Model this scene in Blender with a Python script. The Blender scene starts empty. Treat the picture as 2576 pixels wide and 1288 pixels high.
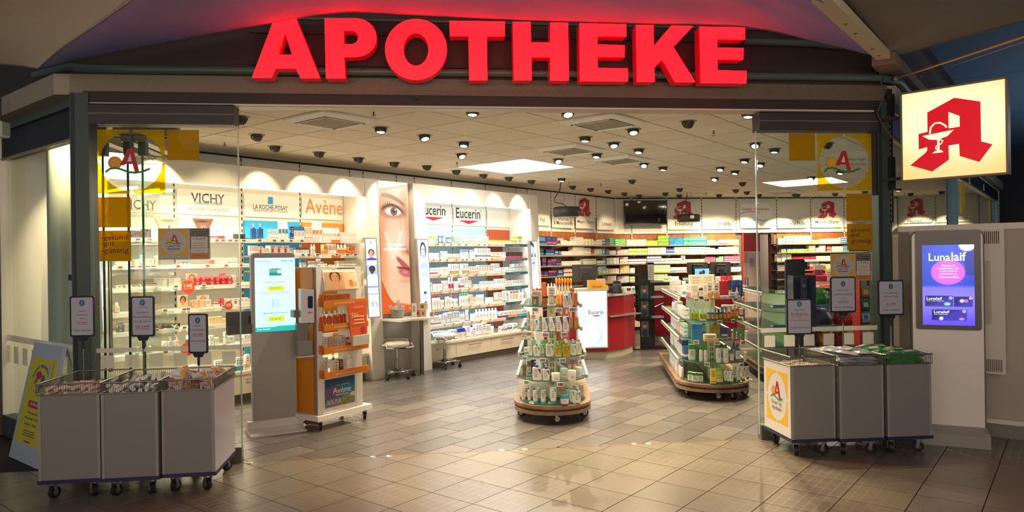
import bpy, math, random
import numpy as np
from mathutils import Vector, Matrix
random.seed(7)
sc = bpy.context.scene
C = sc.collection
R = math.radians
# ---------------------------------------------------------------- camera, world, exposure
FPX, CAMZ, ROLL = 1785.0, 1.67, 0.014
cam = bpy.data.cameras.new('camera'); co = bpy.data.objects.new('camera', cam); C.objects.link(co)
cam.sensor_width = 36; cam.lens = 36 * FPX / 2576; cam.shift_y = 5.5 / 2576; cam.clip_end = 200
c_, s_ = math.cos(ROLL), math.sin(ROLL)
co.matrix_world = Matrix(((c_, s_, 0, 0), (0, 0, -1, 0), (-s_, c_, 0, CAMZ), (0, 0, 0, 1)))
sc.camera = co
wd = bpy.data.worlds.new('world'); sc.world = wd; wd.use_nodes = True
wd.node_tree.nodes['Background'].inputs[0].default_value = (.62, .66, .80, 1)
wd.node_tree.nodes['Background'].inputs[1].default_value = .16
sc.view_settings.view_transform = 'Standard'; sc.view_settings.look = 'None'
sc.view_settings.gamma = 1; sc.view_settings.use_curve_mapping = False
sc.view_settings.exposure = 0.22
sc.cycles.max_bounces = 7; sc.cycles.diffuse_bounces = 3; sc.cycles.glossy_bounces = 3
sc.cycles.transparent_max_bounces = 24; sc.cycles.sample_clamp_indirect = 4
def light(name, kind, loc, energy, col=(1, .82, .6), size=.1, rot=(0, 0, 0), sy=None, spot=None, parent=None, blend=.6):
    l = bpy.data.lights.new(name, kind); l.energy = energy; l.color = col
    if kind == 'AREA':
        l.shape = 'RECTANGLE' if sy else 'SQUARE'; l.size = size
        if sy: l.size_y = sy
    else: l.shadow_soft_size = size
    if spot: l.spot_size = spot; l.spot_blend = blend
    o = bpy.data.objects.new(name, l); C.objects.link(o); o.location = loc; o.rotation_euler = rot
    if parent: o.parent = parent
    return o
# ---------------------------------------------------------------- frames: the plan of the place
TH = R(51.45)
U = np.array([math.cos(TH), math.sin(TH)]); V = np.array([-math.sin(TH), math.cos(TH)])
def ray(px, py):
    X = px - 1288.; Y = py - 644.
    return (X - ROLL * Y) / FPX, -(Y + ROLL * X - 5.5) / FPX
def G(px, py, z=0.):                       # pixel -> point on the level plane z
    a, b = ray(px, py); d = (z - CAMZ) / b
    return np.array([a * d, d])
def AB(a, b): return a * U + b * V
def toab(p): return float(U @ p), float(V @ p)
class Fr:                                  # local frame: x to the viewer's right, y into the wall, z up
    def __init__(s, o, ang):
        s.o = np.array(o, float)[:2]; s.ang = R(ang)
        s.x = np.array([math.cos(s.ang), math.sin(s.ang)]); s.y = np.array([-s.x[1], s.x[0]])
    def w(s, x, y, z=0.):
        p = s.o + x * s.x + y * s.y; return Vector((p[0], p[1], z))
    def p(s, px, py, y=0.):                # pixel -> (x, z) on the vertical plane at local y
        a, b = ray(px, py); o = s.o + y * s.y; r = np.array([a, 1.])
        t = (s.y @ o) / (s.y @ r); q = t * r
        return float(s.x @ (q - s.o)), CAMZ + b * t
    def g(s, px, py, z=0.):                # pixel -> local (x, y) on level plane
        q = G(px, py, z) - s.o; return float(s.x @ q), float(s.y @ q)
    def dep(s, px, y=0.):                  # depth along the view axis at that pixel column
        a, b = ray(px, 650); o = s.o + y * s.y
        return float((s.y @ o) / (s.y @ np.array([a, 1.])))
# ---------------------------------------------------------------- materials
def lin(h):
    if isinstance(h, str):
        h = h.lstrip('#'); c = [int(h[i:i + 2], 16) / 255 for i in (0, 2, 4)]
    else: c = list(h)
    return tuple(x / 12.92 if x <= .04045 else ((x + .055) / 1.055) ** 2.4 for x in c)
_m = {}
def M(h, rough=.5, metal=0., emit=0., name=None, alpha=None, trans=0., grain=0., bump=0., scale=60, coat=0., spec=.5):
    k = (h, rough, metal, emit, alpha, trans, grain, bump, scale, coat, spec)
    if k in _m: return _m[k]
    m = bpy.data.materials.new(name or 'mat_' + str(h)); m.use_nodes = True
    nt = m.node_tree; b = nt.nodes['Principled BSDF']; c = (*lin(h), 1)
    b.inputs['Base Color'].default_value = c; b.inputs['Roughness'].default_value = rough
    b.inputs['Metallic'].default_value = metal; b.inputs['Coat Weight'].default_value = coat
    b.inputs['Specular IOR Level'].default_value = spec
    if emit:
        b.inputs['Emission Color'].default_value = c; b.inputs['Emission Strength'].default_value = emit
    if trans: b.inputs['Transmission Weight'].default_value = trans
    if grain or bump:
        tc = nt.nodes.new('ShaderNodeTexCoord'); n = nt.nodes.new('ShaderNodeTexNoise'); n.inputs['Scale'].default_value = scale
        n.inputs['Detail'].default_value = 4
        nt.links.new(tc.outputs['Object'], n.inputs['Vector'])
        if grain:
            r = nt.nodes.new('ShaderNodeMapRange'); r.inputs['To Min'].default_value = 1 - grain; r.inputs['To Max'].default_value = 1 + grain
            mx = nt.nodes.new('ShaderNodeVectorMath'); mx.operation = 'SCALE'; mx.inputs[0].default_value = c[:3]
            nt.links.new(n.outputs['Fac'], r.inputs['Value']); nt.links.new(r.outputs[0], mx.inputs['Scale'])
            nt.links.new(mx.outputs[0], b.inputs['Base Color'])
        if bump:
            bp = nt.nodes.new('ShaderNodeBump'); bp.inputs['Strength'].default_value = bump; bp.inputs['Distance'].default_value = .004
            nt.links.new(n.outputs['Fac'], bp.inputs['Height']); nt.links.new(bp.outputs[0], b.inputs['Normal'])
    _m[k] = m; return m
def thru(name, tint, share, glossy=.06, rough=.0, body=None, fres=True):
    """see-through sheet: share of light passed, rest a diffuse body (frost) or a mirror sheen (glass)"""
    if name in _m: return _m[name]
    m = bpy.data.materials.new(name); m.use_nodes = True; nt = m.node_tree; nt.nodes.clear()
    out = nt.nodes.new('ShaderNodeOutputMaterial'); t = nt.nodes.new('ShaderNodeBsdfTransparent'); t.inputs[0].default_value = (*lin(tint), 1)
    cur = t.outputs[0]
    if body:
        d = nt.nodes.new('ShaderNodeBsdfDiffuse'); d.inputs[0].default_value = (*lin(body), 1)
        tl = nt.nodes.new('ShaderNodeBsdfTranslucent'); tl.inputs[0].default_value = (*lin(body), 1)
        m1 = nt.nodes.new('ShaderNodeMixShader'); m1.inputs[0].default_value = .5
        nt.links.new(d.outputs[0], m1.inputs[1]); nt.links.new(tl.outputs[0], m1.inputs[2])
        m2 = nt.nodes.new('ShaderNodeMixShader'); m2.inputs[0].default_value = 1 - share
        nt.links.new(cur, m2.inputs[1]); nt.links.new(m1.outputs[0], m2.inputs[2]); cur = m2.outputs[0]
    g = nt.nodes.new('ShaderNodeBsdfGlossy'); g.inputs['Roughness'].default_value = rough
    m3 = nt.nodes.new('ShaderNodeMixShader')
    if fres:
        f = nt.nodes.new('ShaderNodeLayerWeight'); f.inputs[0].default_value = .5; pw = nt.nodes.new('ShaderNodeMath'); pw.operation = 'POWER'; pw.inputs[1].default_value = 4.5
        rg = nt.nodes.new('ShaderNodeMapRange'); rg.inputs['To Min'].default_value = .018; rg.inputs['To Max'].default_value = .7
        nt.links.new(f.outputs['Facing'], pw.inputs[0]); nt.links.new(pw.outputs[0], rg.inputs['Value']); nt.links.new(rg.outputs[0], m3.inputs[0])
    else: m3.inputs[0].default_value = glossy
    nt.links.new(cur, m3.inputs[1]); nt.links.new(g.outputs[0], m3.inputs[2]); nt.links.new(m3.outputs[0], out.inputs[0])
    _m[name] = m; return m
GLASS = thru('clear_glass', 'f9fdfb', 1)
GLASSG = thru('green_shelf_glass', 'cfe6dc', 1)
ACRYL = thru('clear_plastic', 'f0f0f0', 1)
FROST = thru('frosted_film', 'ffffff', .35, body='e6e2d8')
YFILM = thru('yellow_film', 'e8bc00', .35, body='ccaa00')
def wood(name, c1, c2, sx=1, sz=.08, rough=.45):
    if name in _m: return _m[name]
    m = M(c1, rough, name=name, grain=.001); m = m.copy(); m.name = name; nt = m.node_tree; b = nt.nodes['Principled BSDF']
    tc = nt.nodes.new('ShaderNodeTexCoord'); mp = nt.nodes.new('ShaderNodeMapping'); mp.inputs['Scale'].default_value = (8 * sx, 8 * sx, 8 * sz)
    n = nt.nodes.new('ShaderNodeTexNoise'); n.inputs['Scale'].default_value = 3; n.inputs['Detail'].default_value = 6
    r = nt.nodes.new('ShaderNodeValToRGB'); r.color_ramp.elements[0].position = .35; r.color_ramp.elements[0].color = (*lin(c1), 1)
    r.color_ramp.elements[1].position = .65; r.color_ramp.elements[1].color = (*lin(c2), 1)
    nt.links.new(tc.outputs['Object'], mp.inputs[0]); nt.links.new(mp.outputs[0], n.inputs['Vector']); nt.links.new(n.outputs['Fac'], r.inputs[0])
    nt.links.new(r.outputs[0], b.inputs['Base Color']); _m[name] = m; return m
CHROME = M('c8c8c8', .18, 1.); STEEL = M('9a9a98', .35, 1.); BLACK = M('151515', .45); DARK = M('2b2a2a', .5); WHITE = M('f2efe8', .4)
RUBBER = M('1c1c1c', .6); GREYP = M('8d8c8a', .5)
def artmat(e):
    k = 'art%g' % e
    if k in _m: return _m[k]
    m = bpy.data.materials.new('printed_artwork' if not e else 'lit_artwork'); m.use_nodes = True; nt = m.node_tree; b = nt.nodes['Principled BSDF']
    a = nt.nodes.new('ShaderNodeAttribute'); a.attribute_name = 'Col'
    if e:
        b.inputs['Base Color'].default_value = (.02, .02, .02, 1)
        nt.links.new(a.outputs['Color'], b.inputs['Emission Color']); b.inputs['Emission Strength'].default_value = e
        b.inputs['Roughness'].default_value = .25
    else:
        nt.links.new(a.outputs['Color'], b.inputs['Base Color']); b.inputs['Roughness'].default_value = .35
    _m[k] = m; return m
# ---------------------------------------------------------------- mesh building
_txt = {}
def glyphs(s, bold):
    k = (s, bold)
    if k in _txt: return _txt[k]
    cu = bpy.data.curves.new('t', 'FONT'); cu.body = s; cu.resolution_u = 2; cu.offset = bold * .02; cu.fill_mode = 'FRONT'; cu.space_line = .9
    cu.align_x = 'CENTER'
    o = bpy.data.objects.new('t', cu); me = bpy.data.meshes.new_from_object(o)
    vs = np.array([v.co[:2] for v in me.vertices]) if len(me.vertices) else np.zeros((0, 2))
    fs = [tuple(p.vertices) for p in me.polygons]
    bpy.data.meshes.remove(me); bpy.data.objects.remove(o); bpy.data.curves.remove(cu)
    _txt[k] = (vs, fs); return _txt[k]
class MB:
    def __init__(s): s.v = []; s.f = []; s.mi = []; s.sm = []; s.mats = []; s.T = None
    def mat(s, m):
        if isinstance(m, str): m = M(m)
        if m not in s.mats: s.mats.append(m)
        return s.mats.index(m)
    def add(s, vs, fs, m, smooth=False):
        n = len(s.v); k = s.mat(m)
        if s.T is not None: vs = [tuple(s.T @ Vector(p)) for p in vs]
        s.v += [tuple(map(float, p)) for p in vs]; s.f += [tuple(i + n for i in f) for f in fs]
        s.mi += [k] * len(fs); s.sm += [smooth] * len(fs); return s
    def box(s, x0, x1, y0, y1, z0, z1, m, fm=None):
        vs = [(x0, y0, z0), (x1, y0, z0), (x1, y1, z0), (x0, y1, z0), (x0, y0, z1), (x1, y0, z1), (x1, y1, z1), (x0, y1, z1)]
        fs = [(0, 3, 2, 1), (4, 5, 6, 7), (0, 1, 5, 4), (2, 3, 7, 6), (1, 2, 6, 5), (3, 0, 4, 7)]
        return s.add(vs, fs, m)
    def quad(s, a, b, c, d, m): return s.add([a, b, c, d], [(0, 1, 2, 3)], m)
    def hexa(s, p, m):                     # 8 corners: bottom 4 ccw, top 4 ccw
        return s.add(p, [(0, 3, 2, 1), (4, 5, 6, 7), (0, 1, 5, 4), (2, 3, 7, 6), (1, 2, 6, 5), (3, 0, 4, 7)], m)
    def cyl(s, p, q, r, m, n=10, r2=None, caps=True):
        p = Vector(p); q = Vector(q); d = (q - p).normalized(); r2 = r if r2 is None else r2
        a = d.orthogonal().normalized(); b = d.cross(a); r = float(r); r2 = float(r2)
        A = [p + r * (a * math.cos(t) + b * math.sin(t)) for t in (2 * math.pi * i / n for i in range(n))]
        B = [q + r2 * (a * math.cos(t) + b * math.sin(t)) for t in (2 * math.pi * i / n for i in range(n))]
        s.add(A + B, [(i, (i + 1) % n, n + (i + 1) % n, n + i) for i in range(n)], m, True)
        if caps:
            s.add(A, [tuple(range(n))[::-1]], m); s.add(B, [tuple(range(n))], m)
        return s
    def tube(s, pts, r, m, n=8, closed=False):
        P = [Vector(p) for p in pts]; k = len(P); rings = []; prev = None; r = float(r)
        for i in range(k):
            if closed: t = (P[(i + 1) % k] - P[i - 1])
            else: t = P[min(i + 1, k - 1)] - P[max(i - 1, 0)]
            t.normalize()
            a = t.orthogonal().normalized() if prev is None else (prev - t * prev.dot(t)).normalized()
            prev = a; b = t.cross(a)
            rings += [P[i] + r * (a * math.cos(2 * math.pi * j / n) + b * math.sin(2 * math.pi * j / n)) for j in range(n)]
        fs = []
        for i in range(k if closed else k - 1):
            i2 = (i + 1) % k
            fs += [(i * n + j, i * n + (j + 1) % n, i2 * n + (j + 1) % n, i2 * n + j) for j in range(n)]
        s.add(rings, fs, m, True)
        if not closed:
            s.add(rings[:n], [tuple(range(n))[::-1]], m); s.add(rings[-n:], [tuple(range(n))], m)
        return s
    def lathe(s, prof, m, c=(0, 0, 0), n=14, sx=1, sy=1, a0=0, a1=360, smooth=True):
        full = (a1 - a0) >= 360; k = n if full else n + 1; vs = []
        for r, z in prof:
            for i in range(k):
                t = R(a0 + (a1 - a0) * i / n); vs.append((c[0] + r * sx * math.cos(t), c[1] + r * sy * math.sin(t), c[2] + z))
        fs = []
        for j in range(len(prof) - 1):
            for i in range(n if full else n):
                i2 = (i + 1) % k
                fs.append((j * k + i, j * k + i2, (j + 1) * k + i2, (j + 1) * k + i))
        s.add(vs, fs, m, smooth)
        if full:
            if prof[0][0] > 1e-6: s.add(vs[:k], [tuple(range(k))[::-1]], m)
            if prof[-1][0] > 1e-6: s.add(vs[-k:], [tuple(range(k))], m)
        return s
    def prism(s, poly, d0, d1, m, ax='y', side=None):   # poly in xz (ax y), xy (ax z) or yz (ax x)
        f = {'y': lambda p, d: (p[0], d, p[1]), 'z': lambda p, d: (p[0], p[1], d), 'x': lambda p, d: (d, p[0], p[1])}[ax]
        n = len(poly); A = [f(p, d0) for p in poly]; B = [f(p, d1) for p in poly]
        s.add(A, [tuple(range(n))], m); s.add(B, [tuple(range(n))[::-1]], m)
        s.add(A + B, [(i, n + i, n + (i + 1) % n, (i + 1) % n) for i in range(n)], side or m); return s
    def flat(s, poly, y, m):               # print lying on a face, in xz
        return s.add([(p[0], y, p[1]) for p in poly], [tuple(range(len(poly)))], m)
    def stroke(s, pts, w, y, m, closed=False):
        P = [np.array(p, float) for p in pts]; k = len(P); L = []; Rr = []
        for i in range(k):
            t = (P[(i + 1) % k] - P[i - 1]) if closed else (P[min(i + 1, k - 1)] - P[max(i - 1, 0)])
            t = t / (np.linalg.norm(t) + 1e-9); nn = np.array([-t[1], t[0]]) * w / 2
            L.append(P[i] + nn); Rr.append(P[i] - nn)
        vs = [(p[0], y, p[1]) for p in L + Rr]
        return s.add(vs, [(i, k + i, k + (i + 1) % k, (i + 1) % k) for i in range(k if closed else k - 1)], m)
    def text(s, t, x0, x1, z0, z1, y, m, bold=0, slant=0):
        vs, fs = glyphs(t, bold)
        if not len(vs): return s
        lo = vs.min(0); hi = vs.max(0); d = np.maximum(hi - lo, 1e-6)
        q = (vs - lo) / d; X = x0 + q[:, 0] * (x1 - x0) + slant * q[:, 1] * (z1 - z0); Z = z0 + q[:, 1] * (z1 - z0)
        return s.add([(a, y, b) for a, b in zip(X, Z)], fs, m)
    def lines(s, x0, x1, z0, z1, n, y, m, frac=.5, rag=.25, seed=0):   # rows of tiny illegible print as bars
        rr = random.Random(seed); st = (z1 - z0) / n
        for i in range(n):
            w = (x1 - x0) * (1 - rr.random() * rag); a = (x0 + x1 - w) / 2; z = z1 - (i + .5) * st
            s.flat([(a, z - st * frac / 2), (a + w, z - st * frac / 2), (a + w, z + st * frac / 2), (a, z + st * frac / 2)], y, m)
        return s
    def mesh(s, name):
        me = bpy.data.meshes.new(name); me.from_pydata(s.v, [], s.f)
        for m in s.mats: me.materials.append(m)
        me.polygons.foreach_set('material_index', s.mi); me.polygons.foreach_set('use_smooth', s.sm); me.update(); return me
def obj(name, data, parent=None, loc=(0, 0, 0), rot=0, label=None, cat=None, group=None, kind=None):
    if isinstance(data, MB): data = data.mesh(name)
    o = bpy.data.objects.new(name, data); C.objects.link(o)
    if parent is not None: o.parent = parent
    o.location = loc; o.rotation_euler = rot if isinstance(rot, tuple) else (0, 0, rot)
    if label: o['label'] = label
    if cat: o['category'] = cat
    if group: o['group'] = group
    if kind: o['kind'] = kind
    return o
def thing(name, label, cat, loc, rot=0, group=None): return obj(name, None, None, loc, rot, label, cat, group)
def ell(cx, cz, rx, rz, n=24, a0=0, a1=360):
    return [(cx + rx * math.cos(R(a0 + (a1 - a0) * i / n)), cz + rz * math.sin(R(a0 + (a1 - a0) * i / n))) for i in range(n if a1 - a0 >= 360 else n + 1)]
def rrect(x0, x1, z0, z1, r, n=5, corners=(1, 1, 1, 1)):       # ccw from bottom-left
    P = []
    for (cx, cz, a), on in zip(((x0 + r, z0 + r, 180), (x1 - r, z0 + r, 270), (x1 - r, z1 - r, 0), (x0 + r, z1 - r, 90)), corners):
        if on: P += [(cx + r * math.cos(R(a + 90 * i / n)), cz + r * math.sin(R(a + 90 * i / n))) for i in range(n + 1)]
        else: P.append(((x0, z0), (x1, z0), (x1, z1), (x0, z1))[[180, 270, 0, 90].index(a)])
    return P
def art(name, x0, x1, z0, z1, y, nx, nz, fn, parent, e=0., corners=None, label=None):
    """printed picture: a fine grid whose points carry the print's colours; corners may shear it"""
    a = (np.arange(nx + 1)) / nx; b = (np.arange(nz + 1)) / nz; uu, vv = np.meshgrid(a, b)
    col = np.clip(fn(uu, vv), 0, 1); col = np.where(col <= .04045, col / 12.92, ((col + .055) / 1.055) ** 2.4)
    if corners is None: corners = ((x0, y, z0), (x1, y, z0), (x1, y, z1), (x0, y, z1))
    c0, c1, c2, c3 = map(np.array, corners); u3, v3 = uu[..., None], vv[..., None]
    P = (1 - u3) * (1 - v3) * c0 + u3 * (1 - v3) * c1 + u3 * v3 * c2 + (1 - u3) * v3 * c3
    n = nx + 1; fs = [(j * n + i, j * n + i + 1, (j + 1) * n + i + 1, (j + 1) * n + i) for j in range(nz) for i in range(nx)]
    me = bpy.data.meshes.new(name); me.from_pydata(P.reshape(-1, 3).tolist(), [], fs)
    at = me.color_attributes.new('Col', 'FLOAT_COLOR', 'POINT')
    at.data.foreach_set('color', np.concatenate([col.reshape(-1, 3), np.ones((col.shape[0] * col.shape[1], 1))], 1).astype(np.float32).ravel())
    me.materials.append(artmat(e)); me.update()
    return obj(name, me, parent, label=label)
def hexc(h): return np.array([int(h[i:i + 2], 16) / 255 for i in (0, 2, 4)])
def sst(a, b, x): t = np.clip((x - a) / (b - a), 0, 1); return t * t * (3 - 2 * t)
def mixc(c, d, k): k = np.asarray(k)[..., None]; return c * (1 - k) + (hexc(d) if isinstance(d, str) else d) * k
def blob(u, v, cx, cy, rx, ry, s=.15, ang=0):
    ca, sa = math.cos(R(ang)), math.sin(R(ang)); X = ((u - cx) * ca + (v - cy) * sa) / rx; Y = (-(u - cx) * sa + (v - cy) * ca) / ry
    return 1 - sst(1 - s, 1 + s, np.sqrt(X * X + Y * Y))
# ---------------------------------------------------------------- area lights of the place and added fill
WARM = (1.0, .78, .51)
K_SPOT = 200; K_PANEL = 14; K_SHELF = 2.0
def room_lights():
    for n, cs in (('near', lights2), ('far', lights3)):
        for i, (ci, cj) in enumerate(cs):
            w = rot2((ca0 + (ci + .5) * TS, cb0 + (cj + .5) * TS)); light('panel_light', 'AREA', (w[0], w[1], ZC - .012), K_PANEL, (1, .93, .82), .56, (0, 0, TH))
    # the strip lights hidden behind the fascias of the wall shelving
    for x0, x1, c, k in ((2.8, 6.4, (1, .84, .6), 1.25), (7.7, 10.3, (.86, .95, 1), 1.5)):
        p = LWF.w((x0 + x1) / 2, -.40, 2.55); light('fascia_strip_light', 'AREA', p, (6 if x0 < 7 else 2.6) * k * (x1 - x0), c, x1 - x0, (R(-25), 0, TH), .05)
        for z in ((VZ if x0 < 7 else EZ)):
            p = LWF.w((x0 + x1) / 2, -.41, z - .035); light('shelf_strip_light', 'AREA', p, K_SHELF * (k if x0 < 7 else .5) * (x1 - x0), c, x1 - x0, (R(-20), 0, TH), .02)
    # mall lamps over the passage; the upward ones are added fill
    light('passage_lamp', 'AREA', (0, -1.5, 4.3), 30, (1, .86, .72), 9, (R(20), 0, 0), 2.5)
    light('canopy_fill_light', 'AREA', (0, -2.0, 2.2), 350, (1, .84, .68), 10, (R(140), 0, 0), 2.5)  # added fill light, brightens the fabric canopies from below
    light('passage_lamp', 'AREA', (*RF.w(6, -4)[:2], 3.6), 60, (.62, .8, 1), 1.2)
    light('arcade_fill_light', 'AREA', (*RF.w(5.5, -4)[:2], 1.2), 120, (.55, .72, 1), 2.5, (R(180), 0, 0))  # added blue fill out of view, lifts the arcade ceiling
    p = BW.w((dx0 + dx1) / 2 + .3, 1.3, 2.8); light('passage_room_lamp', 'AREA', p, 25, (1, .9, .75), .6)
# ---------------------------------------------------------------- plan
ZC = 3.022
FF = Fr(G(1260, 1133), 6.45)                    # entrance front
PL = FF.w(FF.p(212, 600)[0], 0); PR = FF.w(FF.p(2216, 600)[0], 0)
APL = toab(np.array(PL[:2])); APR = toab(np.array(PR[:2]))
LWF = Fr(8.3 * V, 51.45)                        # left wall, x = distance a along it
BWO = AB(14.25, 8.3); BW = Fr(BWO, 7.0)         # back wall
RWF = Fr(AB(19.3, 3.50), -38.55)                # short wall at the right end of the back wall
LF = Fr(PL[:2], -38.55)                         # left facade, x negative away from the post
RF = Fr(PR[:2], 51.45)                          # right facade
BWL = float(BW.x @ (AB(19.3, 3.50) - BWO))
# lights of the room (panel and strip light first; downlights carry their own spots)
def clip(poly, p, n):                           # keep the side where (q-p).n >= 0
    out = []
    for i in range(len(poly)):
        a, b = poly[i], poly[(i + 1) % len(poly)]; da = (a[0] - p[0]) * n[0] + (a[1] - p[1]) * n[1]; db = (b[0] - p[0]) * n[0] + (b[1] - p[1]) * n[1]
        if da >= 0: out.append(a)
        if da * db < 0:
            t = da / (da - db); out.append((a[0] + t * (b[0] - a[0]), a[1] + t * (b[1] - a[1])))
    return out
def area(p): return abs(sum(p[i][0] * p[(i + 1) % len(p)][1] - p[(i + 1) % len(p)][0] * p[i][1] for i in range(len(p)))) / 2 if len(p) > 2 else 0
def rot2(p): q = p[0] * U + p[1] * V; return (float(q[0]), float(q[1]))
ffo = toab(FF.o); ffn = toab(FF.y) ; bwo = toab(BW.o); bwn = toab(BW.y)
ROOM = [((2.35, 0), (1, 0)), ((19.3, 0), (-1, 0)), ((0, 1.38), (0, 1)), ((0, 8.3), (0, -1)), (bwo, (-bwn[0], -bwn[1]))]
INSIDE = ROOM + [(ffo, ffn)]; OUTSIDE = [(ffo, (-ffn[0], -ffn[1]))]
# ---------------------------------------------------------------- floor
def tilemat(name, c, lines):
    m = M(c, .3, name=name, grain=.12, bump=.04, scale=3.1, spec=.5); m = m.copy(); m.name = name; nt = m.node_tree; b = nt.nodes['Principled BSDF']
    g = nt.nodes.new('ShaderNodeNewGeometry')
    n = [x for x in nt.nodes if x.type == 'TEX_NOISE'][0]; nt.links.new(g.outputs['Position'], n.inputs['Vector'])
    n2 = nt.nodes.new('ShaderNodeTexNoise'); n2.inputs['Scale'].default_value = 2.2; n2.inputs['Detail'].default_value = 5
    nt.links.new(g.outputs['Position'], n2.inputs['Vector'])
    r = nt.nodes.new('ShaderNodeMapRange'); r.inputs['To Min'].default_value = .22; r.inputs['To Max'].default_value = .36
    nt.links.new(n2.outputs['Fac'], r.inputs['Value']); nt.links.new(r.outputs[0], b.inputs['Roughness'])
    if lines:                               # traces left on the slabs by old paving: worn pale joints
        mp = nt.nodes.new('ShaderNodeMapping'); mp.inputs['Rotation'].default_value = (0, 0, -TH); nt.links.new(g.outputs['Position'], mp.inputs[0])
        br = nt.nodes.new('ShaderNodeTexBrick'); br.offset = 0; br.inputs['Scale'].default_value = 1
        br.inputs['Brick Width'].default_value = .13; br.inputs['Row Height'].default_value = .065; br.inputs['Mortar Size'].default_value = .007
        br.inputs['Mortar Smooth'].default_value = .6
        nt.links.new(mp.outputs[0], br.inputs['Vector'])
        n3 = nt.nodes.new('ShaderNodeTexNoise'); n3.inputs['Scale'].default_value = .75; nt.links.new(g.outputs['Position'], n3.inputs['Vector'])
        r3 = nt.nodes.new('ShaderNodeMapRange'); r3.inputs['From Min'].default_value = .42; r3.inputs['From Max'].default_value = .62; r3.inputs['To Max'].default_value = .55
        mu = nt.nodes.new('ShaderNodeMath'); mu.operation = 'MULTIPLY'; nt.links.new(n3.outputs['Fac'], r3.inputs['Value'])
        nt.links.new(r3.outputs[0], mu.inputs[0]); nt.links.new(br.outputs['Fac'], mu.inputs[1])
        src = b.inputs['Base Color'].links[0].from_socket
        mx = nt.nodes.new('ShaderNodeMix'); mx.data_type = 'RGBA'; mx.inputs[7].default_value = (*lin('9c8f72'), 1)
        nt.links.new(mu.outputs[0], mx.inputs[0]); nt.links.new(src, mx.inputs[6]); nt.links.new(mx.outputs[2], b.inputs['Base Color'])
    return m
TIN = [tilemat('inner_tile_%d' % i, c, 0) for i, c in enumerate(('625e5a', '6b6661', '595551'))]
TOUT = [tilemat('outer_slab_%d' % i, c, 1) for i, c in enumerate(('6e675a', '756d5e'))]
fl = MB(); fl.box(-14, 22, -4, 26, -.2, -.008, M('2c2620', .9)); FLOOR = obj('floor', fl, kind='structure')
def lay(cons, a0, b0, sa, sb, bond, mats, name, gap, reach, cap):
    cells = []
    for j in range(int((-3 - b0) / sb), int((13 - b0) / sb)):
        off = 0 if not bond else (j * .37 % 1) * sa
        for i in range(int((-3 - a0) / sa), int((24 - a0) / sa)):
            x = a0 + i * sa + off; y = b0 + j * sb; g = gap / 2
            poly = [(x + g, y + g), (x + sa - g, y + g), (x + sa - g, y + sb - g), (x + g, y + sb - g)]
            q = poly
            for p, n in cons: q = clip(q, p, n)
            if area(q) < .002: continue
            cx = sum(p[0] for p in q) / len(q); cy = sum(p[1] for p in q) / len(q); W = rot2((cx, cy))
            if not reach(W): continue
            cells.append((math.hypot(*W), q, (cx, cy), abs(area(q) - area(poly)) < 1e-6, W))
    cells.sort(key=lambda c: c[0]); cache = {}; rest = MB()
    for k, (d, q, c, full, W) in enumerate(cells):
        mt = mats[(k * 7 + int(d * 13)) % len(mats)]
        if k < cap:
            if full and mt in cache: me = cache[mt]
            else:
                mb = MB(); mb.prism([(p[0] - c[0], p[1] - c[1]) for p in q], 0., -.01, mt, 'z'); me = mb.mesh(name)
                if full: cache[mt] = me
            obj(name, me, FLOOR, (W[0], W[1], 0), TH)
        else: rest.prism([rot2(p) for p in q], 0., -.01, mt, 'z')
    if len(cells) > cap: obj('farther_' + name + 's', rest, FLOOR, kind='stuff')
lay(INSIDE, 4.5, 4.7, .55, .274, 1, TIN, 'floor_tile', .007, lambda w: w[1] > 4 and abs(w[0]) < w[1] * .78 + .6, 290)
lay(OUTSIDE, 3.99, 3.634, .392, .392, 0, TOUT, 'paving_slab', .006, lambda w: w[1] > 3.4 and abs(w[0]) < 6.5, 300)
# ---------------------------------------------------------------- ceiling
cl = MB(); WC = M('d9d2c4', .85); BRN = M('5a4c3e', .8)
poly = [(2.2, 1.3), (19.5, 1.3), (19.5, 8.5), (2.2, 8.5)]
for p, n in ((ffo, ffn), (toab(BW.w(0, .15)[:2]), (-bwn[0], -bwn[1]))): poly = clip(poly, p, n)
poly = [rot2(p) for p in poly]
cl.prism(poly, ZC + .03, ZC + .2, M('9c8f7c', .9), 'z'); CEIL = obj('ceiling', cl, kind='structure')
ca0, cb0 = toab(G(1181.0, 301.7, ZC)); TS = .625
def cell(px, py): a, b = toab(G(px, py, ZC)); return math.floor((a - ca0) / TS), math.floor((b - cb0) / TS)
acs = [cell(830, 302), cell(1515, 303), cell(1435, 374), cell(1565, 399), cell(1975, 478)]
lp0 = cell(1310, 412); lights2 = [(lp0[0] + i, lp0[1] + j) for i in (0, 1) for j in (0, 1)]
i4, j4 = cell(1320, 405); lights2 = [(i4 + i, j4 + j) for i in (0, 1) for j in (0, 1)]
i5, j5 = cell(2060, 461); lights3 = [(i5 - i, j5 + j) for i in (0, 1) for j in (0, 1)]
skip = set(acs + lights2 + lights3); CT = [M('ece0ca', .85, grain=.03), M('e8dac2', .85, grain=.03)]
cells = []
for j in range(-12, 12):
    for i in range(-12, 26):
        if (i, j) in skip: continue
        x = ca0 + i * TS; y = cb0 + j * TS; g = .009
        P = [(x + g, y + g), (x + TS - g, y + g), (x + TS - g, y + TS - g), (x + g, y + TS - g)]; q = P
        for p, n in INSIDE: q = clip(q, p, n)
        if area(q) < .004: continue
        c = (sum(p[0] for p in q) / len(q), sum(p[1] for p in q) / len(q)); cells.append((math.hypot(*rot2(c)), q, c, abs(area(q) - area(P)) < 1e-6, i, j))
cells.sort(key=lambda c: c[0]); cc = {}; rest = MB()
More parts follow.
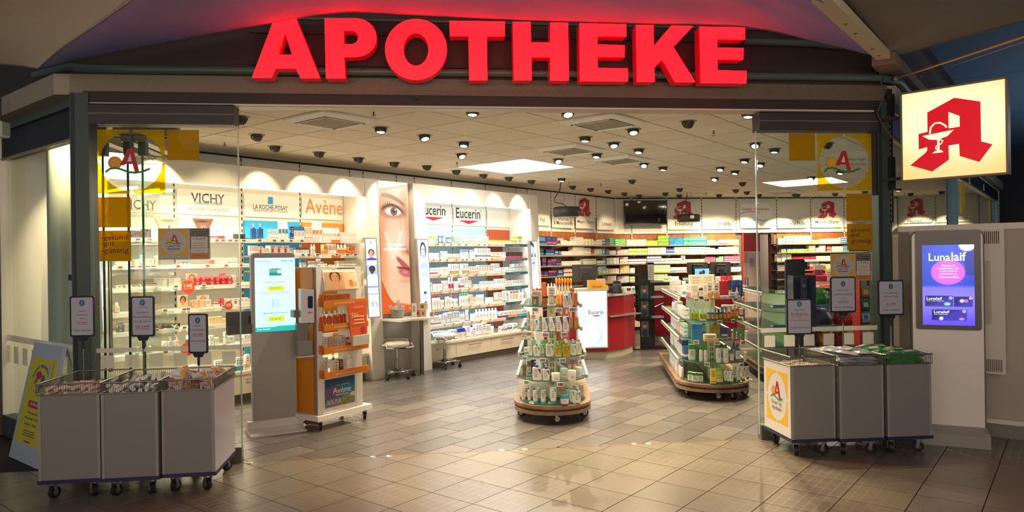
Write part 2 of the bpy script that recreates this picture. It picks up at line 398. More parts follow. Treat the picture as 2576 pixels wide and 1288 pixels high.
for k, (d, q, c, full, i, j) in enumerate(cells):
    mt = CT[(i + j) % 2]
    if k < 296:
        me = cc.get((full, mt)) if full else None
        if me is None:
            mb = MB(); mb.prism([(p[0] - c[0], p[1] - c[1]) for p in q], 0, .02, mt, 'z'); me = mb.mesh('ceiling_tile')
            if full: cc[(full, mt)] = me
        W = rot2(c); obj('ceiling_tile', me, CEIL, (W[0], W[1], ZC), TH)
    else: rest.prism([rot2(p) for p in q], ZC, ZC + .02, mt, 'z')
if rest.v: obj('farther_ceiling_tiles', rest, CEIL, kind='stuff')
# ---------------------------------------------------------------- walls
CREAM = M('e9e2d2', .6); SLOT = M('17120e', .8); WD = wood('walnut_veneer', '8a4a1e', 'a8642e', 1, .15)
def slot_rail(z0, z1):
    b = MB(); b.box(-.016, .016, -.012, .0, z0, z1, M('cfc6b2', .5)); z = z0 + .02
    while z < z1 - .05: b.box(-.007, .007, -.0135, -.012, z, z + .04, SLOT); z += .075
    return b.mesh('slotted_rail')
b = MB(); b.box(2.2, 14.25, 0, .15, 0, ZC + .03, M('5b5142', .8)); WL = obj('wall_left', b, loc=(*LWF.o, 0), rot=TH, kind='structure')
seams = [2.32, 3.182, 4.045, 4.906, 5.769, 6.62, 6.87, 7.53, 7.91, 8.775, 9.65, 10.54, 10.89, 11.67, 12.55, 13.39]
me = slot_rail(0.3, ZC)
for k, a in enumerate(seams):
    a2 = seams[k + 1] if k + 1 < len(seams) else 14.25
    if a2 - a < .05: continue
    lowc = {3: '2f9bd0', 4: 'e07a30', 8: 'a9c9d6', 9: 'a9c9d6'}.get(k)
    if a > 10.6:
        p = MB(); p.box(a + .006, a2 - .006, -.02, 0, 2.2, ZC, CREAM); obj('wall_panel', p, WL)
        p = MB(); p.box(a + .006, a2 - .006, -.018, 0, 0, 2.195, WD); obj('wood_panel', p, WL, label='walnut veneer panel')
    elif lowc:
        p = MB(); p.box(a + .006, a2 - .006, -.02, 0, 2.2, ZC, CREAM); obj('wall_panel', p, WL)
        p = MB(); p.box(a + .006, a2 - .006, -.019, 0, 0, 2.2, M(lowc, .6)); obj('wall_panel', p, WL, label={'2f9bd0': 'sky blue panel', 'e07a30': 'orange panel'}.get(lowc, 'pale blue panel'))
    else:
        p = MB(); p.box(a + .006, a2 - .006, -.02, 0, 0, ZC, CREAM); obj('wall_panel', p, WL)
    if k: obj('slotted_rail', me, WL, (a, -.008, 0))
b = MB(); b.box(-.05, BWL + .05, 0, .15, 2.15, ZC + .03, M('5b5142', .8))
dx0 = BW.p(1868, 590)[0]; dx1 = BW.p(1945, 590)[0]
b.box(-.05, dx0, 0, .15, 0, 2.2, M('5b5142', .8)); b.box(dx1, BWL + .05, 0, .15, 0, 2.2, M('5b5142', .8)); WB = obj('wall_back', b, loc=(*BW.o, 0), rot=BW.ang, kind='structure')
bs = [-.02] + [BW.p(x, 540)[0] for x in (1587, 1675, 1763, 1849, 1951, 2036, 2120)] + [BW.p(2120, 540)[0] + .85, BWL]
me2 = slot_rail(2.22, ZC); me3 = slot_rail(.9, ZC)
for k in range(len(bs) - 1):
    p = MB(); p.box(bs[k] + .006, bs[k + 1] - .006, -.05, 0, 2.19, ZC, CREAM); obj('wall_panel', p, WB)
    if not (k == 4):
        p = MB(); p.box(max(bs[k], dx1 if bs[k] > dx0 - .3 and bs[k] < dx1 and k > 3 else bs[k]) + .006, bs[k + 1] - .006, -.02, 0, 0, 2.185, WD); obj('wood_panel', p, WB, label='walnut veneer panel')
    if k: obj('slotted_rail', me3 if k not in (4, 5) else me2, WB, (bs[k], -.045, 0))
# passage behind the back wall: red side wall, grey tall cupboard
b = MB(); b.box(dx0 - .15, dx0 + .02, .15, 2.6, 0, 2.9, M('7c1d1a', .6)); b.box(dx0 + .02, dx1 + .9, 2.5, 2.6, 0, 2.9, M('7c1d1a', .6)); b.box(dx1 + .9, dx1 + 1., .15, 2.6, 0, 2.9, CREAM)
b.box(dx0 - .15, dx1 + 1., .15, 2.6, 2.9, 2.95, CREAM)
obj('wall_passage', b, loc=(*BW.o, 0), rot=BW.ang, kind='structure')
b = MB(); b.box(dx1 - .07, dx1, -.03, .12, 0, 2.19, M('4a2412', .5)); b.box(dx0 - .03, dx0 + .01, -.03, .12, 0, 2.19, M('8b2a20', .5)); obj('trim_1', b, loc=(*BW.o, 0), rot=BW.ang, kind='structure')
b = MB(); b.box(0, 2.15, 0, .15, 0, ZC + .03, M('5b5142', .8)); WR = obj('wall_right', b, loc=(*RWF.o, 0), rot=RWF.ang, kind='structure')
rs = [0.06, .9, 1.76, 2.12]
for k in range(3):
    p = MB(); p.box(rs[k] + .006, rs[k + 1] - .006, -.02, 0, 0, ZC, CREAM); obj('wall_panel', p, WR); obj('slotted_rail', me2, WR, (rs[k + 1], -.008, 0))
for f_, x0, x1, nm in ((LWF, 2.3, 14.25, 'left'), (BW, 0, BWL, 'back')):    # dark strip painting in the shadow gap under the ceiling
    b = MB(); b.box(x0, x1, -.026 if nm == 'left' else -.056, -.02, ZC - .03, ZC - .005, SLOT); obj('trim_' + ('2' if nm == 'left' else '3'), b, loc=(*f_.o, 0), rot=f_.ang, kind='structure')
# ---------------------------------------------------------------- entrance frame
FRG = M('46524c', .4, .3); FRD = M('2a2827', .5, .2); FAS = M('36281f', .7, grain=.05, scale=5)
xl = FF.p(187, 600)[0]; xr = FF.p(2232, 600)[0]
def at(fr): return dict(loc=(*fr.o, 0), rot=fr.ang)
b = MB(); b.box(xl - .02, xr + .02, 0, .12, 3.075, 4.9, FAS); b.box(xl - .02, xr + .02, -.03, .0, 3.70, 3.72, M('3c4a45', .5))
obj('wall_front', b, **at(FF), kind='structure')
b = MB(); b.box(xl + .1, xr - .03, -.035, .14, 2.985, 3.07, M('2c2322', .6)); b.box(xl + .1, xr - .03, -.05, .0, 3.07, 3.078, M('6a5c50', .5)); b.box(xl + .1, xr - .03, -.03, -.01, 2.972, 2.985, M('d8cdb8', .4))
b.box(xl + .1, xr - .03, .0, .13, 2.968, 2.985, M('b8a88c', .4)); obj('trim_4', b, **at(FF), kind='structure')
for nm, x0, x1 in (('trim_5', xl, xl + .145), ('trim_6', xr - .115, xr)):
    b = MB(); b.box(x0, x1, -.05, .1, 0, 3.06, FRG); b.box(x0 + .01, x0 + .035, -.056, -.05, 0, 3.05, M('20292b', .5))
    obj(nm, b, **at(FF), kind='structure')
# left facade
b = MB(); b.box(-4.2, 0, 0, .12, 3.075, 4.9, FAS); b.box(-4.2, -.03, -.04, .1, 2.97, 3.07, M('4f5a55', .5)); b.box(-4.2, -.03, -.01, .1, 2.72, 2.965, M('2a2a2c', .6)); b.box(-4.2, -.03, -.02, .0, 2.70, 2.72, M('8a826e', .4))
obj('wall_facade_left', b, **at(LF), kind='structure')
b = MB(); b.box(-2.2, -.03, -.03, .08, 0, .2, M('4c5054', .5)); obj('baseboard_left', b, **at(LF), kind='structure')
w1 = obj('window_1', None, loc=(*LF.o, 0), rot=LF.ang, kind='structure')
b = MB(); b.box(-2.07, -.05, .02, .035, .2, 2.72, GLASS); obj('pane', b, w1)
b = MB(); b.box(-2.17, -2.07, -.02, .08, .0, 2.72, M('5d7468', .4)); obj('window_frame', b, w1)
b = MB(); b.box(-2.05, -.06, .012, .019, .93, .985, FROST)
obj('frosted_band', b, w1)
for k in range(8):
    b = MB(); b.box(-.11, .0, .012, .019, .72, .88, FROST); obj('frosted_square', b, w1, (-.2 - k * .24, 0, 0))
# neighbour shop front beyond
b = MB(); b.box(-4.2, -2.17, 0.02, .1, 0, 2.72, M('8f8672', .5)); obj('wall_neighbour', b, **at(LF), kind='structure')
# column behind the left pane
t = thing('round_column', 'pale green round column inside behind the left shop window', 'column', (*AB(2.58, 7.48), 0))
b = MB(); b.lathe([(.11, 0), (.11, 3.0)], M('a9ae92', .4), n=24); obj('shaft', b, t)
b = MB(); b.lathe([(.12, 0), (.12, .12)], STEEL, n=24); obj('base_ring', b, t)
# right facade
W2 = obj('window_2', None, loc=(*RF.o, 0), rot=RF.ang, kind='structure')
b = MB(); b.box(0.1, 12.5, 0, .12, 3.075, 4.9, FAS); b.box(.1, 12.5, -.04, .1, 2.8, 3.07, M('1f2426', .5)); b.box(.1, 12.5, -.02, .02, 2.78, 2.8, M('a89c80', .4)); obj('wall_facade_right', b, **at(RF), kind='structure')
px_posts = [(2402, 2421), (2506, 2512), (2563, 2568)]
xs = [RF.p(a, 560)[0] for a, _ in px_posts]
for x in [.25] + xs:
    b = MB(); b.box(-.05, .05, -.04, .1, 0, 2.8, M('5f8a9c', .35) if x > 1 else FRG); obj('window_frame', b, W2, (x, 0, 0))
prev = .3
for x in xs + [12.4]:
    b = MB(); b.box(prev, x - .05, .02, .035, .1, 2.8, GLASS); obj('pane', b, W2); prev = x + .05
for px, py in ((2440, 453), (2476, 472), (2521, 498), (2542, 512)):
    x, z = RF.p(px, py, -.06)
    b = MB(); b.box(-.05, .05, -.01, 0, -.06, .06, M('cfd2cc', .4)); b.box(-.025, .025, -.014, -.01, -.035, .035, M('1f2426', .5)); obj('door_handle', b, W2, (x, -.05, z))
for k, (px, py, s) in enumerate(((2424, 475, .45), (2494, 510, .3), (2512, 520, .3))):
    x, z = RF.p(px, py, .0); b = MB(); b.box(-s * .5, s * .5, .008, .014, -.4, .35, M('b8900a', .5)); obj('yellow_film', b, W2, (x, 0, z), label='yellow film strip')
b = MB(); b.box(0, 12.5, -.05, .02, 0, .1, M('4c5054', .5)); obj('baseboard_right', b, **at(RF), kind='structure')
# mall ceiling beyond the right facade
b = MB()
mc = M('5a6c80', .7); 
for k in range(9):
    b.box(-1 + k * 2.4, 1.38 + k * 2.4, -7.5, -.15, 3.95, 4.0, mc); b.box(1.38 + k * 2.4, 1.4 + k * 2.4, -7.5, -.15, 3.96, 4.0, M('b8c4c8', .5))
for k in range(3): b.box(-1, 21, -1.6 - 2.2 * k, -1.45 - 2.2 * k, 3.7, 3.95, M('2c3439', .6))
obj('ceiling_arcade', b, **at(RF), kind='structure')
b = MB(); b.box(12.5, 12.7, -8, 3, 0, 4.2, M('2c2a2c', .8)); obj('wall_arcade_end', b, **at(RF), kind='structure')
b = MB(); b.box(0, 12.5, 4.0, 4.2, 0, 4.2, M('2c2a2c', .8))
# ---------------------------------------------------------------- goods: one mesh per kind, one object per piece
ORD = 'first second third fourth fifth sixth seventh eighth ninth tenth eleventh twelfth thirteenth fourteenth fifteenth sixteenth seventeenth eighteenth nineteenth twentieth'.split()
INK = '5a5a60'
def pump_head(b, x, z, r, h, m):
    b.cyl((x, 0, z), (x, 0, z + h * .35), r * .5, m, 8); b.cyl((x, 0, z + h * .3), (x, 0, z + h * .8), r * .16, m, 6)
    b.box(x - r * .9, x + r * .35, -r * .28, r * .28, z + h * .75, z + h, m)
def goods(shape, w, h, c1, c2, d=None):
    """-> list of (part name, MB); the first is the body.  Local origin: middle of the foot, front to -y"""
    d = d or min(max(w * .8, .03), .13); W = w / 2; m1 = M(c1, .45); m2 = M(c2, .45); ink = M(INK, .6); y = -d / 2 - .0006
    if shape.startswith('box'):
        b = MB(); b.box(-W, W, -d / 2, d / 2, 0, h, m1)
        L = shape[3:] or 'a'; za, zb = {'t': (.68, 1), 'b': (0, .35), 'a': (.16, .36)}.get(L, (.55, .7)); k = d * (.5 if L in 'tba' else .3)
        for X in (W + .0006, -W - .0006): b.add([(X, -k, h * za), (X, k, h * za), (X, k, h * zb), (X, -k, h * zb)], [(0, 1, 2, 3)], m2)
        if L == 'a': b.flat([(-W, h * .16), (W, h * .16), (W, h * .36), (-W, h * .36)], y, m2); b.lines(-W * .7, W * .5, h * .55, h * .85, 2, y, ink, .4)
        elif L == 't': b.flat([(-W, h * .68), (W, h * .68), (W, h), (-W, h)], y, m2); b.lines(-W * .7, W * .6, h * .25, h * .6, 3, y, ink, .35)
        elif L == 'b': b.flat([(-W, 0), (W, 0), (W, h * .35), (-W, h * .35)], y, m2); b.lines(-W * .7, W * .7, h * .5, h * .85, 2, y, ink, .4)
        elif L == 'q': b.flat([(-W * .55, h * .25), (W * .25, h * .25), (W * .25, h * .7), (-W * .55, h * .7)], y, m2); b.lines(-W * .8, W * .8, h * .75, h * .95, 1, y, ink, .4)
        elif L == 'd': b.flat([(W * .05, h), (W, h), (W, h * .35)], y, m2); b.lines(-W * .75, W * .2, h * .15, h * .65, 4, y, ink, .3)
        elif L == 's': b.flat([(-W, h * .3), (W, h * .45), (W, h * .7), (-W, h * .5)], y, m2); b.lines(-W * .7, 0, h * .72, h * .9, 1, y, ink, .5)
        elif L == 'n': b.lines(-W * .75, W * .75, h * .45, h * .9, 3, y, m2, .4); b.flat([(-W, h * .1), (W, h * .1), (W, h * .16), (-W, h * .16)], y, m2)
        elif L == 'v': b.stroke([(-W * .5, h * .8), (0, h * .45), (W * .5, h * .8)], w * .12, y, m2); b.lines(-W * .5, W * .5, h * .15, h * .3, 1, y, m2, .4)
        return [('carton', b)]
    lab = MB(); cap = MB(); b = MB(); r = W * .96
    def label(z0, z1, rr, sy=.75, col=None):
        lab.lathe([(rr + .0006, z0), (rr + .0006, z1)], col or m2, sy=sy, n=8, a0=215, a1=325)
        lab.lines(-rr * .45, rr * .45, z0 + (z1 - z0) * .3, z0 + (z1 - z0) * .85, 3, -rr * sy - .002, ink if col is None or 1 else m2, .3)
    if shape == 'bot':
        b.lathe([(r * .9, 0), (r, h * .03), (r, h * .68), (r * .75, h * .78), (r * .42, h * .8)], m1, sy=.75, n=12)
        cap.lathe([(r * .5, h * .78), (r * .5, h * .98), (r * .4, h)], m2, sy=.85, n=10); label(h * .15, h * .6, r, col=M('f4f1ea', .5)); return [('bottle_body', b), ('cap', cap), ('label', lab)]
    if shape == 'botc':                      # coloured body, pale cap
        b.lathe([(r * .9, 0), (r, h * .03), (r, h * .62), (r * .6, h * .72), (r * .4, h * .74)], m1, sy=.8, n=12)
        cap.lathe([(r * .55, h * .72), (r * .5, h * .95), (r * .35, h)], M('f2efe8', .4), n=10); label(h * .14, h * .5, r, .8, m2); return [('bottle_body', b), ('cap', cap), ('label', lab)]
    if shape == 'pump' or shape == 'pumpg':
        g = .62; b.prism(rrect(-r, r, 0, h * .68, r * .35, 3), -r * g, r * g, m1 if shape == 'pump' else M(c1, .15, coat=.3), 'y')
        cap.lathe([(r * .42, h * .68), (r * .42, h * .79)], m2, n=10); pu = MB(); pump_head(pu, 0, h * .79, r * .62, h * .2, M('f2efe8', .4))
        yy = -r * g - .0006; lab.flat([(r * .15, h * .6), (r * .85, h * .6), (r * .85, h * .3)], yy, m2); lab.lines(-r * .7, r * .2, h * .15, h * .6, 5, yy, ink, .3)
        return [('bottle_body', b), ('collar', cap), ('pump', pu), ('label', lab)]
    if shape == 'can':
        b.lathe([(r * .95, 0), (r, h * .02), (r, h * .76), (r * .8, h * .82)], m1, n=12); cap.lathe([(r * .82, h * .81), (r * .82, h * .96), (r * .6, h)], M('f6f4ee', .4), n=12)
        label(h * .3, h * .55, r, 1, m2); return [('can_body', b), ('cap', cap), ('label', lab)]
    if shape == 'spray':
        b.lathe([(r * .92, 0), (r, h * .02), (r, h * .56), (r * .5, h * .66)], m1, n=12); cap.lathe([(r * .5, h * .65), (r * .5, h * .8), (r * .33, h * .84), (r * .33, h)], M('f0f0ea', .3), n=10)
        label(h * .1, h * .48, r, 1, m2); return [('bottle_body', b), ('spray_cap', cap), ('label', lab)]
    if shape == 'tube':
        n = 10; prof = [(.8, .8, .16), (.98, .7, .4), (1, .4, .75), (1, .06, 1)]; vs = []
        for a, c, z in prof:
            vs += [(r * a * math.cos(2 * math.pi * i / n), r * c * .7 * math.sin(2 * math.pi * i / n), h * z) for i in range(n)]
        b.add(vs, [(j * n + i, j * n + (i + 1) % n, (j + 1) * n + (i + 1) % n, (j + 1) * n + i) for j in range(3) for i in range(n)], m1, True)
        cap.lathe([(r * .72, 0), (r * .78, h * .17)], m2, sy=.75, n=10)
        lab.flat([(r * .1, h * .9), (r * .7, h * .9), (r * .7, h * .62)], -r * .36, m2); lab.lines(-r * .6, r * .3, h * .35, h * .8, 4, -r * .5, ink, .3)
        return [('tube_body', b), ('cap', cap), ('print', lab)]
    if shape == 'jar':
        b.lathe([(r * .9, 0), (r * .97, h * .05), (r * .97, h * .66)], m1, n=16); cap.lathe([(r, h * .64), (r, h * .94), (r * .93, h)], m2, n=16)
        label(h * .15, h * .55, r * .98, 1, M('f1eee6', .5)); return [('jar_body', b), ('lid', cap), ('label', lab)]
    if shape == 'bag':
        t = d * .35; b.add([(-W, -t * .2, 0), (W, -t * .2, 0), (-W * .95, -t, h * .3), (W * .95, -t, h * .3), (-W, 0, h), (W, 0, h), (-W, t * .2, 0), (W, t * .2, 0), (-W * .95, t, h * .3), (W * .95, t, h * .3)],
              [(0, 1, 3, 2), (2, 3, 5, 4), (7, 6, 8, 9), (9, 8, 4, 5), (0, 2, 4, 8, 6), (1, 7, 9, 5, 3), (0, 6, 7, 1)], m1)
        b.add([(-W * .6, -t * .95, h * .35), (W * .5, -t * .95, h * .35), (W * .5, -t * .3, h * .8), (-W * .6, -t * .3, h * .8)], [(0, 1, 2, 3)], m2)
        return [('pouch', b)]
    if shape == 'roll':
        b.lathe([(r * .9, 0), (r, h * .5), (r * .9, h * .55)], m1, n=10); cap.lathe([(r * .95, h * .55), (r * .9, h * .85), (r * .5, h)], M('f6f4ee', .35), n=10); return [('bottle_body', b), ('cap', cap)]
NAMES = dict(bot='bottle', botc='bottle', pump='pump_bottle', pumpg='pump_bottle', can='spray_can', spray='spray_bottle', tube='cream_tube', jar='cream_jar', bag='pouch', roll='roll_on_bottle')
KIND = ['carton_box']; PEND = dict(cosmetics_box=[], medicine_box=[])
CATS = dict(cosmetics_box='box', medicine_box='box', bottle='bottle', pump_bottle='bottle', spray_can='can', spray_bottle='bottle', cream_tube='tube', cream_jar='jar', pouch='pouch', roll_on_bottle='bottle', carton_box='box')
LABELS = {}
def place(parts, nm, desc, tail, loc, rot, group, split, cache):
    lab = f'{desc}, {tail}'; k = lab.lower()
    if k in LABELS: print('DUPLABEL', lab)
    LABELS[k] = 1
    if len(parts) > 1 and split:
        t = thing(nm, lab, CATS[nm], loc, rot, group)
        for i, (pn, b) in enumerate(parts):
            if i not in cache: cache[i] = b.mesh(pn)
            obj(pn, cache[i], t)
        return t
    if 'all' not in cache:
        m = MB()
        for _, b in parts: m.add(b.v, [], b.mats[0] if b.mats else WHITE) if 0 else merge(m, b)
        cache['all'] = m.mesh(nm)
    return obj(nm, cache['all'], None, loc, rot, lab, CATS[nm], group)
def merge(m, b):
    n = len(m.v); idx = [m.mat(x) for x in b.mats]; m.v += b.v; m.f += [tuple(i + n for i in f) for f in b.f]; m.mi += [idx[i] for i in b.mi]; m.sm += b.sm; return m
rj = random.Random(3)
def row(fr, y, z, where, text, dmax=.13, maxw=9, splitpx=34):
    """one shelf of goods: x0 x1 (pixels across), height in pixels, count, layers, shape, two colours, what it is"""
    for ln in text.strip().splitlines():
        p = ln.split(None, 8); x0, x1, hp = map(float, p[:3]); n, st = int(p[3]), int(p[4]); shape, c1, c2, desc = p[5:9]
        X0 = fr.p(x0, 650, y + .03)[0]; X1 = fr.p(x1, 650, y + .03)[0]; dep = fr.dep((x0 + x1) / 2, y + .03)
        if hasattr(fr, 'xmax'):
            if X0 > fr.xmax - .04: continue
            X1 = min(X1, fr.xmax)
        n = max(n, math.ceil((X1 - X0) / maxw)); w = (X1 - X0) / n; h = hp * dep / FPX / st; nm = NAMES.get(shape, KIND[0]); ww = w * (.97 if nm.endswith('box') else .93)
        parts = goods(shape, ww, h * .995, c1, c2, min(dmax, max(.035, ww * 1.1)) if nm.endswith('box') else None); cache = {}
        for l in range(st):
            for i in range(n):
                tail = ''
                if n > 1: tail += ORD[i] + ' in its row, '
                if st > 1: tail += ('lower' if l == 0 else 'upper' if l == st - 1 else 'middle' if st == 3 else 'second' if l == 1 else 'third') + ' layer, '
                dpt = min(dmax, max(.035, ww * 1.1)) if nm.endswith('box') else ww * .8
                loc = fr.w(X0 + w * (i + .5) + (rj.random() - .5) * w * .02, y + .03 + dpt / 2 + rj.random() * .004, z + l * h + .001)
                rz = fr.ang + (rj.random() - .5) * (.03 if nm.endswith('box') else .12)
                if nm in PEND: PEND[nm].append((hp / st * (x1 - x0) / n, len(PEND[nm]), parts, desc, tail + where, loc, rz, f'{desc}s on the {where}', cache)); continue
                place(parts, nm, desc, tail + where, loc, rz, f'{desc}s on the {where}', hp / st >= splitpx and n <= 8, cache)
def item(x, yb, hp, wp, z, shape, c1, c2, desc, where, ang=6.45, split=True, d=None, tag_=''):
    """a single piece standing on the level z with its foot at pixel (x, yb)"""
    P = G(x, yb, z); h = hp * P[1] / FPX; w = wp * P[1] / FPX; nm = NAMES.get(shape, 'carton_box')
    dd = d or (min(.1, w * .8) if nm == 'carton_box' else w * .7)
    parts = goods(shape, w, h, c1, c2, d); off = FF.y * dd / 2
    return place(parts, nm, desc, where, (P[0] + off[0], P[1] + off[1], z + .001), R(ang), desc + 's', split, {})

def flush(nm, lab, cap=290):      # the largest-looking ones stay single objects, the smallest are joined
    L = sorted(PEND[nm], key=lambda e: (-e[0], e[1])); m = MB()
    for i, (a, _, parts, desc, tail, loc, rz, grp, cache) in enumerate(L):
        if i < cap: place(parts, nm, desc, tail, loc, rz, grp, False, cache)
        else:
            b = parts[0][1]; T = Matrix.Translation(loc) @ Matrix.Rotation(rz, 4, 'Z'); n = len(m.v); idx = [m.mat(x) for x in b.mats]
            m.v += [tuple(T @ Vector(p)) for p in b.v]; m.f += [tuple(q + n for q in f) for f in b.f]; m.mi += [idx[q] for q in b.mi]; m.sm += b.sm
    if m.v: obj('smaller_' + nm.replace('box', 'boxes'), m, None, label=lab, cat='boxes', kind='stuff')
    print('FLUSH', nm, len(L))
# ---------------------------------------------------------------- wall fixtures
PORT = M('ece4d4', .5); LEDW = M('fff0d0', .5, emit=5); LEDC = M('e6f4ff', .5, emit=5)
def jamb(b, x0, x1, m=PORT):
    b.hexa([(x0, -.62, 0), (x1, -.62, 0), (x1, -.03, 0), (x0, -.03, 0), (x0 - .0, -.50, 2.82), (x1, -.50, 2.82), (x1, -.03, 2.82), (x0, -.03, 2.82)], m)
def portal(nm, label, x0, x1, ji, zf, led, dr):
    t = thing(nm, label, 'shelving', LWF.w(0, 0), TH)
    for a, c in ((x0, x0 + ji), (x1 - ji, x1)):
        b = MB(); jamb(b, a, c); obj('side_panel', b, t)
    b = MB(); b.box(x0 + ji, x1 - ji, -.50, -.44, zf, 2.82, PORT); b.box(x0 + ji, x1 - ji, -.44, -.03, 2.79, 2.82, PORT); obj('fascia', b, t)
    b = MB(); b.box(x0 + ji + .01, x1 - ji - .01, -.44, -.38, zf, zf + .03, LEDW if led == 'w' else LEDC); obj('light_strip', b, t)
    b = MB(); b.box(x0 + ji, x1 - ji, -.54, -.03, .335, .37, M('e8d9bd', .4)); obj('counter_board', b, t)
    b = MB(); b.box(x0 + ji, x1 - ji, -.46, -.03, 0, .10, M('7c7466', .5)); obj('plinth', b, t)
    n = len(dr) - 1
    for i in range(n):
        b = MB(); b.box(dr[i] + .004, dr[i + 1] - .004, -.52, -.04, .10, .33, M('e6d8bf', .4)); d = obj('drawer', b, t)
        c = (dr[i] + dr[i + 1]) / 2; b = MB(); b.cyl((c - .16, -.545, .27), (c + .16, -.545, .27), .006, CHROME, 6)
        for q in (-.13, .13): b.cyl((c + q, -.545, .27), (c + q, -.52, .27), .005, CHROME, 6)
        obj('handle', b, d)
    return t
def shelf(t, x0, x1, z, y=-.45, strip='f4efe4', glass=False, txt=None, th=.022):
    b = MB(); b.box(x0, x1, y + .01, -.03, z - th, z, GLASSG if glass else M('f3eee2', .45)); s = obj('shelf', b, t)
    b = MB(); b.box(x0, x1, y - .006, y + .008, z - .045, z + .002, M(strip, .4)); 
    if txt:
        w = (x1 - x0); k = max(1, int(w / .45))
        for i in range(k):
            c = x0 + w * (i + .5) / k; b.text(txt[i % len(txt)], c - .09, c + .09, z - .033, z - .018, y - .0075, M('8a7a66' if strip != '2f5f66' else 'e8f4f4', .5))
    obj('front_strip', b, s); return s
def tags(fr, y, z, xs, red=True, s=1.0, parent=None):      # small electronic price tags clipped to a shelf edge
    for k, px in enumerate(xs):
        x = fr.p(px, 650, y)[0]; b = MB(); b.box(-.03 * s, .03 * s, -.012, 0, -.018 * s, .02 * s, M('f0ece2', .4)); b.box(-.022 * s, .022 * s, -.0125, -.012, -.01 * s, .012 * s, M('b02418' if red else '6a665c', .5))
        obj('price_tag', b, parent, (x, y - .008, z))
VF = portal('wall_shelving', 'long cream wall shelving unit with lit fascia along the left wall', 2.9, 6.72, .22, 2.565, 'w', [3.12, 3.5, 4.35, 5.2, 6.05, 6.49])
EF = portal('wall_shelving', 'cream wall shelving unit with cool white lighting and drawers, behind the two stools', 7.42, 10.56, .24, 2.56, 'c', [7.66, 8.3, 9.17, 9.98, 10.31])
VZ = [1.944, 1.65, 1.408, 1.15, .945, .694]; AZ = [1.953, 1.75, 1.56, 1.356, 1.144, .956, .701]; EZ = [1.92, 1.67, 1.422, 1.172, .895, .63]
ve = 5.10; 
for k, z in enumerate(VZ):
    shelf(VF, 3.13, 3.95, z, txt=['REIFE HAUT', 'KÖRPERPFLEGE']); shelf(VF, 3.96, 4.895, z, txt=['FEUCHTIGKEITSPFLEGE', 'ANTI-FALTEN & STRAFFHEIT'])
for k, z in enumerate(AZ):
    shelf(VF, 4.915, 5.76, z); shelf(VF, 5.78, 6.48, z, glass=k > 1); 
    b = MB(); b.box(5.95, 6.1, -.4575, -.456, z - .043, z, M('e8823c', .5)); obj('orange_marker', b, VF)
for k, z in enumerate(EZ):
    shelf(EF, 7.67, 9.645, z, strip='e8d2ae', txt=['TROCKENE HAUT', 'ANTI-AGE', 'UNREINE HAUT', 'SENSIBLE HAUT']); shelf(EF, 9.66, 10.3, z, strip='2f5f66' if k != 1 else '6a7478', txt=['Trockene Haut'])
for zs, a0, a1 in ((VZ, 3.13, 4.89), (AZ, 4.9, 6.48), (EZ, 7.67, 10.3)):
    c = LEDC if a0 > 7 else LEDW
    for z in zs:
        b = MB(); b.box(a0, a1, -.43, -.41, z - .03, z - .023, c); obj('shelf_light', b, EF if a0 > 7 else VF)
for px in (520, 534): pass
tags(LWF, -.456, 1.925, [346, 375, 545, 560, 578, 593, 612], parent=VF); tags(LWF, -.456, 1.93, [652, 689, 709, 731, 758], False, parent=VF)
tags(LWF, -.456, 1.63, [300, 331, 350, 370, 384, 446, 520, 567, 604], parent=VF); tags(LWF, -.456, 1.75, [760, 775, 797, 845, 872, 892], False, parent=VF)
tags(LWF, -.456, 1.90, [1100, 1116, 1133, 1153, 1171, 1203, 1218, 1229], parent=EF); tags(LWF, -.456, 1.655, [1089, 1105, 1123, 1146, 1162, 1172, 1188, 1207, 1223, 1236], parent=EF)
for i, z in enumerate(EZ[2:] + [.35]): tags(LWF, -.46, z + .0, [1105 + 23 * k + 3 * i for k in range(6)], False, .8, parent=EF)
for i, z in enumerate(VZ[2:] + [.36]): tags(LWF, -.46, z + .0, [390, 412, 440, 470, 510, 560, 595][i % 2::2] + [460], False, .9, parent=VF)
# brand panels at the top of each bay
def sign_panel(f_, t, x0, x1, z0, z1, lab, fn, col='f3efe6', y=-.03):
    b = MB(); b.box(x0, x1, y - .006, y, z0, z1, M(col, .35)); s = obj('brand_panel', b, t, label=lab); b = MB(); fn(b, y - .007); obj('lettering', b, s); return s
def px_(f_, y, *a): return [f_.p(a[i], a[i + 1], y) for i in range(0, len(a), 2)]
def txt_px(b, f_, y, s, xa, ya, xb, yb, m, bold=0):      # text whose box spans the pixels (xa,ya)-(xb,yb), ya = top
    xm = (xa + xb) / 2; X0 = f_.p(xa, (ya + yb) / 2, y)[0]; X1 = f_.p(xb, (ya + yb) / 2, y)[0]; Z1 = f_.p(xm, ya, y)[1]; Z0 = f_.p(xm, yb, y)[1]
    b.text(s, X0, X1, Z0, Z1, y, m, bold)
INKB = M('2f2622', .6)
def vichy(b, y, ox=0):
    txt_px(b, LWF, y, 'VICHY', 481 + ox, 487 - ox * .09, 565 + ox, 511 - ox * .09, INKB, .4); txt_px(b, LWF, y, 'LABORATOIRES', 490 + ox, 509 - ox * .09, 559 + ox, 515 - ox * .09, INKB)
    txt_px(b, LWF, y, 'WEIL GESUNDHEIT AUCH HAUTSACHE IST.', 470 + ox, 523 - ox * .09, 575 + ox, 531 - ox * .09, INKB)
zt = 2.545; vz0 = LWF.p(500, 540, -.03)[1]
sign_panel(LWF, VF, 4.07, 4.88, vz0, zt, 'white brand panel', lambda b, y: vichy(b, y))
sign_panel(LWF, VF, 3.21, 4.02, vz0, zt, 'white brand panel behind the round window sticker', lambda b, y: vichy(b, y, -172))
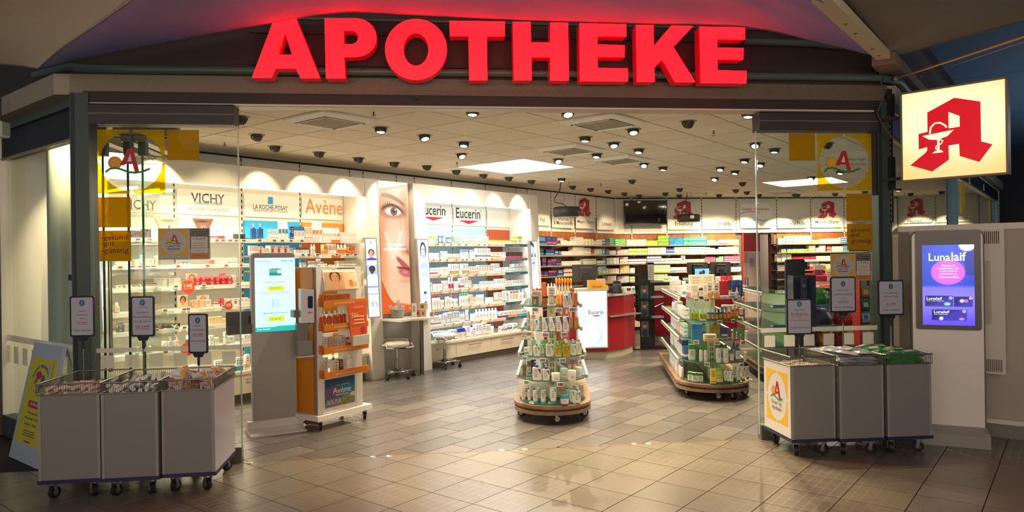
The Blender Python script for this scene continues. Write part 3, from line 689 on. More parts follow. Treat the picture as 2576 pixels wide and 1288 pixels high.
def lrp(b, y):
    txt_px(b, LWF, y, 'LA ROCHE-POSAY', 637, 516, 724, 528, INKB, .2); txt_px(b, LWF, y, 'LABORATOIRE DERMATOLOGIQUE', 637, 528.5, 724, 535, INKB)
    a = LWF.p(674, 495, y); c = LWF.p(687, 514, y); b.flat([(a[0], c[1]), (c[0], c[1]), (c[0], a[1]), (a[0], a[1])], y, M('2a94c8', .5))
z0 = LWF.p(650, 546, -.03)[1]; sign_panel(LWF, VF, 4.93, 5.75, z0, zt, 'white brand panel with blue square', lrp)
z0 = LWF.p(800, 552, -.03)[1]; sign_panel(LWF, VF, 5.79, 6.47, z0, zt, 'white brand panel with orange lettering', lambda b, y: txt_px(b, LWF, y, 'Avène', 768, 502, 861, 539, M('e8823c', .5)))
b = MB(); b.box(4.93, 5.75, -.036, -.03, 1.97, 2.2, M('2f9bd0', .5)); obj('blue_panel', b, VF); b = MB(); b.box(5.79, 6.47, -.036, -.03, 1.97, 2.2, M('ef8f3c', .5)); obj('orange_panel', b, VF)
def euc(b, y, xa, xb, s='Eucerin', tri=True):
    txt_px(b, LWF, y, s, xa, 524 + (xa - 1146) * .1, xb, 550 + (xa - 1146) * .1, M('2f3030', .5), .5)
    if tri:
        q = [LWF.p(x, yy, y) for x, yy in ((xa + 6, 553.5 + (xa - 1146) * .1), (xb + -4, 556 + (xa - 1146) * .1), ((xa + xb) / 2 + 1, 564 + (xa - 1146) * .1))]; b.flat([q[0], q[2], q[1]], y, M('c01030', .5))
    txt_px(b, LWF, y, '®', xb + 0, 529, xb + 3, 534, M('6a6a6a', .5))
z0 = LWF.p(1180, 568, -.03)[1]
sign_panel(LWF, EF, 8.80, 9.635, z0, 2.54, 'white brand panel with red arrow', lambda b, y: euc(b, y, 1147, 1208))
sign_panel(LWF, EF, 7.94, 8.76, z0, 2.54, 'white brand panel with red arrow, cut by the side panel', lambda b, y: euc(b, y, 1058, 1120))
sign_panel(LWF, EF, 9.67, 10.5, LWF.p(1260, 572, -.03)[1], 2.54, 'blank white panel', lambda b, y: None, 'f0ead8')
b = MB(); b.box(9.67, 10.3, -.036, -.03, 1.95, 2.19, M('b04a22', .5)); obj('rust_panel', b, EF); b = MB(); b.box(9.67, 10.1, -.036, -.03, .4, 1.9, M('a5564a', .5)); obj('rust_panel', b, EF)
# ---- pictures of faces (own drawings of nobody in particular)
def skin(u, v, base='f0b48c', dark='b8683c', lx=.5):
    c = np.ones(u.shape + (3,)) * hexc(base); return mixc(c, dark, np.clip(abs(u - lx) * 1.1, 0, 1) ** 2)
def close_face(u, v):                      # tall close-up: brow, one eye, nose wing, lips, chin
    c = np.ones(u.shape + (3,)) * hexc('f6c39c'); c = mixc(c, 'f08c50', .75 * sst(.35, 0, u) * sst(0, .7, 1 - v + .2)); c = mixc(c, 'fbdcc0', .8 * blob(u, v, .55, .52, .3, .16, .7))
    c = mixc(c, 'e08a58', .5 * blob(u, v, .1, .86, .3, .1, .8)); c = mixc(c, 'e48c5c', .55 * blob(u, v, .95, .8, .18, .3, .8))
    c = mixc(c, 'e9e4dc', sst(0, .01, v - .945 - .05 * u ** 2) * .9); c = mixc(c, 'b85c34', .6 * blob(u, v, .5, .965, .6, .008, .6, 3))
    bw = blob(u, v, .35, .895 , .36, .018, .5, -3) * 0 + (1 - sst(.010, .022, abs(v - (.905 - .05 * (u - .3) ** 2 - .07 * u * u)))) * sst(.02, .12, u) * sst(.98, .8, u)
    c = mixc(c, '6a3a22', .8 * bw * (.8 + .2 * np.sin(u * 90 + v * 300)))
    ed = np.hypot((u - .48) / .36, (v - .778) / .040); lid = (1 - sst(.9, 1.25, ed))
    c = mixc(c, '9c5030', .45 * (1 - sst(1., 1.8, ed))); c = mixc(c, 'f3e9e2', 1 - sst(.72, .86, ed)); c = mixc(c, '7a4a20', 1 - sst(.9, 1.05, np.hypot((u - .5) / .125, (v - .78) / .033)))
    c = mixc(c, 'b87a38', .7 * (1 - sst(.3, .8, np.hypot((u - .5) / .12, (v - .776) / .032)))); c = mixc(c, '140c08', 1 - sst(.8, 1.1, np.hypot((u - .5) / .055, (v - .782) / .016))); c = mixc(c, 'ffffff', 1 - sst(.5, 1.2, np.hypot((u - .55) / .03, (v - .793) / .008)))
    upl = (1 - sst(.006, .014, abs(v - (.829 - .33 * (u - .42) ** 2)))) * sst(.04, .14, u) * sst(.92, .75, u); c = mixc(c, '2c140c', .9 * upl)
    lash = (np.sin((u * 70 + v * 60)) > .2) * sst(.80, .84, v + .33 * (u - .4) ** 2) * sst(.868, .845, v + .33 * (u - .4) ** 2) * sst(.02, .1, u) * sst(.5, .3, u); c = mixc(c, '2c140c', .6 * lash)
    c = mixc(c, 'ffe6cc', .5 * blob(u, v, .83, .6, .06, .12, .6)); c = mixc(c, 'a8502c', .7 * blob(u, v, .93, .475, .1, .022, .6, -12)); c = mixc(c, 'c8744a', .5 * blob(u, v, .84, .49, .12, .04, .7))
    lipu = blob(u, v, .82, .365, .33, .026, .25, -12); lipl = blob(u, v, .86, .315, .27, .043, .25, -3); c = mixc(c, 'c85858', .85 * lipl); c = mixc(c, 'b84a4a', .9 * lipu); c = mixc(c, '6a1c1c', .8 * (1 - sst(.003, .009, abs(v - (.352 - .04 * (u - .55))))) * sst(.5, .6, u))
    c = mixc(c, 'f0a0a0', .5 * blob(u, v, .84, .31, .12, .012, .6)); c = mixc(c, 'd88858', .5 * blob(u, v, .9, .245, .25, .02, .7))
    jaw = .10 + .30 * np.clip(.42 - u, 0, 1) ** 1.6 * 2.2 - .05 * u; c = mixc(c, 'e0581c', sst(.02, -.01, v - jaw)); c = mixc(c, 'fbd8b8', .7 * (1 - sst(.004, .014, abs(v - jaw - .012))) * sst(.9, .3, u))
    ve_ = (abs(abs(u - .46) / .28 - np.clip((v - .41) / .22, 0, 1)) < .28) & (v > .41) & (v < .63) & (abs(u - .46) < .34); c = mixc(c, 'fff0e0', .5 * ve_)
    return c
def port_face(skinc, hair, bg, cloth, look=0., bw=False):
    def fn(u, v):
        c = np.ones(u.shape + (3,)) * hexc(bg); c = mixc(c, hair, blob(u, v, .5, .66, .30, .27, .1)); c = mixc(c, skinc, blob(u, v, .5 - .02, .34, .13, .2, .1)); c = mixc(c, cloth, blob(u, v, .5, .05, .5, .2, .08))
        c = mixc(c, skinc, blob(u, v, .5, .6, .22, .25, .06)); dk = hexc(skinc) * .55
        for s in (-1, 1):
            c = mixc(c, dk * .5, .8 * blob(u, v, .5 + s * .09 + look, .69, .055, .012, .4)); c = mixc(c, 'f4f0ec', blob(u, v, .5 + s * .09 + look, .645, .045, .016, .3)); c = mixc(c, '20140e', blob(u, v, .5 + s * .09 + look, .645, .02, .017, .3))
        c = mixc(c, dk, .5 * blob(u, v, .5 + look, .555, .035, .012, .4)); c = mixc(c, hexc('b04848') if not bw else dk, .85 * blob(u, v, .5 + look, .475, .075, .018, .3)); c = mixc(c, dk, .35 * blob(u, v, .68, .6, .06, .2, .6)); return c
    return fn
def stack_pics(u, v):                       # white strip with three pictures, blue bars, captions
    c = np.ones(u.shape + (3,)) * hexc('f2f6fc'); 
    for v0, v1, f_ in ((.72, .88, port_face('d89a74', '2a1a14', 'e4dcd8', '5848a0', .03)), (.51, .665, port_face('5a3424', '181010', 'a8c0e0', 'd8dce8'))):
        m = ((v > v0) & (v < v1)).astype(float); c = mixc(c, f_(u, np.clip((v - v0) / (v1 - v0), 0, 1)), m)
    for a, d in ((.37, .4), (.28, .3)): c = mixc(c, '6a8cc8', ((v > a) & (v < d)) * .8)
    c = mixc(c, '3c8cc0', blob(u, v, .5, .955, .06, .015, .1)); return c
def woman_bw(u, v):
    c = np.ones(u.shape + (3,)) * hexc('eef4fa'); m = (v > .62); q = port_face('dfe6ee', '38424c', 'e6eef6', 'c8d4e0', 0, True)(u, np.clip((v - .60) / .40, 0, 1)); c = mixc(c, q, sst(.58, .66, v))
    c = mixc(c, 'c4d0dc', .8 * blob(u, v, .8, .62, .09, .12, .2, -25)); c = mixc(c, 'd6e0ea', .8 * blob(u, v, .5, .5, .5, .1, .3, 10)); c = mixc(c, 'b0bfd0', .6 * (1 - sst(.004, .012, abs(v - .46 - .1 * np.sin(u * 3)))))
    for cy in (.30, .17): c = mixc(c, '2c3c78', blob(u, v, .5, cy, .13, .03, .1)); c = mixc(c, 'ffffff', blob(u, v, .52, cy - .035, .12, .03, .1)); c = mixc(c, '8c9cb0', .6 * (abs(v - cy + .065) < .004) * (abs(u - .5) < .2))
    return c
def half_face_bw(u, v):
    c = np.ones(u.shape + (3,)) * hexc('e4ecf4'); c = mixc(c, '202830', blob(u, v, .0, .93, .5, .07, .2)); c = mixc(c, 'cfd8e2', blob(u, v, .1, .72, .6, .22, .08))
    c = mixc(c, '1c2228', blob(u, v, .12, .76, .13, .012, .4)); c = mixc(c, '1c2228', blob(u, v, .6, .76, .1, .012, .4)); c = mixc(c, '3c4650', .7 * blob(u, v, .15, .79, .18, .008, .5)); c = mixc(c, '3c4650', .7 * blob(u, v, .62, .79, .12, .008, .5)); c = mixc(c, '7c8894', blob(u, v, .3, .64, .2, .014, .3)); return mixc(c, 'f4f8fc', sst(.42, .38, v))
# lit picture boxes leaning on the side panels
def litbox(lab, p, dy0, dy1, fn, nx, nz, e, sheets=None, cat='light box', t=.05, extra=None):
    """p: pixel corners bottom-left, bottom-right, top-right, top-left; dy0/dy1 wall distance at foot and top"""
    q = [LWF.p(*p[0], dy0), LWF.p(*p[1], dy0), LWF.p(*p[2], dy1), LWF.p(*p[3], dy1)]; ys = (dy0, dy0, dy1, dy1)
    x0, x1 = (q[0][0] + q[3][0]) / 2, (q[1][0] + q[2][0]) / 2; z0 = (q[0][1] + q[1][1]) / 2; z1 = (q[2][1] + q[3][1]) / 2
    th = thing('light_box', lab, cat, LWF.w(x0, dy0, 0), TH); w = x1 - x0; dy = dy1 - dy0; L = z1 - z0
    b = MB(); b.hexa([(0, 0, z0), (w, 0, z0), (w, t, z0), (0, t, z0), (0, dy, z1), (w, dy, z1), (w, dy + t, z1), (0, dy + t, z1)], M('b9b4aa', .35, .5)); obj('case', b, th)
    m = .018; k = m / L
    art('picture', 0, 0, 0, 0, 0, nx, nz, fn, th, e, ((m, -.003 + dy * k, z0 + m), (w - m, -.003 + dy * k, z0 + m), (w - m, dy * (1 - k) - .003, z1 - m), (m, dy * (1 - k) - .003, z1 - m)))
    if extra: b = MB(); extra(b, w, z0, z1, dy, L); obj('lettering', b, th)
    return th
def slantT(dy, L, z0): return Matrix(((1, 0, 0, 0), (0, 1, dy / L, -.006 - dy / L * z0), (0, 0, 1, 0), (0, 0, 0, 1)))
def fx(b, w, z0, z1, dy, L):
    b.T = slantT(dy, L, z0); m = M('fff4e8', .5, emit=1.2); b.text('WEIL GESUNDHEIT', w * .2, w * .83, z0 + L * .515, z0 + L * .531, 0, m); b.text('AUCH HAUTSACHE IST.', w * .12, w * .9, z0 + L * .482, z0 + L * .5, 0, m, .3); b.text('V', w * .06, w * .12, z0 + L * .962, z0 + L * .975, 0, m); b.text('V', w * .9, w * .96, z0 + L * .03, z0 + L * .045, 0, m)
litbox('tall lit picture of a face close-up, between the two wall shelving units', ((962, 791), (1032, 791), (1029, 462), (948, 452)), -.50, -.44, close_face, 90, 300, .95, extra=fx)
litbox('narrow lit strip of skincare pictures on the side panel left of the big face', ((925, 801), (955, 799), (950, 598), (918, 598)), -.665, -.60, stack_pics, 28, 150, 1.25, extra=lambda b, w, z0, z1, dy, L: (setattr(b, 'T', slantT(dy, L, z0)), b.text('0 %', w * .3, w * .85, z0 + L * .14, z0 + L * .2, 0, M('2a2a2a', .5)), b.text('THERMALWASSER', w * .1, w * .95, z0 + L * .335, z0 + L * .35, 0, M('3a4a6a', .5))))
litbox('narrow lit picture of a dark-haired woman, right of the big face', ((1063, 800), (1091, 797), (1074, 601), (1042, 600)), -.665, -.60, woman_bw, 30, 150, 1.1)
litbox('narrow lit half face picture at the far end of the cool-lit shelving', ((1342, 760), (1362, 760), (1351, 606), (1331, 605)), -.665, -.60, half_face_bw, 24, 110, 1.0)
litbox('narrow lit picture of a smiling woman behind the left glass door', ((252, 840), (268, 840), (264, 640), (249, 640)), -.665, -.60, woman_bw, 20, 100, 1.1)
# glossy grey panel and niche under the big face
t = thing('back_panel', 'glossy grey panel below the big lit face picture, behind the first stool', 'panel', LWF.w(6.74, 0), TH)
b = MB(); b.box(0, .66, -.42, -.36, .0, .84, M('a9a49a', .12, coat=.5)); obj('panel', b, t); b = MB(); b.box(0, .66, -.44, -.03, .84, .87, PORT); obj('ledge', b, t)
# ---- picture cards and round talkers on the warm shelves
for nm, fn, p, y in (('pale eye picture on the wall over the top warm shelf', lambda u, v: mixc(mixc(mixc(skin(u, v, 'e8b898', 'c88860'), 'f4ece8', blob(u, v, .55, .5, .2, .17, .2)), '5a3a20', blob(u, v, .57, .5, .07, .15, .2)), '8a5a3c', blob(u, v, .5, .85, .3, .05, .3)), (389, 546, 455, 600), 0),
                     ('dark eye picture on the wall over the top warm shelf', lambda u, v: mixc(mixc(mixc(skin(u, v, '8a5034', '4a2414'), 'e8dcd4', blob(u, v, .5, .5, .2, .14, .2)), '201008', blob(u, v, .52, .5, .07, .13, .2)), '1c0c08', blob(u, v, .45, .85, .35, .05, .3)), (484, 549, 538, 600), 0)):
    a = LWF.p(p[0], p[1], -.04); c = LWF.p(p[2], p[3], -.04); t = thing('wall_picture', nm, 'picture', LWF.w(a[0], -.04, 0), TH); w = c[0] - a[0]
    b = MB(); b.prism([(.12, c[1]), (w - .12, c[1]), (w, a[1]), (0, a[1])], 0, .008, WHITE, 'y'); obj('backing', b, t); art('picture', 0, 0, 0, 0, 0, 40, 30, fn, t, 0, ((.12, -.002, c[1]), (w - .12, -.002, c[1]), (w, -.002, a[1]), (0, -.002, a[1])))
for px, py, r, w_ in ((473.5, 722, 16, 'large round orange 10 euro tag on the third warm shelf'), (575, 768.5, 10, 'small round orange 10 euro tag right of the others'), (472, 878, 16, 'round orange 10 euro tag half hidden behind a sign card')):
    x, z = LWF.p(px, py, -.48); s = r * LWF.dep(px) / FPX; t = thing('round_tag', w_, 'tag', LWF.w(x, -.48, z), TH); b = MB(); b.prism(ell(0, 0, s, s, 24), -.003, .0, M('e0502c', .4), 'y'); obj('disc', b, t)
    b = MB(); b.text('10€', -s * .65, s * .65, -s * .05, s * .5, -.0036, WHITE, .5); b.text('ROUTINE RABATT', -s * .7, s * .7, -s * .3, -s * .15, -.0036, WHITE); obj('lettering', b, t)
for px, yb, w_, hp, z, fn, lab in ((471, 711, 27, 30, VZ[2], port_face('c88a64', '2a1812', 'e8a070', 'e8b890'), 'standing face card above the large orange tag'), (448, 771, 25, 34, VZ[3], port_face('d09870', '1c120e', 'e0c0a0', 'e8b890'), 'standing face card on fourth warm shelf'), (515, 755, 32, 22, VZ[3], port_face('dba582', 'c08858', 'ecd0b8', 'e8c8b0'), 'lips card behind tan boxes on fourth warm shelf')):
    x = LWF.p(px, 650, -.3)[0]; d = LWF.dep(px, -.3); w = w_ * d / FPX; h = hp * d / FPX * (1.3 if px == 515 else 1); t = thing('face_card', lab, 'card', LWF.w(x, -.40 if px != 515 else -.25, z + .001), TH)
    b = MB(); b.box(-w / 2, w / 2, 0, .01, 0, h, WHITE); obj('card', b, t); art('picture', -w / 2, w / 2, 0, h, -.002, 24, 30, fn, t)
KIND[0] = 'cosmetics_box'
W1, W2_, W3, W4, W5, W6, W7 = ['%s warm-lit shelf' % s for s in ('top', 'second', 'third', 'fourth', 'fifth', 'sixth', 'lowest')]
row(LWF, -.45, VZ[0], W1, '''286 327 12 3 1 boxt e8562c f4efe6 orange cream box
330 355 18 2 1 boxv 3a322c b02020 dark care box
363 382 22 1 1 boxv 2a2420 c02020 tall black care box
531 549 7 3 1 jar 2c2424 8c1c1c black and red mini jar
553 567 8 1 1 boxa b01c1c 701414 dark red mini box
592 618 13 3 1 boxt 2c2420 24483c black and green box''')
row(LWF, -.45, VZ[1], W2_, '''293 332 10 3 1 boxa efe8da d8c8a0 pale cream box
340 352 15 1 1 boxv f4f0e6 c8a24a white gold letter box
353 362 33 1 1 bot 6cb0b8 2c6c7c teal serum bottle
364 388 16 2 1 boxv f4f0e6 b88c3c white gold V box
390 398 24 1 1 boxv f4f0e6 b88c3c tall white V box
452 482 6 3 1 jar 3c8c9c 2c5c6c low teal jar
531 539 15 1 1 boxt e8562c f4efe6 orange-top box
541 574 15 3 1 boxn e4e0da 8c8c8c silver-white box
580 596 15 1 1 boxa f0ece4 8aa0a0 single pale grey box''')
row(LWF, -.45, VZ[2], W3, '''292 308 8 1 1 boxv d8d2c4 6a6660 low grey box far left
316 332 8 1 1 boxv d8d2c4 6a6660 low grey box by pale edge
340 355 8 1 1 boxv d8d2c4 6a6660 low grey box by glass edge
373 391 11 1 1 boxt f0eadc d84830 white box with red lid band
393 421 21 2 1 boxv cfcac0 f4f0e8 silver V box
423 455 20 2 2 boxv cfcac0 f4f0e8 small silver V box
489 519 21 2 2 boxv c01c24 f4e4e0 red V box
526 540 20 1 2 boxv c01c24 f4e4e0 red V box middle pile
542 553 20 1 1 boxv b81c24 f4e4e0 red upright V box
556 566 28 1 1 boxv b81c24 f4e4e0 tallest red V box
571 584 20 1 2 boxv c01c24 f4e4e0 red V box right pile
586 593 23 1 1 boxa f0d8d0 d88080 slim pale pink box''')
row(LWF, -.45, VZ[3], W4, '''287 302 27 1 1 botc c8a48c e8d8c8 tan lotion bottle
381 397 19 1 1 boxv d8a45c f4e8d0 tan V box
466 480 5 1 1 boxa d0a888 b08060 flat tan box
484 514 20 2 2 boxv d9ae84 f4e8d8 tan pink V box
516 530 19 1 1 boxn ece6dc a08c78 white narrow box
539 552 10 1 1 boxt f0ece4 c02828 low white red box
553 562 20 1 2 boxv c01c24 f4e4e0 red V box pile
563 571 19 1 1 boxa efe6dc d8c0b0 pale box beside red pile
573 599 17 2 1 boxq f0ece4 c83028 white display pack
603 624 18 2 1 boxn ece6dc a08c78 beige pack by blue bay''')
row(LWF, -.45, VZ[4], W5, '''295 307 25 1 1 boxv 5a564e d8d0c0 dark grey tall V box
311 330 20 2 1 boxv b0aa9c f0e8d8 grey V box
388 411 14 1 1 boxv 2c2018 d8c8b0 dark brown flat V box
422 452 10 1 1 boxv 241c18 e8d8c0 wide black V box
524 557 19 4 1 boxv e8cf9c b8823c gold cream V box
558 567 13 1 1 boxv e8cf9c b8823c low gold V box''')
row(LWF, -.45, VZ[5], W6, '''312 334 16 2 1 bot b8dcd4 e8f0ec pale mint bottle
340 384 18 3 1 bot 8cc8bc e8f0ec mint green bottle
405 420 26 1 1 tube f4f0ea e8e4dc white V tube
422 434 36 1 1 pump e6e4de d0ccc4 grey white pump bottle
437 450 36 1 1 pump f2f0ea d0a090 white pump bottle
465 476 34 1 1 botc 1c5c34 2c7c44 dark green bottle
525 536 27 1 1 boxv f2f0e8 2c9c54 tall white green V box
538 549 20 1 1 boxv f2f0e8 2c9c54 short white green V box
563 570 32 1 1 boxn ece8dc 5ca070 slim pale box
572 588 19 1 1 boxa e8efe8 9cccb0 pale mint box
604 624 20 3 1 bot e8e4dc f2efe8 pale small bottle''')
row(LWF, -.50, .37, 'board under the warm shelves', '''365 402 9 3 1 boxa b8282c e8c0b8 flat red box
404 486 9 12 1 jar f2efe8 e8e4dc white small jar
474 495 30 1 1 boxa f2eee6 d8502c white box with red band
503 523 11 2 1 boxb f2eee6 c03828 low red and white box
538 558 34 3 1 boxa f2f0e8 3c9c5c tall white green-band box
566 588 14 2 1 boxa efe8d8 c8b890 low cream box
591 609 34 3 1 boxb eef2ee 2c8c9c teal green box
616 626 38 1 1 boxa efe6d4 c8b088 tall beige box''')
B1 = ['%s shelf before the %s panel' % (s, c) for s in ('top', 'second', 'third') for c in ('blue', 'orange')]
row(LWF, -.45, AZ[0], B1[0], '''635 648 38 1 1 pump 1c5ca8 1c5ca8 upright blue pump bottle
652 665 38 1 1 pump 2464ac 1c5ca8 tilted blue pump bottle
678 702 24 5 1 boxn f4f2ee 3c8cc0 small white box
702 727 46 3 1 can f6f4f0 3c8cc0 tall white aerosol can
734 740 32 1 1 boxn 2c3470 c8d0e8 navy box
741 767 32 3 1 boxt f4f2ee 3c7cb0 white box with navy line''')
row(LWF, -.45, AZ[0], B1[1], '''770 786 32 2 1 boxn f4f0ea d89868 white upright box
787 813 44 3 1 can f6f4f0 e8a070 tall white spray can
814 847 30 5 1 can f6f4f0 f0d0b0 short white spray can
849 857 30 1 1 can f6f4f0 e8a070 lone white spray can
859 899 19 8 1 boxn f4f0ea e0c8b0 small white carton''')
row(LWF, -.45, AZ[1], B1[2], '''628 650 24 4 1 boxn f0ece6 6a6a70 white narrow carton
651 663 22 1 1 boxq f0ece6 d83c28 white box with red square
664 676 18 3 1 boxn f0ece6 4a4a50 tiny white carton
679 728 24 3 1 boxq f2f0ec c83c3c wide white gift carton
729 737 18 1 1 boxn e8e4de 4a4a50 lone narrow carton
744 778 19 5 1 boxt f2f0ec 5a5a60 white carton with grey top''')
row(LWF, -.45, AZ[1], B1[3], '''783 795 26 2 1 bot f2e8dc e8a070 white orange bottle
815 825 26 1 1 boxa e8a878 e87c34 peach carton
826 847 27 2 1 boxn f0e0cc c88c5c beige tall carton
850 874 25 3 1 botc e8b080 e87c34 peach bottle
878 894 20 2 1 boxb e88a4c e0682c orange carton''')
row(LWF, -.45, AZ[2], B1[4], '''757 770 26 2 1 boxt f2efe8 2c7cac white carton with blue square''')
row(LWF, -.45, AZ[2], B1[5], '''779 799 21 3 1 boxn e4e2de 8a8a8a silver carton
800 807 26 1 1 boxa f0ece4 6a7a70 tall white carton
808 814 18 1 1 boxn f0ece4 a08c7c mid white carton
815 823 14 1 1 boxn f0ece4 a08c7c low white carton
828 839 10 1 1 jar e8b89c c8886c pink glass jar
841 849 9 1 1 boxn f2eee6 c8b8a8 tiny white box
851 900 19 4 2 boxn e8dcc4 b8a888 flat beige carton''')
for k, (z, tx) in enumerate(((AZ[3], 'fourth shelf right of the orange stand'), (AZ[4], 'fifth shelf right of the orange stand'), (AZ[5], 'sixth shelf right of the orange stand'), (AZ[6], 'seventh shelf right of the orange stand'))):
    row(LWF, -.45, z, tx, '894 906 %d 2 1 boxn f0e4d0 d0a880 small beige carton\n' % (14 + k))
    row(LWF, -.45, z, '%s shelf left of kiosk' % ('upper', 'middle', 'lower', 'lowest')[k], '612 628 %d 2 1 boxn e8e4dc 7ca4c0 pale grey carton\n' % (15 + k))
K = ['%s cool-lit shelf' % s for s in ('top', 'second', 'third', 'fourth', 'fifth', 'sixth')]
row(LWF, -.45, EZ[0], K[0], '''1079 1088 12 2 1 boxn e8eef0 8ca0a8 pale mini carton
1088 1096 18 1 1 boxt f0f0e4 c8d040 lime-top white carton
1097 1105 14 1 1 botc 4c6c88 e0e8ec squat blue bottle
1106 1122 28 2 1 botc 5a7d96 e0e8ec tall blue-grey bottle
1124 1137 22 3 1 botc 4f708c d8e2ea short blue bottle
1137 1145 28 1 1 pump 7cb09a c8d040 green pump bottle
1146 1163 22 3 1 botc 74aa90 dce8e0 green bottle
1167 1183 20 3 1 boxa f4f2ec 9cc89c white green-line carton
1185 1196 20 2 1 boxa f4f2ec 9cc89c second pair carton
1197 1206 20 2 1 boxa f4f2ec 9cc89c third pair carton
1212 1230 19 4 1 boxa f4f2ec 9cc89c slim green-line carton
1232 1302 10 8 1 boxt f2ead8 b4c820 low yellow-green carton
1304 1314 20 1 1 boxt f2ead8 a4bc20 tall yellow-green carton''')
row(LWF, -.45, EZ[1], K[1], '''1075 1105 16 5 1 boxn eef2f6 9cb0c4 white blue carton
1112 1126 20 3 1 boxn eef2f6 8ca0b8 white carton
1127 1156 13 6 1 boxb f0eee8 a09078 low carton with brown foot
1163 1179 24 3 1 boxt eef2f8 90a8c4 tall carton blue head
1183 1198 23 3 1 botc e4eaf2 c8d4e4 pale blue bottle
1201 1234 26 5 1 boxa f0f2f6 7c94ac tall carton grey line
1238 1259 16 2 1 boxa efece4 d8a050 carton with orange mark
1261 1273 16 2 1 boxn e4eaf0 90a0b0 pale narrow carton
1279 1315 15 3 1 boxb 3a3436 b84870 dark carton with pink print''')
row(LWF, -.45, EZ[2], K[2], '''1077 1101 18 4 1 boxa f0f2f6 a83848 white red-line carton
1102 1114 18 2 1 boxn e8eef6 98a8c0 pale blue carton
1116 1131 19 2 1 boxn f2eeea b8a890 ivory carton
1133 1155 26 4 1 boxb f0f2f6 a89868 tall carton gold foot
1156 1163 14 1 1 boxn e4e8f0 98a8c0 low lilac carton
1164 1178 26 2 1 boxb f0f2f6 a89868 tall carton pair gold foot
1180 1204 18 4 1 boxb f2e6e0 d0a090 pink foot carton
1205 1242 20 6 1 boxq f2ece8 d8a898 white rose carton
1243 1257 23 2 1 boxn e4eef6 90a8c0 icy tall carton
1259 1275 13 3 1 tube e8ecf0 b8c8d4 small white tube
1277 1291 13 3 1 boxa eef0f0 9cbcc0 low icy carton
1293 1319 20 3 2 boxb eef2f2 9cc4c4 teal-foot carton''')
row(LWF, -.45, EZ[3], K[3], '''1079 1087 22 1 1 boxn eef2f6 b0b8c4 white carton left
1090 1114 22 4 1 bot f2f2f4 b01830 white red-cap bottle
1115 1127 24 2 1 boxn eef2f6 c0707c white tall carton
1128 1142 31 2 1 botc c0c8c8 b01830 clear red-label bottle
1143 1155 27 2 1 bot f2f2f4 c01c38 white bottle, red cap
1157 1167 28 2 1 boxa eef0f4 c06070 white carton, red line
1168 1178 30 2 1 boxn e8eef4 88b098 pale tall carton
1180 1189 27 1 1 bot d9a812 c01c30 yellow oil bottle
1191 1210 10 5 1 boxn e0e8f0 90a8c0 tiny icy carton
1212 1241 16 5 1 boxn eef2f8 88a0c0 white blue-print carton
1248 1272 20 4 1 boxn e4ecf4 a0b4c8 ice blue carton
1274 1286 14 2 1 boxa f0f0ee d0b8a0 low ivory carton
1289 1317 14 5 1 boxn e6eef4 9cb4c8 low ice carton''')
row(LWF, -.45, EZ[4], K[4], '''1088 1108 34 3 1 bot f2eeea b01830 white red-cap lotion
1109 1119 26 1 1 bot f4ece4 c01c38 squat red-cap lotion
1120 1131 35 2 1 bot f2eeea b01830 tall red-cap lotion
1132 1142 30 1 1 bot f2f2ee 4ca05c green-cap lotion
1143 1154 26 1 1 bot f2eeea c01c38 wide red-cap lotion
1156 1179 32 4 1 bot eef2f2 6cb47c white mint-cap lotion
1182 1189 27 1 1 boxn f2e6d6 d0b090 beige carton
1190 1197 20 1 1 boxn f4ead8 e0a868 beige low carton
1199 1218 32 3 1 bot f0f2f6 1c4a90 blue-cap lotion
1221 1241 16 4 1 roll f6f6f6 f0f0f0 white roll-on
1249 1263 26 2 1 boxa f0e8e0 d8b8a0 rose-white carton
1264 1278 29 2 1 tube eef4f8 70b0d0 white blue tube
1281 1303 27 3 1 boxq f0eae4 d8c0a8 ivory tall carton
1305 1321 28 2 1 bot e8f0f4 80b8d0 icy blue bottle''')
row(LWF, -.45, EZ[5], K[5], '''1088 1107 19 3 1 boxa eef2f8 b8606c white red-dash carton
1108 1120 25 2 1 boxn eaf0f8 a0b0c8 pale wide carton
1122 1131 28 1 1 boxn eef2f8 8090a8 tall grey-print carton
1133 1154 29 3 1 boxn eef2f8 8898b0 tall ice carton
1155 1169 27 3 1 bot f0f4f8 b8c4d4 ice-white bottle
1172 1181 30 1 1 tube f0f4f8 a0b0c8 tall white tube
1183 1194 19 2 1 roll eef2f8 e0e8f4 white stick
1196 1252 27 7 1 bot e8eef6 d0dcec grey-white shampoo bottle
1255 1276 15 2 1 boxb f0eef4 5a3c8c purple-foot carton
1278 1301 15 3 1 boxb f2ece4 e08830 orange-foot carton
1303 1324 14 3 1 boxb eef2f2 2c9cac teal-band carton''')
row(LWF, -.50, .37, 'board under the cool shelves', '''1095 1112 24 2 1 bot f0f4f8 2458a8 white jug with blue cap
1113 1130 24 2 1 boxn eef2f8 8898b0 ice carton
1132 1147 26 2 1 boxn f2f0ee 90a0b0 ivory-white carton
1149 1170 27 2 1 jar eef2f6 24489c big jar with blue lid
1172 1181 30 1 1 boxn eef2f8 8898b0 upright ice carton
1182 1191 32 1 1 bot f0f4f8 2458a8 lotion with blue cap
1195 1209 31 2 1 boxn f0f4f8 8898b0 tall ice-white carton
1211 1221 34 1 1 boxn f2eeea 90a0b0 tallest ivory carton
1223 1233 26 2 1 boxn f2eeea 8898b0 narrow ivory carton
1235 1243 26 1 1 bot f2f4f8 2458a8 small blue-cap lotion
1259 1271 17 2 1 boxs f4f2f0 d84c6c white carton, pink figure
1272 1286 20 2 1 boxs f4f2f0 2c6cb0 white carton, blue figure
1289 1300 20 1 1 boxs f0f4f2 3cb0a0 white carton, mint figure''')

flush('cosmetics_box', 'small cosmetics cartons filling the rest of the two wall shelving units'); KIND[0] = 'medicine_box'
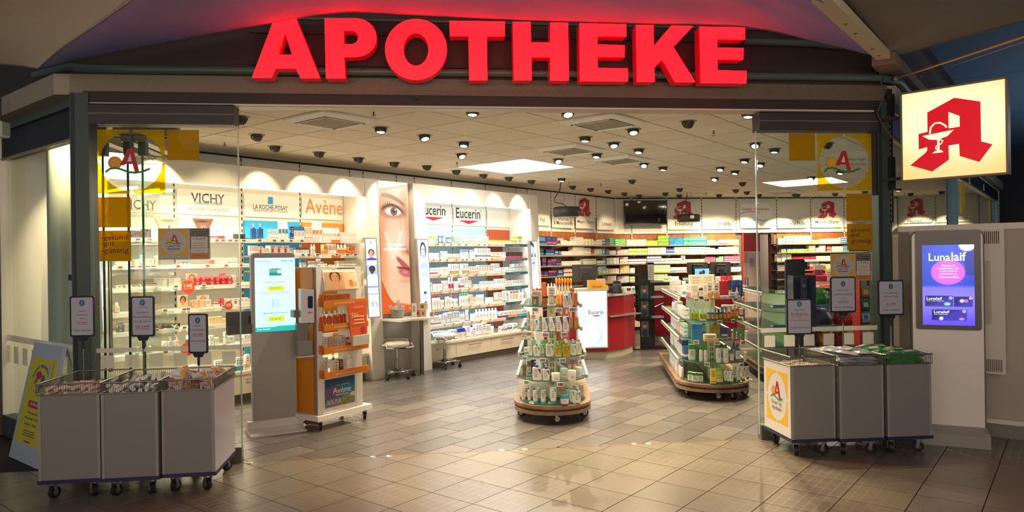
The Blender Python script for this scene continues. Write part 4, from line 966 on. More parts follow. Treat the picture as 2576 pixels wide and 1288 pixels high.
# ---------------------------------------------------------------- light panels, cassettes, downlights, sprinklers
for n, cs in (('near', lights2), ('far', lights3)):
    i0 = min(c[0] for c in cs); j0 = min(c[1] for c in cs); w = rot2((ca0 + (i0 + 1) * TS, cb0 + (j0 + 1) * TS))
    t = thing('ceiling_light_panel', {'near': 'large square four-pane light panel in the middle of the ceiling', 'far': 'square four-pane light panel behind the right round window sticker'}[n], 'ceiling light', (w[0], w[1], ZC), TH)
    b = MB()
    for a in (-TS, -.008, TS - .016): b.box(a, a + .016, -TS, TS, -.004, .03, WHITE); b.box(-TS, TS, a, a + .016, -.004, .03, WHITE)
    obj('frame', b, t); me = MB().box(-TS / 2 + .012, TS / 2 - .012, -TS / 2 + .012, TS / 2 - .012, 0, .02, M('fffaf0', .5, emit=3.2)).mesh('diffuser')
    for i in (-.5, .5):
        for j in (-.5, .5): obj('diffuser', me, t, (i * TS, j * TS, 0))
CG = M('b7ab96', .5, grain=.1, scale=80)
cas = MB(); S = TS * .5
cf = MB(); 
for s in range(4):
    cf.T = Matrix.Rotation(s * math.pi / 2, 4, 'Z'); cf.hexa([(-S, -S, -.02), (S, -S, -.02), (S * .78, -S * .78, -.045), (-S * .78, -S * .78, -.045), (-S, -S, 0), (S, -S, 0), (S * .78, -S * .78, -.01), (-S * .78, -S * .78, -.01)], M('f2ecde', .5))
cslot = MB(); cslot.box(-S * .68, S * .68, -S * .78, -S * .66, -.04, -.015, M('1c1712', .7)); cgr = MB(); cgr.prism(rrect(-S * .62, S * .62, -S * .62, S * .62, .03), -.042, -.02, CG, 'z')
for k in range(9): cgr.box(-S * .58, S * .58, -S * .55 + k * S * .13, -S * .55 + k * S * .13 + .006, -.045, -.042, M('8a7c68', .5))
flap = MB(); flap.hexa([(-S * .64, -S * .76, -.055), (S * .64, -S * .76, -.055), (S * .64, -S * .69, -.045), (-S * .64, -S * .69, -.045), (-S * .64, -S * .76, -.05), (S * .64, -S * .76, -.05), (S * .64, -S * .69, -.04), (-S * .64, -S * .69, -.04)], M('f4eee0', .5))
ms = [x.mesh(n) for x, n in ((cf, 'frame'), (cslot, 'slot'), (cgr, 'grille'), (flap, 'flap'))]
CL = ['near the left glass door, above the entrance', 'near the right end of the entrance', 'left of the spotlights right behind the big light panel', 'right of the middle cassette, half hidden by a spotlight', 'beyond the right glass door beside the far light panel']
for (i, j), l in zip(acs, CL):
    w = rot2((ca0 + (i + .5) * TS, cb0 + (j + .5) * TS)); t = thing('air_conditioner', 'square white ceiling air conditioner cassette ' + l, 'air conditioner', (w[0], w[1], ZC), TH); obj('frame', ms[0], t); obj('grille', ms[2], t)
    for s in range(4): sl = obj('air_slot', ms[1], t, (0, 0, 0), s * math.pi / 2); obj('flap', ms[3], sl)
ring = MB(); ring.lathe([(.055, -.002), (.085, -.006), (.088, 0), (.05, .0)], M('8f8a80', .4, .4), n=20)
head = MB(); head.lathe([(.03, .05), (.052, .03), (.055, -.035), (.048, -.042), (.046, -.03)], M('4a443c', .45, .3), n=16)
for i in range(10): head.box(-.003, .003, .05, .06, -.03, .03, M('3c362e', .5)); head.v[-8:] = [tuple(Matrix.Rotation(i * .628, 4, 'Z') @ Vector(p)) for p in head.v[-8:]]
lamp = MB(); lamp.add([(x, y, -.038) for x, y in ell(0, 0, .04, .04, 16)], [tuple(range(16))[::-1]], M('ffe9c4', .5, emit=5))
knob = MB(); knob.cyl((.05, 0, -.03), (.056, 0, -.052), .004, STEEL, 6)
rm, hm, lm, km = ring.mesh('ring'), head.mesh('housing'), lamp.mesh('lens'), knob.mesh('pin')
DL = '''1189 280 L|1428 282 L|1167 362 L|1161 391 L|1472 349 L|1544 363 L|1501 391 L|1404 404 L|1413 453 L|1148 433 D|1216 443 D|1280 450 D|1337 458 D|1440 472 D|1486 478 D|1530 483 D|1571 489 D|1593 329 L|1607 379 L|1620 415 L|1668 424 L|1812 425 L|1873 404 L|1900 364 L|1948 378 L|1913 414 L|1849 434 L|1798 451 L|1882 286 L|1731 309 D|1590 457 D|1608 494 D|1674 489 D|1710 478 D|1709 494 D|1809 493 D|1851 481 D|1868 463 D|1879 486 D|1909 493 D|2000 492 D|606 298 D|417 338 E|300 337 E|250 322 E|187 290 E|646 343 D|692 372 D|803 387 D|902 401 D|992 413 D|1074 421 D|958 325 L|1068 344 L|2081 364 D|2006 493 D|2101 490 D|2176 485 D|2114 434 L|2041 449 L|2260 479 L|2369 485 D|2291 490 D'''.split('|')  # E lamps after the first are added to brighten the left window corner
dlp = [(float(a), float(b), c) for a, b, c in (s.split() for s in DL)]
SPOTS = []; LAB = {}
for k, (px, py, c) in enumerate(dlp):
    P = G(px, py - 4, ZC)
    lit = c == 'L'
    side = toab(P)
    # aim: dark ones turn to the nearest wall, lit ones towards the entrance half
    if lit: aim = np.array([P[0] * .25 + (.9 if k % 2 else -.9), P[1] - 2.2, 0.6])
    elif side[1] > 5.2 and side[0] < 13: aim = np.append(AB(side[0] + .2, 8.3), 1.7)
    elif px > 2240: aim = np.append(AB(19.3, side[1]), 1.6)
    else: aim = np.append(BW.o + BW.x * (BW.x @ (P - BW.o)), 1.6)
    lit or None; d = Vector((aim[0] - P[0], aim[1] - P[1], aim[2] - ZC)).normalized()
    tilt = min(R((8, 24, 15, 32)[k % 4] if lit else 50), math.acos(max(-1, min(1, -d.z)))); az = math.atan2(d.y, d.x)
    rowtxt = 'row nearest the left wall' if side[1] > 6.6 else 'rows over the walkway' if lit else 'rows facing the back wall'
    near = 'near the entrance' if P[1] < 9 else 'halfway back' if P[1] < 13 else 'far back'
    t = thing('downlight', '', 'spotlight', (P[0], P[1], ZC), 0, None)
    LAB[t.name] = (px, py, lit); SPOTS.append(t)
    obj('ring', rm, t); h = obj('housing', hm, t, (0, 0, -.012), (0, -tilt, 0)); h.rotation_mode = 'XYZ'
    h.rotation_euler = (Matrix.Rotation(az, 3, 'Z') @ Matrix.Rotation(-tilt, 3, 'Y')).to_euler(); obj('lens', lm, h); obj('pin', km, h)
    l = light('spot_beam', 'SPOT', (0, 0, -.047), K_SPOT * (.21 if c == 'D' and side[1] > 6.6 else {'L': .95, 'D': 2.6 if px > 2240 else 1.05, 'E': .8}[c]), WARM, .006, (0, 0, 0), spot=R(75 if lit else 62), parent=h, blend=.7)
# name each spotlight by what it hangs next to
def order_labels(L, base):
    L.sort(key=lambda t: (round(LAB[t.name][1] / 22), LAB[t.name][0])); rows = {}
    for t in L: rows.setdefault(round(LAB[t.name][1] / 22), []).append(t)
    n = len(rows)
    for r, (k, ts) in enumerate(rows.items()):
        for i, t in enumerate(ts):
            t['label'] = f'{base}, {ORD[i]} from left in {ORD[r]} lamp row from entrance' if len(ts) > 1 else f'{base}, alone in {ORD[r]} lamp row from entrance'
order_labels([t for t in SPOTS if LAB[t.name][2]], 'bright ceiling spotlight facing the entrance'); order_labels([t for t in SPOTS if not LAB[t.name][2]], 'dark ceiling spotlight turned away')
for t in SPOTS: t['group'] = 'ceiling spotlights'
for px, py, l in ((940, 284, 'in front of the left cassette'), (1150, 411, 'left of the big light panel'), (565, 362, 'seen through the left glass door'), (1795, 331, 'right of the entrance middle'), (1512, 465, 'before the left end of back shelves'), (1777, 488, 'far back before the pharmacy sign'), (2275, 489, 'seen through the right facade')):
    P = G(px, py - 6, ZC); b = MB(); t = thing('sprinkler', 'small metal fire sprinkler on the ceiling ' + l, 'sprinkler', (P[0], P[1], ZC))
    b.lathe([(.04, 0), (.03, -.008), (.012, -.012)], WHITE, n=12); obj('rosette', b, t); b = MB(); b.cyl((0, 0, -.01), (0, 0, -.05), .008, M('8a5a40', .4, .5)); b.tube([(.015, 0, -.03), (.014, 0, -.06), (0, 0, -.07), (-.014, 0, -.06), (-.015, 0, -.03)], .003, STEEL, 5); b.cyl((0, 0, -.07), (0, 0, -.074), .015, STEEL); obj('nozzle', b, t)
# round ceiling speakers hung low
for (cx, cy, rw, hh, top, lab) in ((1425, 533, 33, 24, (1411, 458), 'black hanging disc loudspeaker under the ceiling, left one'), (1733, 549, 28, 19, (1729, 488), 'black hanging disc loudspeaker in front of the pharmacy sign')):
    a, b_ = ray(*top); d = (ZC - CAMZ) / b_; x = ray(cx, cy)[0] * d; z = CAMZ + ray(cx, cy)[1] * d; r = rw * d / FPX; h = hh * d / FPX
    t = thing('hanging_speaker', lab, 'loudspeaker', (x, d, z)); b = MB(); b.lathe([(r * .9, -h * .5), (r, -h * .38), (r, h * .38), (r * .9, h * .5)], M('26241f', .5), n=28); obj('housing', b, t)
    b = MB(); b.lathe([(r * .82, -h * .52), (r * .8, -h * .5)], M('b8b0a0', .4), n=24); obj('rim', b, t); x2 = a * d - x; zt = ZC - z
    b = MB(); b.tube([(x2, 0, zt), (x2 - .02, 0, zt * .75), (x2 - .12, 0, zt * .45), (x2 - .12, 0, zt * .33), (x2 + .05, 0, zt * .25), (0, 0, h * .5)], .009, BLACK, 6); obj('cable', b, t); b = MB()
    for q in (0, 2.1, 4.2): b.cyl((r * .7 * math.cos(q), r * .7 * math.sin(q), h * .5), (.05, 0, zt), .0025, STEEL, 4)
    obj('hanging_wires', b, t)
    if rw < 30: b = MB(); b.box(-.03, .05, -r - .004, -r + .03, -h * .1, h * .3, M('d8d4c8', .5)); obj('socket_label', b, t)
room_lights()
# ---------------------------------------------------------------- pharmacy shelves along the end of the left wall and the back wall
def med_unit(nm, f_, x0, x1, zs, brs):
    t = thing('wall_shelves', nm, 'shelving', f_.w(x0, 0), f_.ang)
    for z in zs:
        b = MB(); b.box(0, x1 - x0, -.35, -.025, z - .018, z, M('5c5648', .3, .2)); b.box(0, x1 - x0, -.356, -.35, z - .02, z + .004, M('8c8c78', .25)); s = obj('shelf', b, t)
        for br in brs:
            b = MB(); b.prism([(-.03, z - .018), (-.30, z - .018), (-.26, z - .04), (-.08, z - .08), (-.03, z - .10)], br - x0 - .008, br - x0 + .008, M('c8bfae', .45), 'x'); obj('bracket', b, s)
    return t
MZ = [1.915, 1.712, 1.508, 1.302, 1.096, .89, .68]
ML = med_unit('dark glass pharmacy shelves before walnut panels at the end of the left wall', LWF, 10.62, 14.2, MZ, [11.65, 12.5, 13.36])
b1 = BW.p(1861, 650, -.35)[0]
MB_ = med_unit('dark pharmacy shelves on the walnut back wall, left of the red doorway', BW, .12, b1, MZ, bs[1:5])
b2 = BW.p(1955, 650, -.35)[0]
MR = med_unit('dark pharmacy shelves on the back wall, right of the doorway', BW, b2, BWL - .1, MZ, bs[5:8])
S6 = ['top', 'second', 'third', 'fourth', 'fifth', 'sixth']
A_ = ['%s walnut shelf, left wing' % s for s in S6]; B_ = ['%s walnut shelf, middle' % s for s in S6]; D_ = ['%s walnut shelf, right wing' % s for s in S6]
row(LWF, -.35, MZ[0], A_[0], '''1354 1376 22 1 1 boxn 1a2c66 6cc8e0 large navy carton with cyan line
1376 1389 22 1 1 boxa 1a2c66 c8407c navy carton with pink line
1389 1402 21 1 1 boxa 1a2c66 c8407c second navy carton with pink line
1402 1411 9 1 1 boxb 24386c c8c828 small navy yellow carton
1412 1418 17 1 1 boxn f4e4d8 b82838 tall white red carton
1418 1427 12 1 1 boxn f4ead8 c05050 white red carton
1428 1448 10 3 1 boxn f6ecdc c86868 low white carton
1448 1468 20 2 2 boxn f4e8d8 b83040 white and red carton
1469 1493 16 3 3 boxq f4eed0 98b838 white carton with green spot
1493 1515 12 3 2 boxs f4eadc d86830 white orange-stripe carton
1515 1524 15 1 2 boxt 3878b8 e8f0f4 blue carton
1525 1533 10 1 2 boxt d84848 4868b0 red and blue carton
1534 1546 19 2 4 boxs 1fa070 d8f0e4 green carton''')
row(BW, -.35, MZ[0], B_[0], '''1548 1556 17 1 3 boxs 3bb078 e8f0d0 green carton
1556 1574 17 3 4 boxa 3bb25c e4e048 green yellow carton
1577 1627 15 9 1 boxq f6f2e0 a8b828 upright white lime carton
1628 1655 12 4 1 boxq b8d020 f4f4d0 lime carton
1656 1683 24 2 3 boxs 68a028 e8e040 green and yellow carton
1684 1719 19 3 2 boxt 1c8ac0 1c7cb0 turquoise blue carton
1720 1777 20 5 2 boxs 18a080 a8d8e8 sea green carton
1779 1801 12 4 1 boxa f4efe0 d8c040 white yellow-letter carton
1802 1809 8 1 1 boxa f4e8e4 d85878 low pink-line carton
1810 1828 12 3 1 boxb f6ece8 d04878 white pink-foot carton
1830 1859 12 8 1 boxb f6efe0 e89850 slim white orange carton''')
row(LWF, -.35, MZ[1], A_[1], '''1354 1368 17 1 1 boxa 1a2c66 3c9c70 navy carton with green line
1374 1394 15 2 1 boxa 1a2c66 58b8d0 navy carton with blue line
1395 1406 12 1 1 boxn 1c2e68 d8dce8 mid navy carton
1407 1413 7 1 1 boxn 1c2e68 d8dce8 little navy carton
1414 1441 10 3 1 boxn f4e8dc b84040 low white and red carton
1443 1454 20 1 2 boxn f2e2d6 b82838 white red pile
1455 1469 20 2 2 boxn f4ecdc c06060 white red-print pile
1470 1487 18 2 3 boxs f4efe0 e09030 white amber carton
1488 1495 8 1 1 boxa d82c34 f0e0e0 low red carton
1496 1515 15 2 4 boxa f4e8d4 e08838 white carton with orange stripe
1516 1523 16 1 1 boxq 1c9ca8 d8e8ec teal upright carton
1525 1533 14 1 3 boxa 5868b0 e84868 violet blue carton
1534 1550 11 2 2 boxn f2ece0 508858 white green-print carton''')
row(BW, -.35, MZ[1], B_[1], '''1552 1581 13 4 2 boxq f6efe4 d86048 white carton with red spot
1582 1629 15 9 1 boxs dce890 68a838 upright pale lime carton
1630 1664 17 3 2 boxq f0f0d0 98c030 white lime carton
1664 1676 17 2 2 boxn f2f4f0 78b0d0 white carton with pale blue
1677 1697 14 2 2 boxa 2850a8 f0f0f4 royal blue carton
1697 1732 17 3 2 boxs f6ecd8 e8a030 white carton, amber wave
1733 1775 17 4 2 boxs e0ecf4 3c8cc8 pale blue wave carton
1776 1787 16 1 2 boxa f2efe8 38508c white navy-bar carton
1787 1799 14 1 2 boxa f2efe8 4868a8 white blue-bar carton
1800 1808 11 1 2 boxn f6ece4 d87868 white rose carton
1809 1827 16 2 3 boxn f6ece4 e08878 white salmon carton
1828 1859 17 2 3 boxs f6ecd0 e8a848 cream orange-wave carton''')
row(LWF, -.35, MZ[2], A_[2], '''1354 1361 16 1 1 boxn 1a2c66 d8dce8 narrow navy carton
1364 1374 22 2 1 boxn 1a2c66 d84868 upright navy carton
1378 1388 17 1 2 boxa 1a2c66 d84868 navy pile
1388 1400 17 1 1 boxt 1a2c66 c83c5c navy carton, red head
1400 1412 17 1 1 boxa 1a2c66 c83c5c navy carton, red line
1414 1433 11 2 1 boxn f4ead8 c04848 white carton, red print
1435 1461 11 3 1 boxn f4ead8 c86c50 creamy carton
1468 1500 15 5 1 boxa f0ecd0 c8d0a0 ivory carton
1502 1522 10 3 1 boxa eef0e0 68a868 white green-line carton
1528 1557 16 3 3 boxq f4f0e4 4cb088 white carton, mint spot''')
row(BW, -.35, MZ[2], B_[2], '''1559 1580 17 2 2 boxs f6eee0 e06038 white carton, red slash
1581 1627 13 5 2 boxt f2ecec 58488c white violet carton
1628 1664 19 3 3 boxt f4f0ee 30407c white navy-top carton
1664 1714 12 4 1 boxs f2f4e4 38a848 white and green carton
1715 1724 19 1 1 boxq f4ece0 e86030 upright white carton, orange spot
1725 1773 9 4 1 boxa f6eec0 e0b838 low yellow carton
1774 1800 14 2 3 boxa b8286c f0c860 magenta carton
1801 1809 12 1 2 boxa 58a858 e8f0dc small green carton
1809 1820 15 1 3 boxa 6cb068 e8f0dc green carton pile
1822 1861 16 3 3 boxa d84878 f6e4e4 pink carton''')
row(LWF, -.35, MZ[3], A_[3], '''1356 1379 14 2 1 boxa 1c2e68 d84868 wide navy carton
1380 1400 15 2 1 boxt 1c2e68 c83c5c navy red-top carton
1401 1417 16 1 1 boxn 1c2e68 d8dce8 broad navy carton
1419 1440 19 4 2 boxt f0e4d8 a83038 white maroon carton
1505 1514 19 1 1 boxb e8f0e8 a8c838 pale mint carton, lime foot
1515 1524 19 1 1 boxa a8dcd4 e8f4f0 mint carton
1525 1530 14 1 1 boxn f4e8d0 e09848 slim orange carton
1531 1557 12 4 1 boxq f6ecd8 f0a040 white orange-square carton''')
row(BW, -.35, MZ[3], B_[3], '''1559 1583 22 4 4 boxq f4d8a0 e88c28 orange carton
1585 1609 12 4 1 boxn f6f0e4 a8c0c8 white upright carton
1641 1686 19 4 2 boxb f6f0e0 a8c838 white lime-foot carton
1687 1699 12 3 1 boxb f4efd8 4c9cd0 small yellow blue carton
1700 1727 12 6 1 boxa f4ece8 e07080 slim white pink carton
1839 1864 11 3 2 boxt e8f0f4 2c8cc8 white sky carton''')
row(LWF, -.35, MZ[4], A_[4], '''1357 1373 10 2 1 boxt 1c2e68 c83c5c low navy carton
1390 1413 10 2 1 boxt 1c2e68 c83c5c low navy carton by pen display
1503 1520 10 2 2 boxa 38b0b0 e8f0f0 teal white carton
1522 1528 9 1 2 boxa c8d860 f0f0e0 lime white carton
1529 1550 18 2 4 boxa f6ead0 e08838 white orange-bar carton''')
row(BW, -.35, MZ[4], B_[4], '''1552 1582 15 3 3 boxs f6ece0 384888 white carton, navy wave
1584 1598 13 1 2 boxb f4f0e0 98b838 wide lime-foot carton
1599 1610 9 1 1 boxn f4ece4 d05050 low rosy carton
1643 1671 18 2 3 boxb f4f2e4 98b838 flat lime-foot carton
1672 1679 18 1 1 boxa e4f0d0 48a048 tall green-white carton
1680 1689 13 2 1 boxq e8f0d8 2c9048 small green-mark carton
1690 1707 12 3 1 boxb f2f2f0 3c68b0 white carton, blue foot
1717 1738 10 4 1 boxs 1c5c44 e8f0e8 dark green carton
1841 1865 11 6 1 boxq e8f0e4 a8c838 slim lime-dot carton''')
row(BW, -.35, MZ[5], B_[5], '''1562 1585 12 2 1 boxt 38a8a8 e8f4f0 teal carton
1588 1612 12 3 1 boxt 3cb0b4 f0f4f0 turquoise carton
1660 1681 8 4 1 boxt f4f0e8 2c4c98 white carton, navy top
1690 1706 12 2 1 boxn f4efe4 a09080 plain white carton''')
row(LWF, -.35, MZ[5], A_[5], '''1528 1541 14 2 1 boxt e86830 3cb060 orange green carton
1543 1554 15 2 1 boxa f4e8d0 e88838 white amber-line carton''')
row(BW, -.35, MZ[6], 'lowest walnut shelf behind the counter', '''1597 1612 11 2 1 boxa f4ece0 d03c38 white red-line carton
1645 1658 11 2 1 boxt e86c38 f4e4d8 orange white carton''')
row(BW, -.35, MZ[0], D_[0], '''1958 1972 14 2 2 boxn ece2cc a89878 cream carton
1973 2001 19 3 2 boxq f2f0e4 3ca048 white carton, green leaf
2002 2040 20 3 3 boxa f4e8c8 e8b820 yellow white carton
2041 2062 9 3 1 boxs e8e8a0 58a838 low green carton
2063 2078 11 2 2 boxn f2eee0 7ca068 white sage carton
2079 2116 12 3 2 boxs f6efe4 d86040 white red-stripe carton
2117 2131 15 1 3 boxt 4c80c0 f0f0f0 blue white pile''')
row(BW, -.35, MZ[1], D_[1], '''1966 1978 9 1 1 boxt f0c020 3c98d0 yellow carton, blue top
1981 2023 9 4 1 boxt f0c428 3c98d0 yellow sky-top carton
2024 2034 8 1 1 boxs f0b040 c03838 yellow red carton
2035 2052 18 1 3 boxt f4e0c0 e87830 orange cream pile
2054 2061 11 1 1 boxn f4efe4 a8a898 pale carton
2062 2077 17 2 3 boxs f4f2ea d88838 white carton, amber and blue
2081 2091 15 1 2 boxa e84c3c f4e8e0 red white pile
2093 2122 14 2 3 boxa f4ead0 e88838 pale carton, orange bar
2123 2136 17 1 1 boxs 38b8c0 e04890 cyan carton''')
row(BW, -.35, MZ[2], D_[2], '''1955 1966 19 1 1 boxn c8bfb0 8a8078 grey brown carton
1967 1978 18 1 2 boxn eef0f0 68a0d0 white carton, blue dots
1979 1991 18 1 2 boxt f4ecc8 d8c828 white yellow pile
1992 2052 11 4 1 boxb c82030 f0d8d4 red medicine carton
2053 2089 12 6 1 boxa f2f0d8 d0d0a0 ivory carton
2094 2130 12 4 1 boxa f0e8d4 b8a888 beige carton''')
row(BW, -.35, MZ[3], D_[3], '''1957 1977 13 5 1 boxa d8ccc0 8c5c4c slim brown-line carton
2037 2060 25 1 1 boxb ece0cc d03038 large red-foot carton
2062 2076 15 2 1 boxt d83840 f4e4e0 red carton
2077 2089 14 1 1 boxb f0f0c8 a8c828 lime carton''')
row(BW, -.35, MZ[4], D_[4], '''2037 2060 15 1 1 boxa d02c38 f4d8d8 broad red carton
2061 2088 14 2 1 boxa d83840 f6e0dc red carton, white band''')
row(BW, -.35, MZ[5], D_[5], '''2044 2062 14 1 1 boxa d83038 f4d8d8 wide red carton
2063 2088 13 1 1 boxs d83038 f0a040 red and orange carton''')
flush('medicine_box', 'smallest medicine cartons filling gaps on the walnut back shelves'); KIND[0] = 'carton_box'
# signs over the shelves: clear plates with dark lettering
def plate(px0, py0, px1, py1, words, lab, f_, y, boxed=True, ghost=True):
    a = f_.p(px0, py1, y); c = f_.p(px1, py0, y); t = thing('name_plate', lab, 'sign', f_.w(a[0], y, 0), f_.ang); w = c[0] - a[0]
    b = MB(); b.box(0, w, 0, .006, a[1], c[1], M('f0e9d8', .25)); obj('plate', b, t); b = MB(); n = len(words); hh = (c[1] - a[1]) / n
    for i, (s, xa, xb, yt, yb) in enumerate(words):
        X0 = f_.p(xa, (yt + yb) / 2, y)[0] - a[0]; X1 = f_.p(xb, (yt + yb) / 2, y)[0] - a[0]; Z0 = f_.p((xa + xb) / 2, yb, y)[1]; Z1 = f_.p((xa + xb) / 2, yt, y)[1]
        b.text(s, X0, X1, Z0, Z1, -.0015, M('2a2c44', .5), .4)
    obj('lettering', b, t)
    for q in (.03, w - .03): b = MB(); b.cyl((q, -.012, c[1] - .04), (q, 0, c[1] - .04), .008, STEEL, 8); obj('screw', b, t)
plate(1350, 542, 1384, 567, [('& Vital', 1350, 1371, 547, 558)], 'name plate reading "& Vital" above the navy cartons', LWF, -.06)
plate(1389, 541, 1443, 572, [('Vitamine', 1404, 1430, 546, 555), ('& Mineralstoffe', 1393, 1441, 556, 566)], 'name plate reading "Vitamine & Mineralstoffe" under the left hanging speaker', LWF, -.06)
plate(1449, 546, 1496, 574, [('Magen / Darm', 1453, 1493, 554, 564)], 'name plate reading "Magen / Darm" under the first red pharmacy sign', LWF, -.06)
plate(1502, 550, 1546, 577, [('Schmerz', 1514, 1538, 559, 568)], 'name plate reading "Schmerz" left of the television', LWF, -.06)
plate(1680, 552, 1761, 578, [('Erkältung', 1698, 1743, 558, 570)], 'name plate reading "Erkältung" under the middle red pharmacy sign', BW, -.09)
plate(1767, 552, 1847, 577, [('Schnelle Hilfe', 1777, 1839, 558, 569)], 'name plate reading "Schnelle Hilfe", left of the wavy-line board', BW, -.09)
plate(1956, 550, 2033, 574, [('Schnelle Hilfe', 1965, 2026, 556, 567)], 'name plate reading "Schnelle Hilfe", right of the wavy-line board', BW, -.09)
plate(2041, 549, 2118, 573, [('Magen / Darm', 2051, 2110, 554, 565)], 'name plate reading "Magen / Darm" under the right red pharmacy sign', BW, -.09)
plate(2124, 548, 2200, 572, [('Schmerz', 2144, 2182, 554, 565)], 'name plate reading "Schmerz" half hidden by yellow window film', BW, -.09)
plate(2275, 545, 2345, 562, [('Husten', 2283, 2320, 551, 561)], 'name plate reading "Husten" under the red sign beyond the pillar', RWF, -.05)
plate(2356, 538, 2452, 560, [('Erkältung', 2379, 2433, 545, 556)], 'name plate reading "Erkältung" behind the blue facade post', RWF, -.05)
# the red pharmacy letter with bowl and snake; points taken in the unit square
PA = [(.528, .865), (.767, .785), (.770, .361), (.870, .318), (.750, .145), (.572, .228), (.568, .36), (.468, .354), (.470, .20), (.308, .085), (.092, .175), (.245, .30), (.262, .325), (.262, .362), (.178, .345), (.178, .518), (.268, .53), (.268, .745)]
def pharm(b, x0, x1, z0, z1, y, red, white, e=0):
    f = lambda p: (x0 + p[0] * (x1 - x0), z0 + p[1] * (z1 - z0)); b.flat([f(p) for p in PA][::-1], y, red); s = (x1 - x0); wy = y - .001
    b.flat([f(p) for p in ((.472, .72), (.576, .66), (.576, .545), (.472, .54))][::-1], wy, white)
    b.flat([f(p) for p in ((.215, .49), (.52, .52), (.46, .458), (.36, .428), (.28, .443))][::-1], wy, white)
    b.stroke([f(p) for p in ((.372, .44), (.372, .30))], s * .022, wy, white); b.flat([f(p) for p in ((.31, .285), (.42, .287), (.40, .312), (.34, .31))], wy, white)
    b.stroke([f(p) for p in ((.29, .505), (.30, .575), (.34, .615), (.39, .615), (.43, .585), (.455, .555))], s * .018, wy, white)
    b.stroke([f(p) for p in ((.37, .445), (.415, .41), (.40, .385), (.35, .36), (.345, .335), (.38, .31))], s * .013, wy, white)
for px0, py0, px1, py1, f_, y, lab in ((1451, 497, 1487, 549, LWF, -.05, 'over the "Magen / Darm" plate left of the television'), (1692, 504, 1745, 552, BW, -.075, 'behind the right hanging speaker'), (2057, 505, 2105, 551, BW, -.075, 'seen through the right glass door'), (2279, 498, 2328, 546, RWF, -.05, 'seen beyond the right corner pillar')):
    xm = (px0 + px1) / 2; a = f_.p(px0, (py0 + py1) / 2, y)[0]; c = f_.p(px1, (py0 + py1) / 2, y)[0]; z0 = f_.p(xm, py1, y)[1]; z1 = f_.p(xm, py0, y)[1]; w = c - a
    t = thing('pharmacy_sign', 'flat red pharmacy letter A ' + lab, 'sign', f_.w(a, y, 0), f_.ang); b = MB(); pharm(b, -w * .09 / .78, w * (1 + .13 / .78), z0 - .11 * (z1 - z0), z1 + .17 * (z1 - z0), 0, M('b01828', .5), M('ede6d6', .5)); obj('letter', b, t)
# television and white board
a = BW.p(1571, 566, -.3); c = BW.p(1678, 504, -.3); t = thing('television', 'black wall television, switched off, above the back shelves', 'television', BW.w(a[0], -.3, 0), BW.ang - .0); w = c[0] - a[0]
b = MB(); b.box(0, w, 0, .05, a[1], c[1], BLACK); obj('casing', b, t); b = MB(); b.box(.02, w - .02, -.002, 0, a[1] + .03, c[1] - .02, M('0a090a', .08, coat=1)); obj('screen', b, t); b = MB(); b.box(w * .4, w * .6, .05, .23, a[1] + .15, c[1] - .15, DARK); obj('wall_bracket', b, t)
a = BW.p(1862, 574, -.09); c = BW.p(1941, 512, -.09); t = thing('sign_board', 'white board with "Center Apotheke" and a blue water line', 'sign', BW.w(a[0], -.09, 0), BW.ang); w = c[0] - a[0]; h = c[1] - a[1]
b = MB(); b.box(0, w, 0, .01, a[1], c[1], M('f2ede2', .3)); obj('board', b, t); b = MB(); b.text('Center', w * .06, w * .39, a[1] + h * .72, a[1] + h * .84, -.001, M('3a3a3c', .5), .2); b.text('Apotheke', w * .45, w * .94, a[1] + h * .69, a[1] + h * .84, -.001, M('c02030', .5), .2)
b.stroke([(w * (.02 + .6 * i / 8), a[1] + h * (.6 + .07 * math.sin(i / 8 * 3))) for i in range(9)], .012, -.001, M('c02030', .5)); b.stroke([(w * i / 16, a[1] + h * (.30 + .03 * math.sin(i * .9) + .03 * i / 16)) for i in range(17)], .028, -.001, M('8cc0cc', .4)); obj('lettering', b, t)
for qx in (.03, w - .03):
    for qz in (a[1] + .03, c[1] - .03): b = MB(); b.cyl((qx, -.01, qz), (qx, 0, qz), .01, STEEL, 8); obj('screw', b, t)
# tall grey cupboard in the passage, low cupboards behind the counters
q = BW.g(1840, 812); q2 = BW.g(1912, 812); x0 = BW.p(1841, 650, 1.2)[0]; x1 = BW.p(1912, 650, 1.2)[0]; zt = BW.p(1870, 633, 1.2)[1]
t = thing('tall_cupboard', 'tall pale grey cupboard standing in the red doorway', 'cupboard', BW.w(x0, 1.2), BW.ang); w = x1 - x0; b = MB(); b.box(0, w, .02, .6, .0, zt, M('b8aca0', .5)); obj('body', b, t)
for i in (0, 1): b = MB(); b.box(w * i / 2 + .004, w * (i + 1) / 2 - .004, 0, .02, .05, zt - .01, M('c2b6aa', .45)); d = obj('door', b, t); b = MB(); b.box(w / 2 + (.03 if i else -.045), w / 2 + (.045 if i else -.03), -.02, 0, .9, 1.1, STEEL); obj('handle', b, d)
b = MB(); b.box(w * .62, w * .80, -.003, 0, 1.35, 1.6, M('b0a4b0', .5)); b.lines(w * .63, w * .79, 1.38, 1.58, 4, -.0035, M('807484', .5)); obj('notice', b, t)
t = thing('low_cupboards', 'cream low cupboards under the back shelves', 'cupboard', BW.w(.3, -.42), BW.ang); b = MB(); b.box(0, b1 - .3, .02, .40, .08, .5, M('d8c8a8', .5)); b.box(0, b1 - .3, .05, .40, 0, .08, DARK); obj('body', b, t)
for i in range(5): w = (b1 - .3) / 5; b = MB(); b.box(w * i + .004, w * (i + 1) - .004, 0, .02, .09, .49, M('e0d0b0', .45)); d = obj('door', b, t); b = MB(); b.cyl((w * (i + .5) - .08, -.02, .43), (w * (i + .5) + .08, -.02, .43), .006, CHROME, 6); obj('handle', b, d)
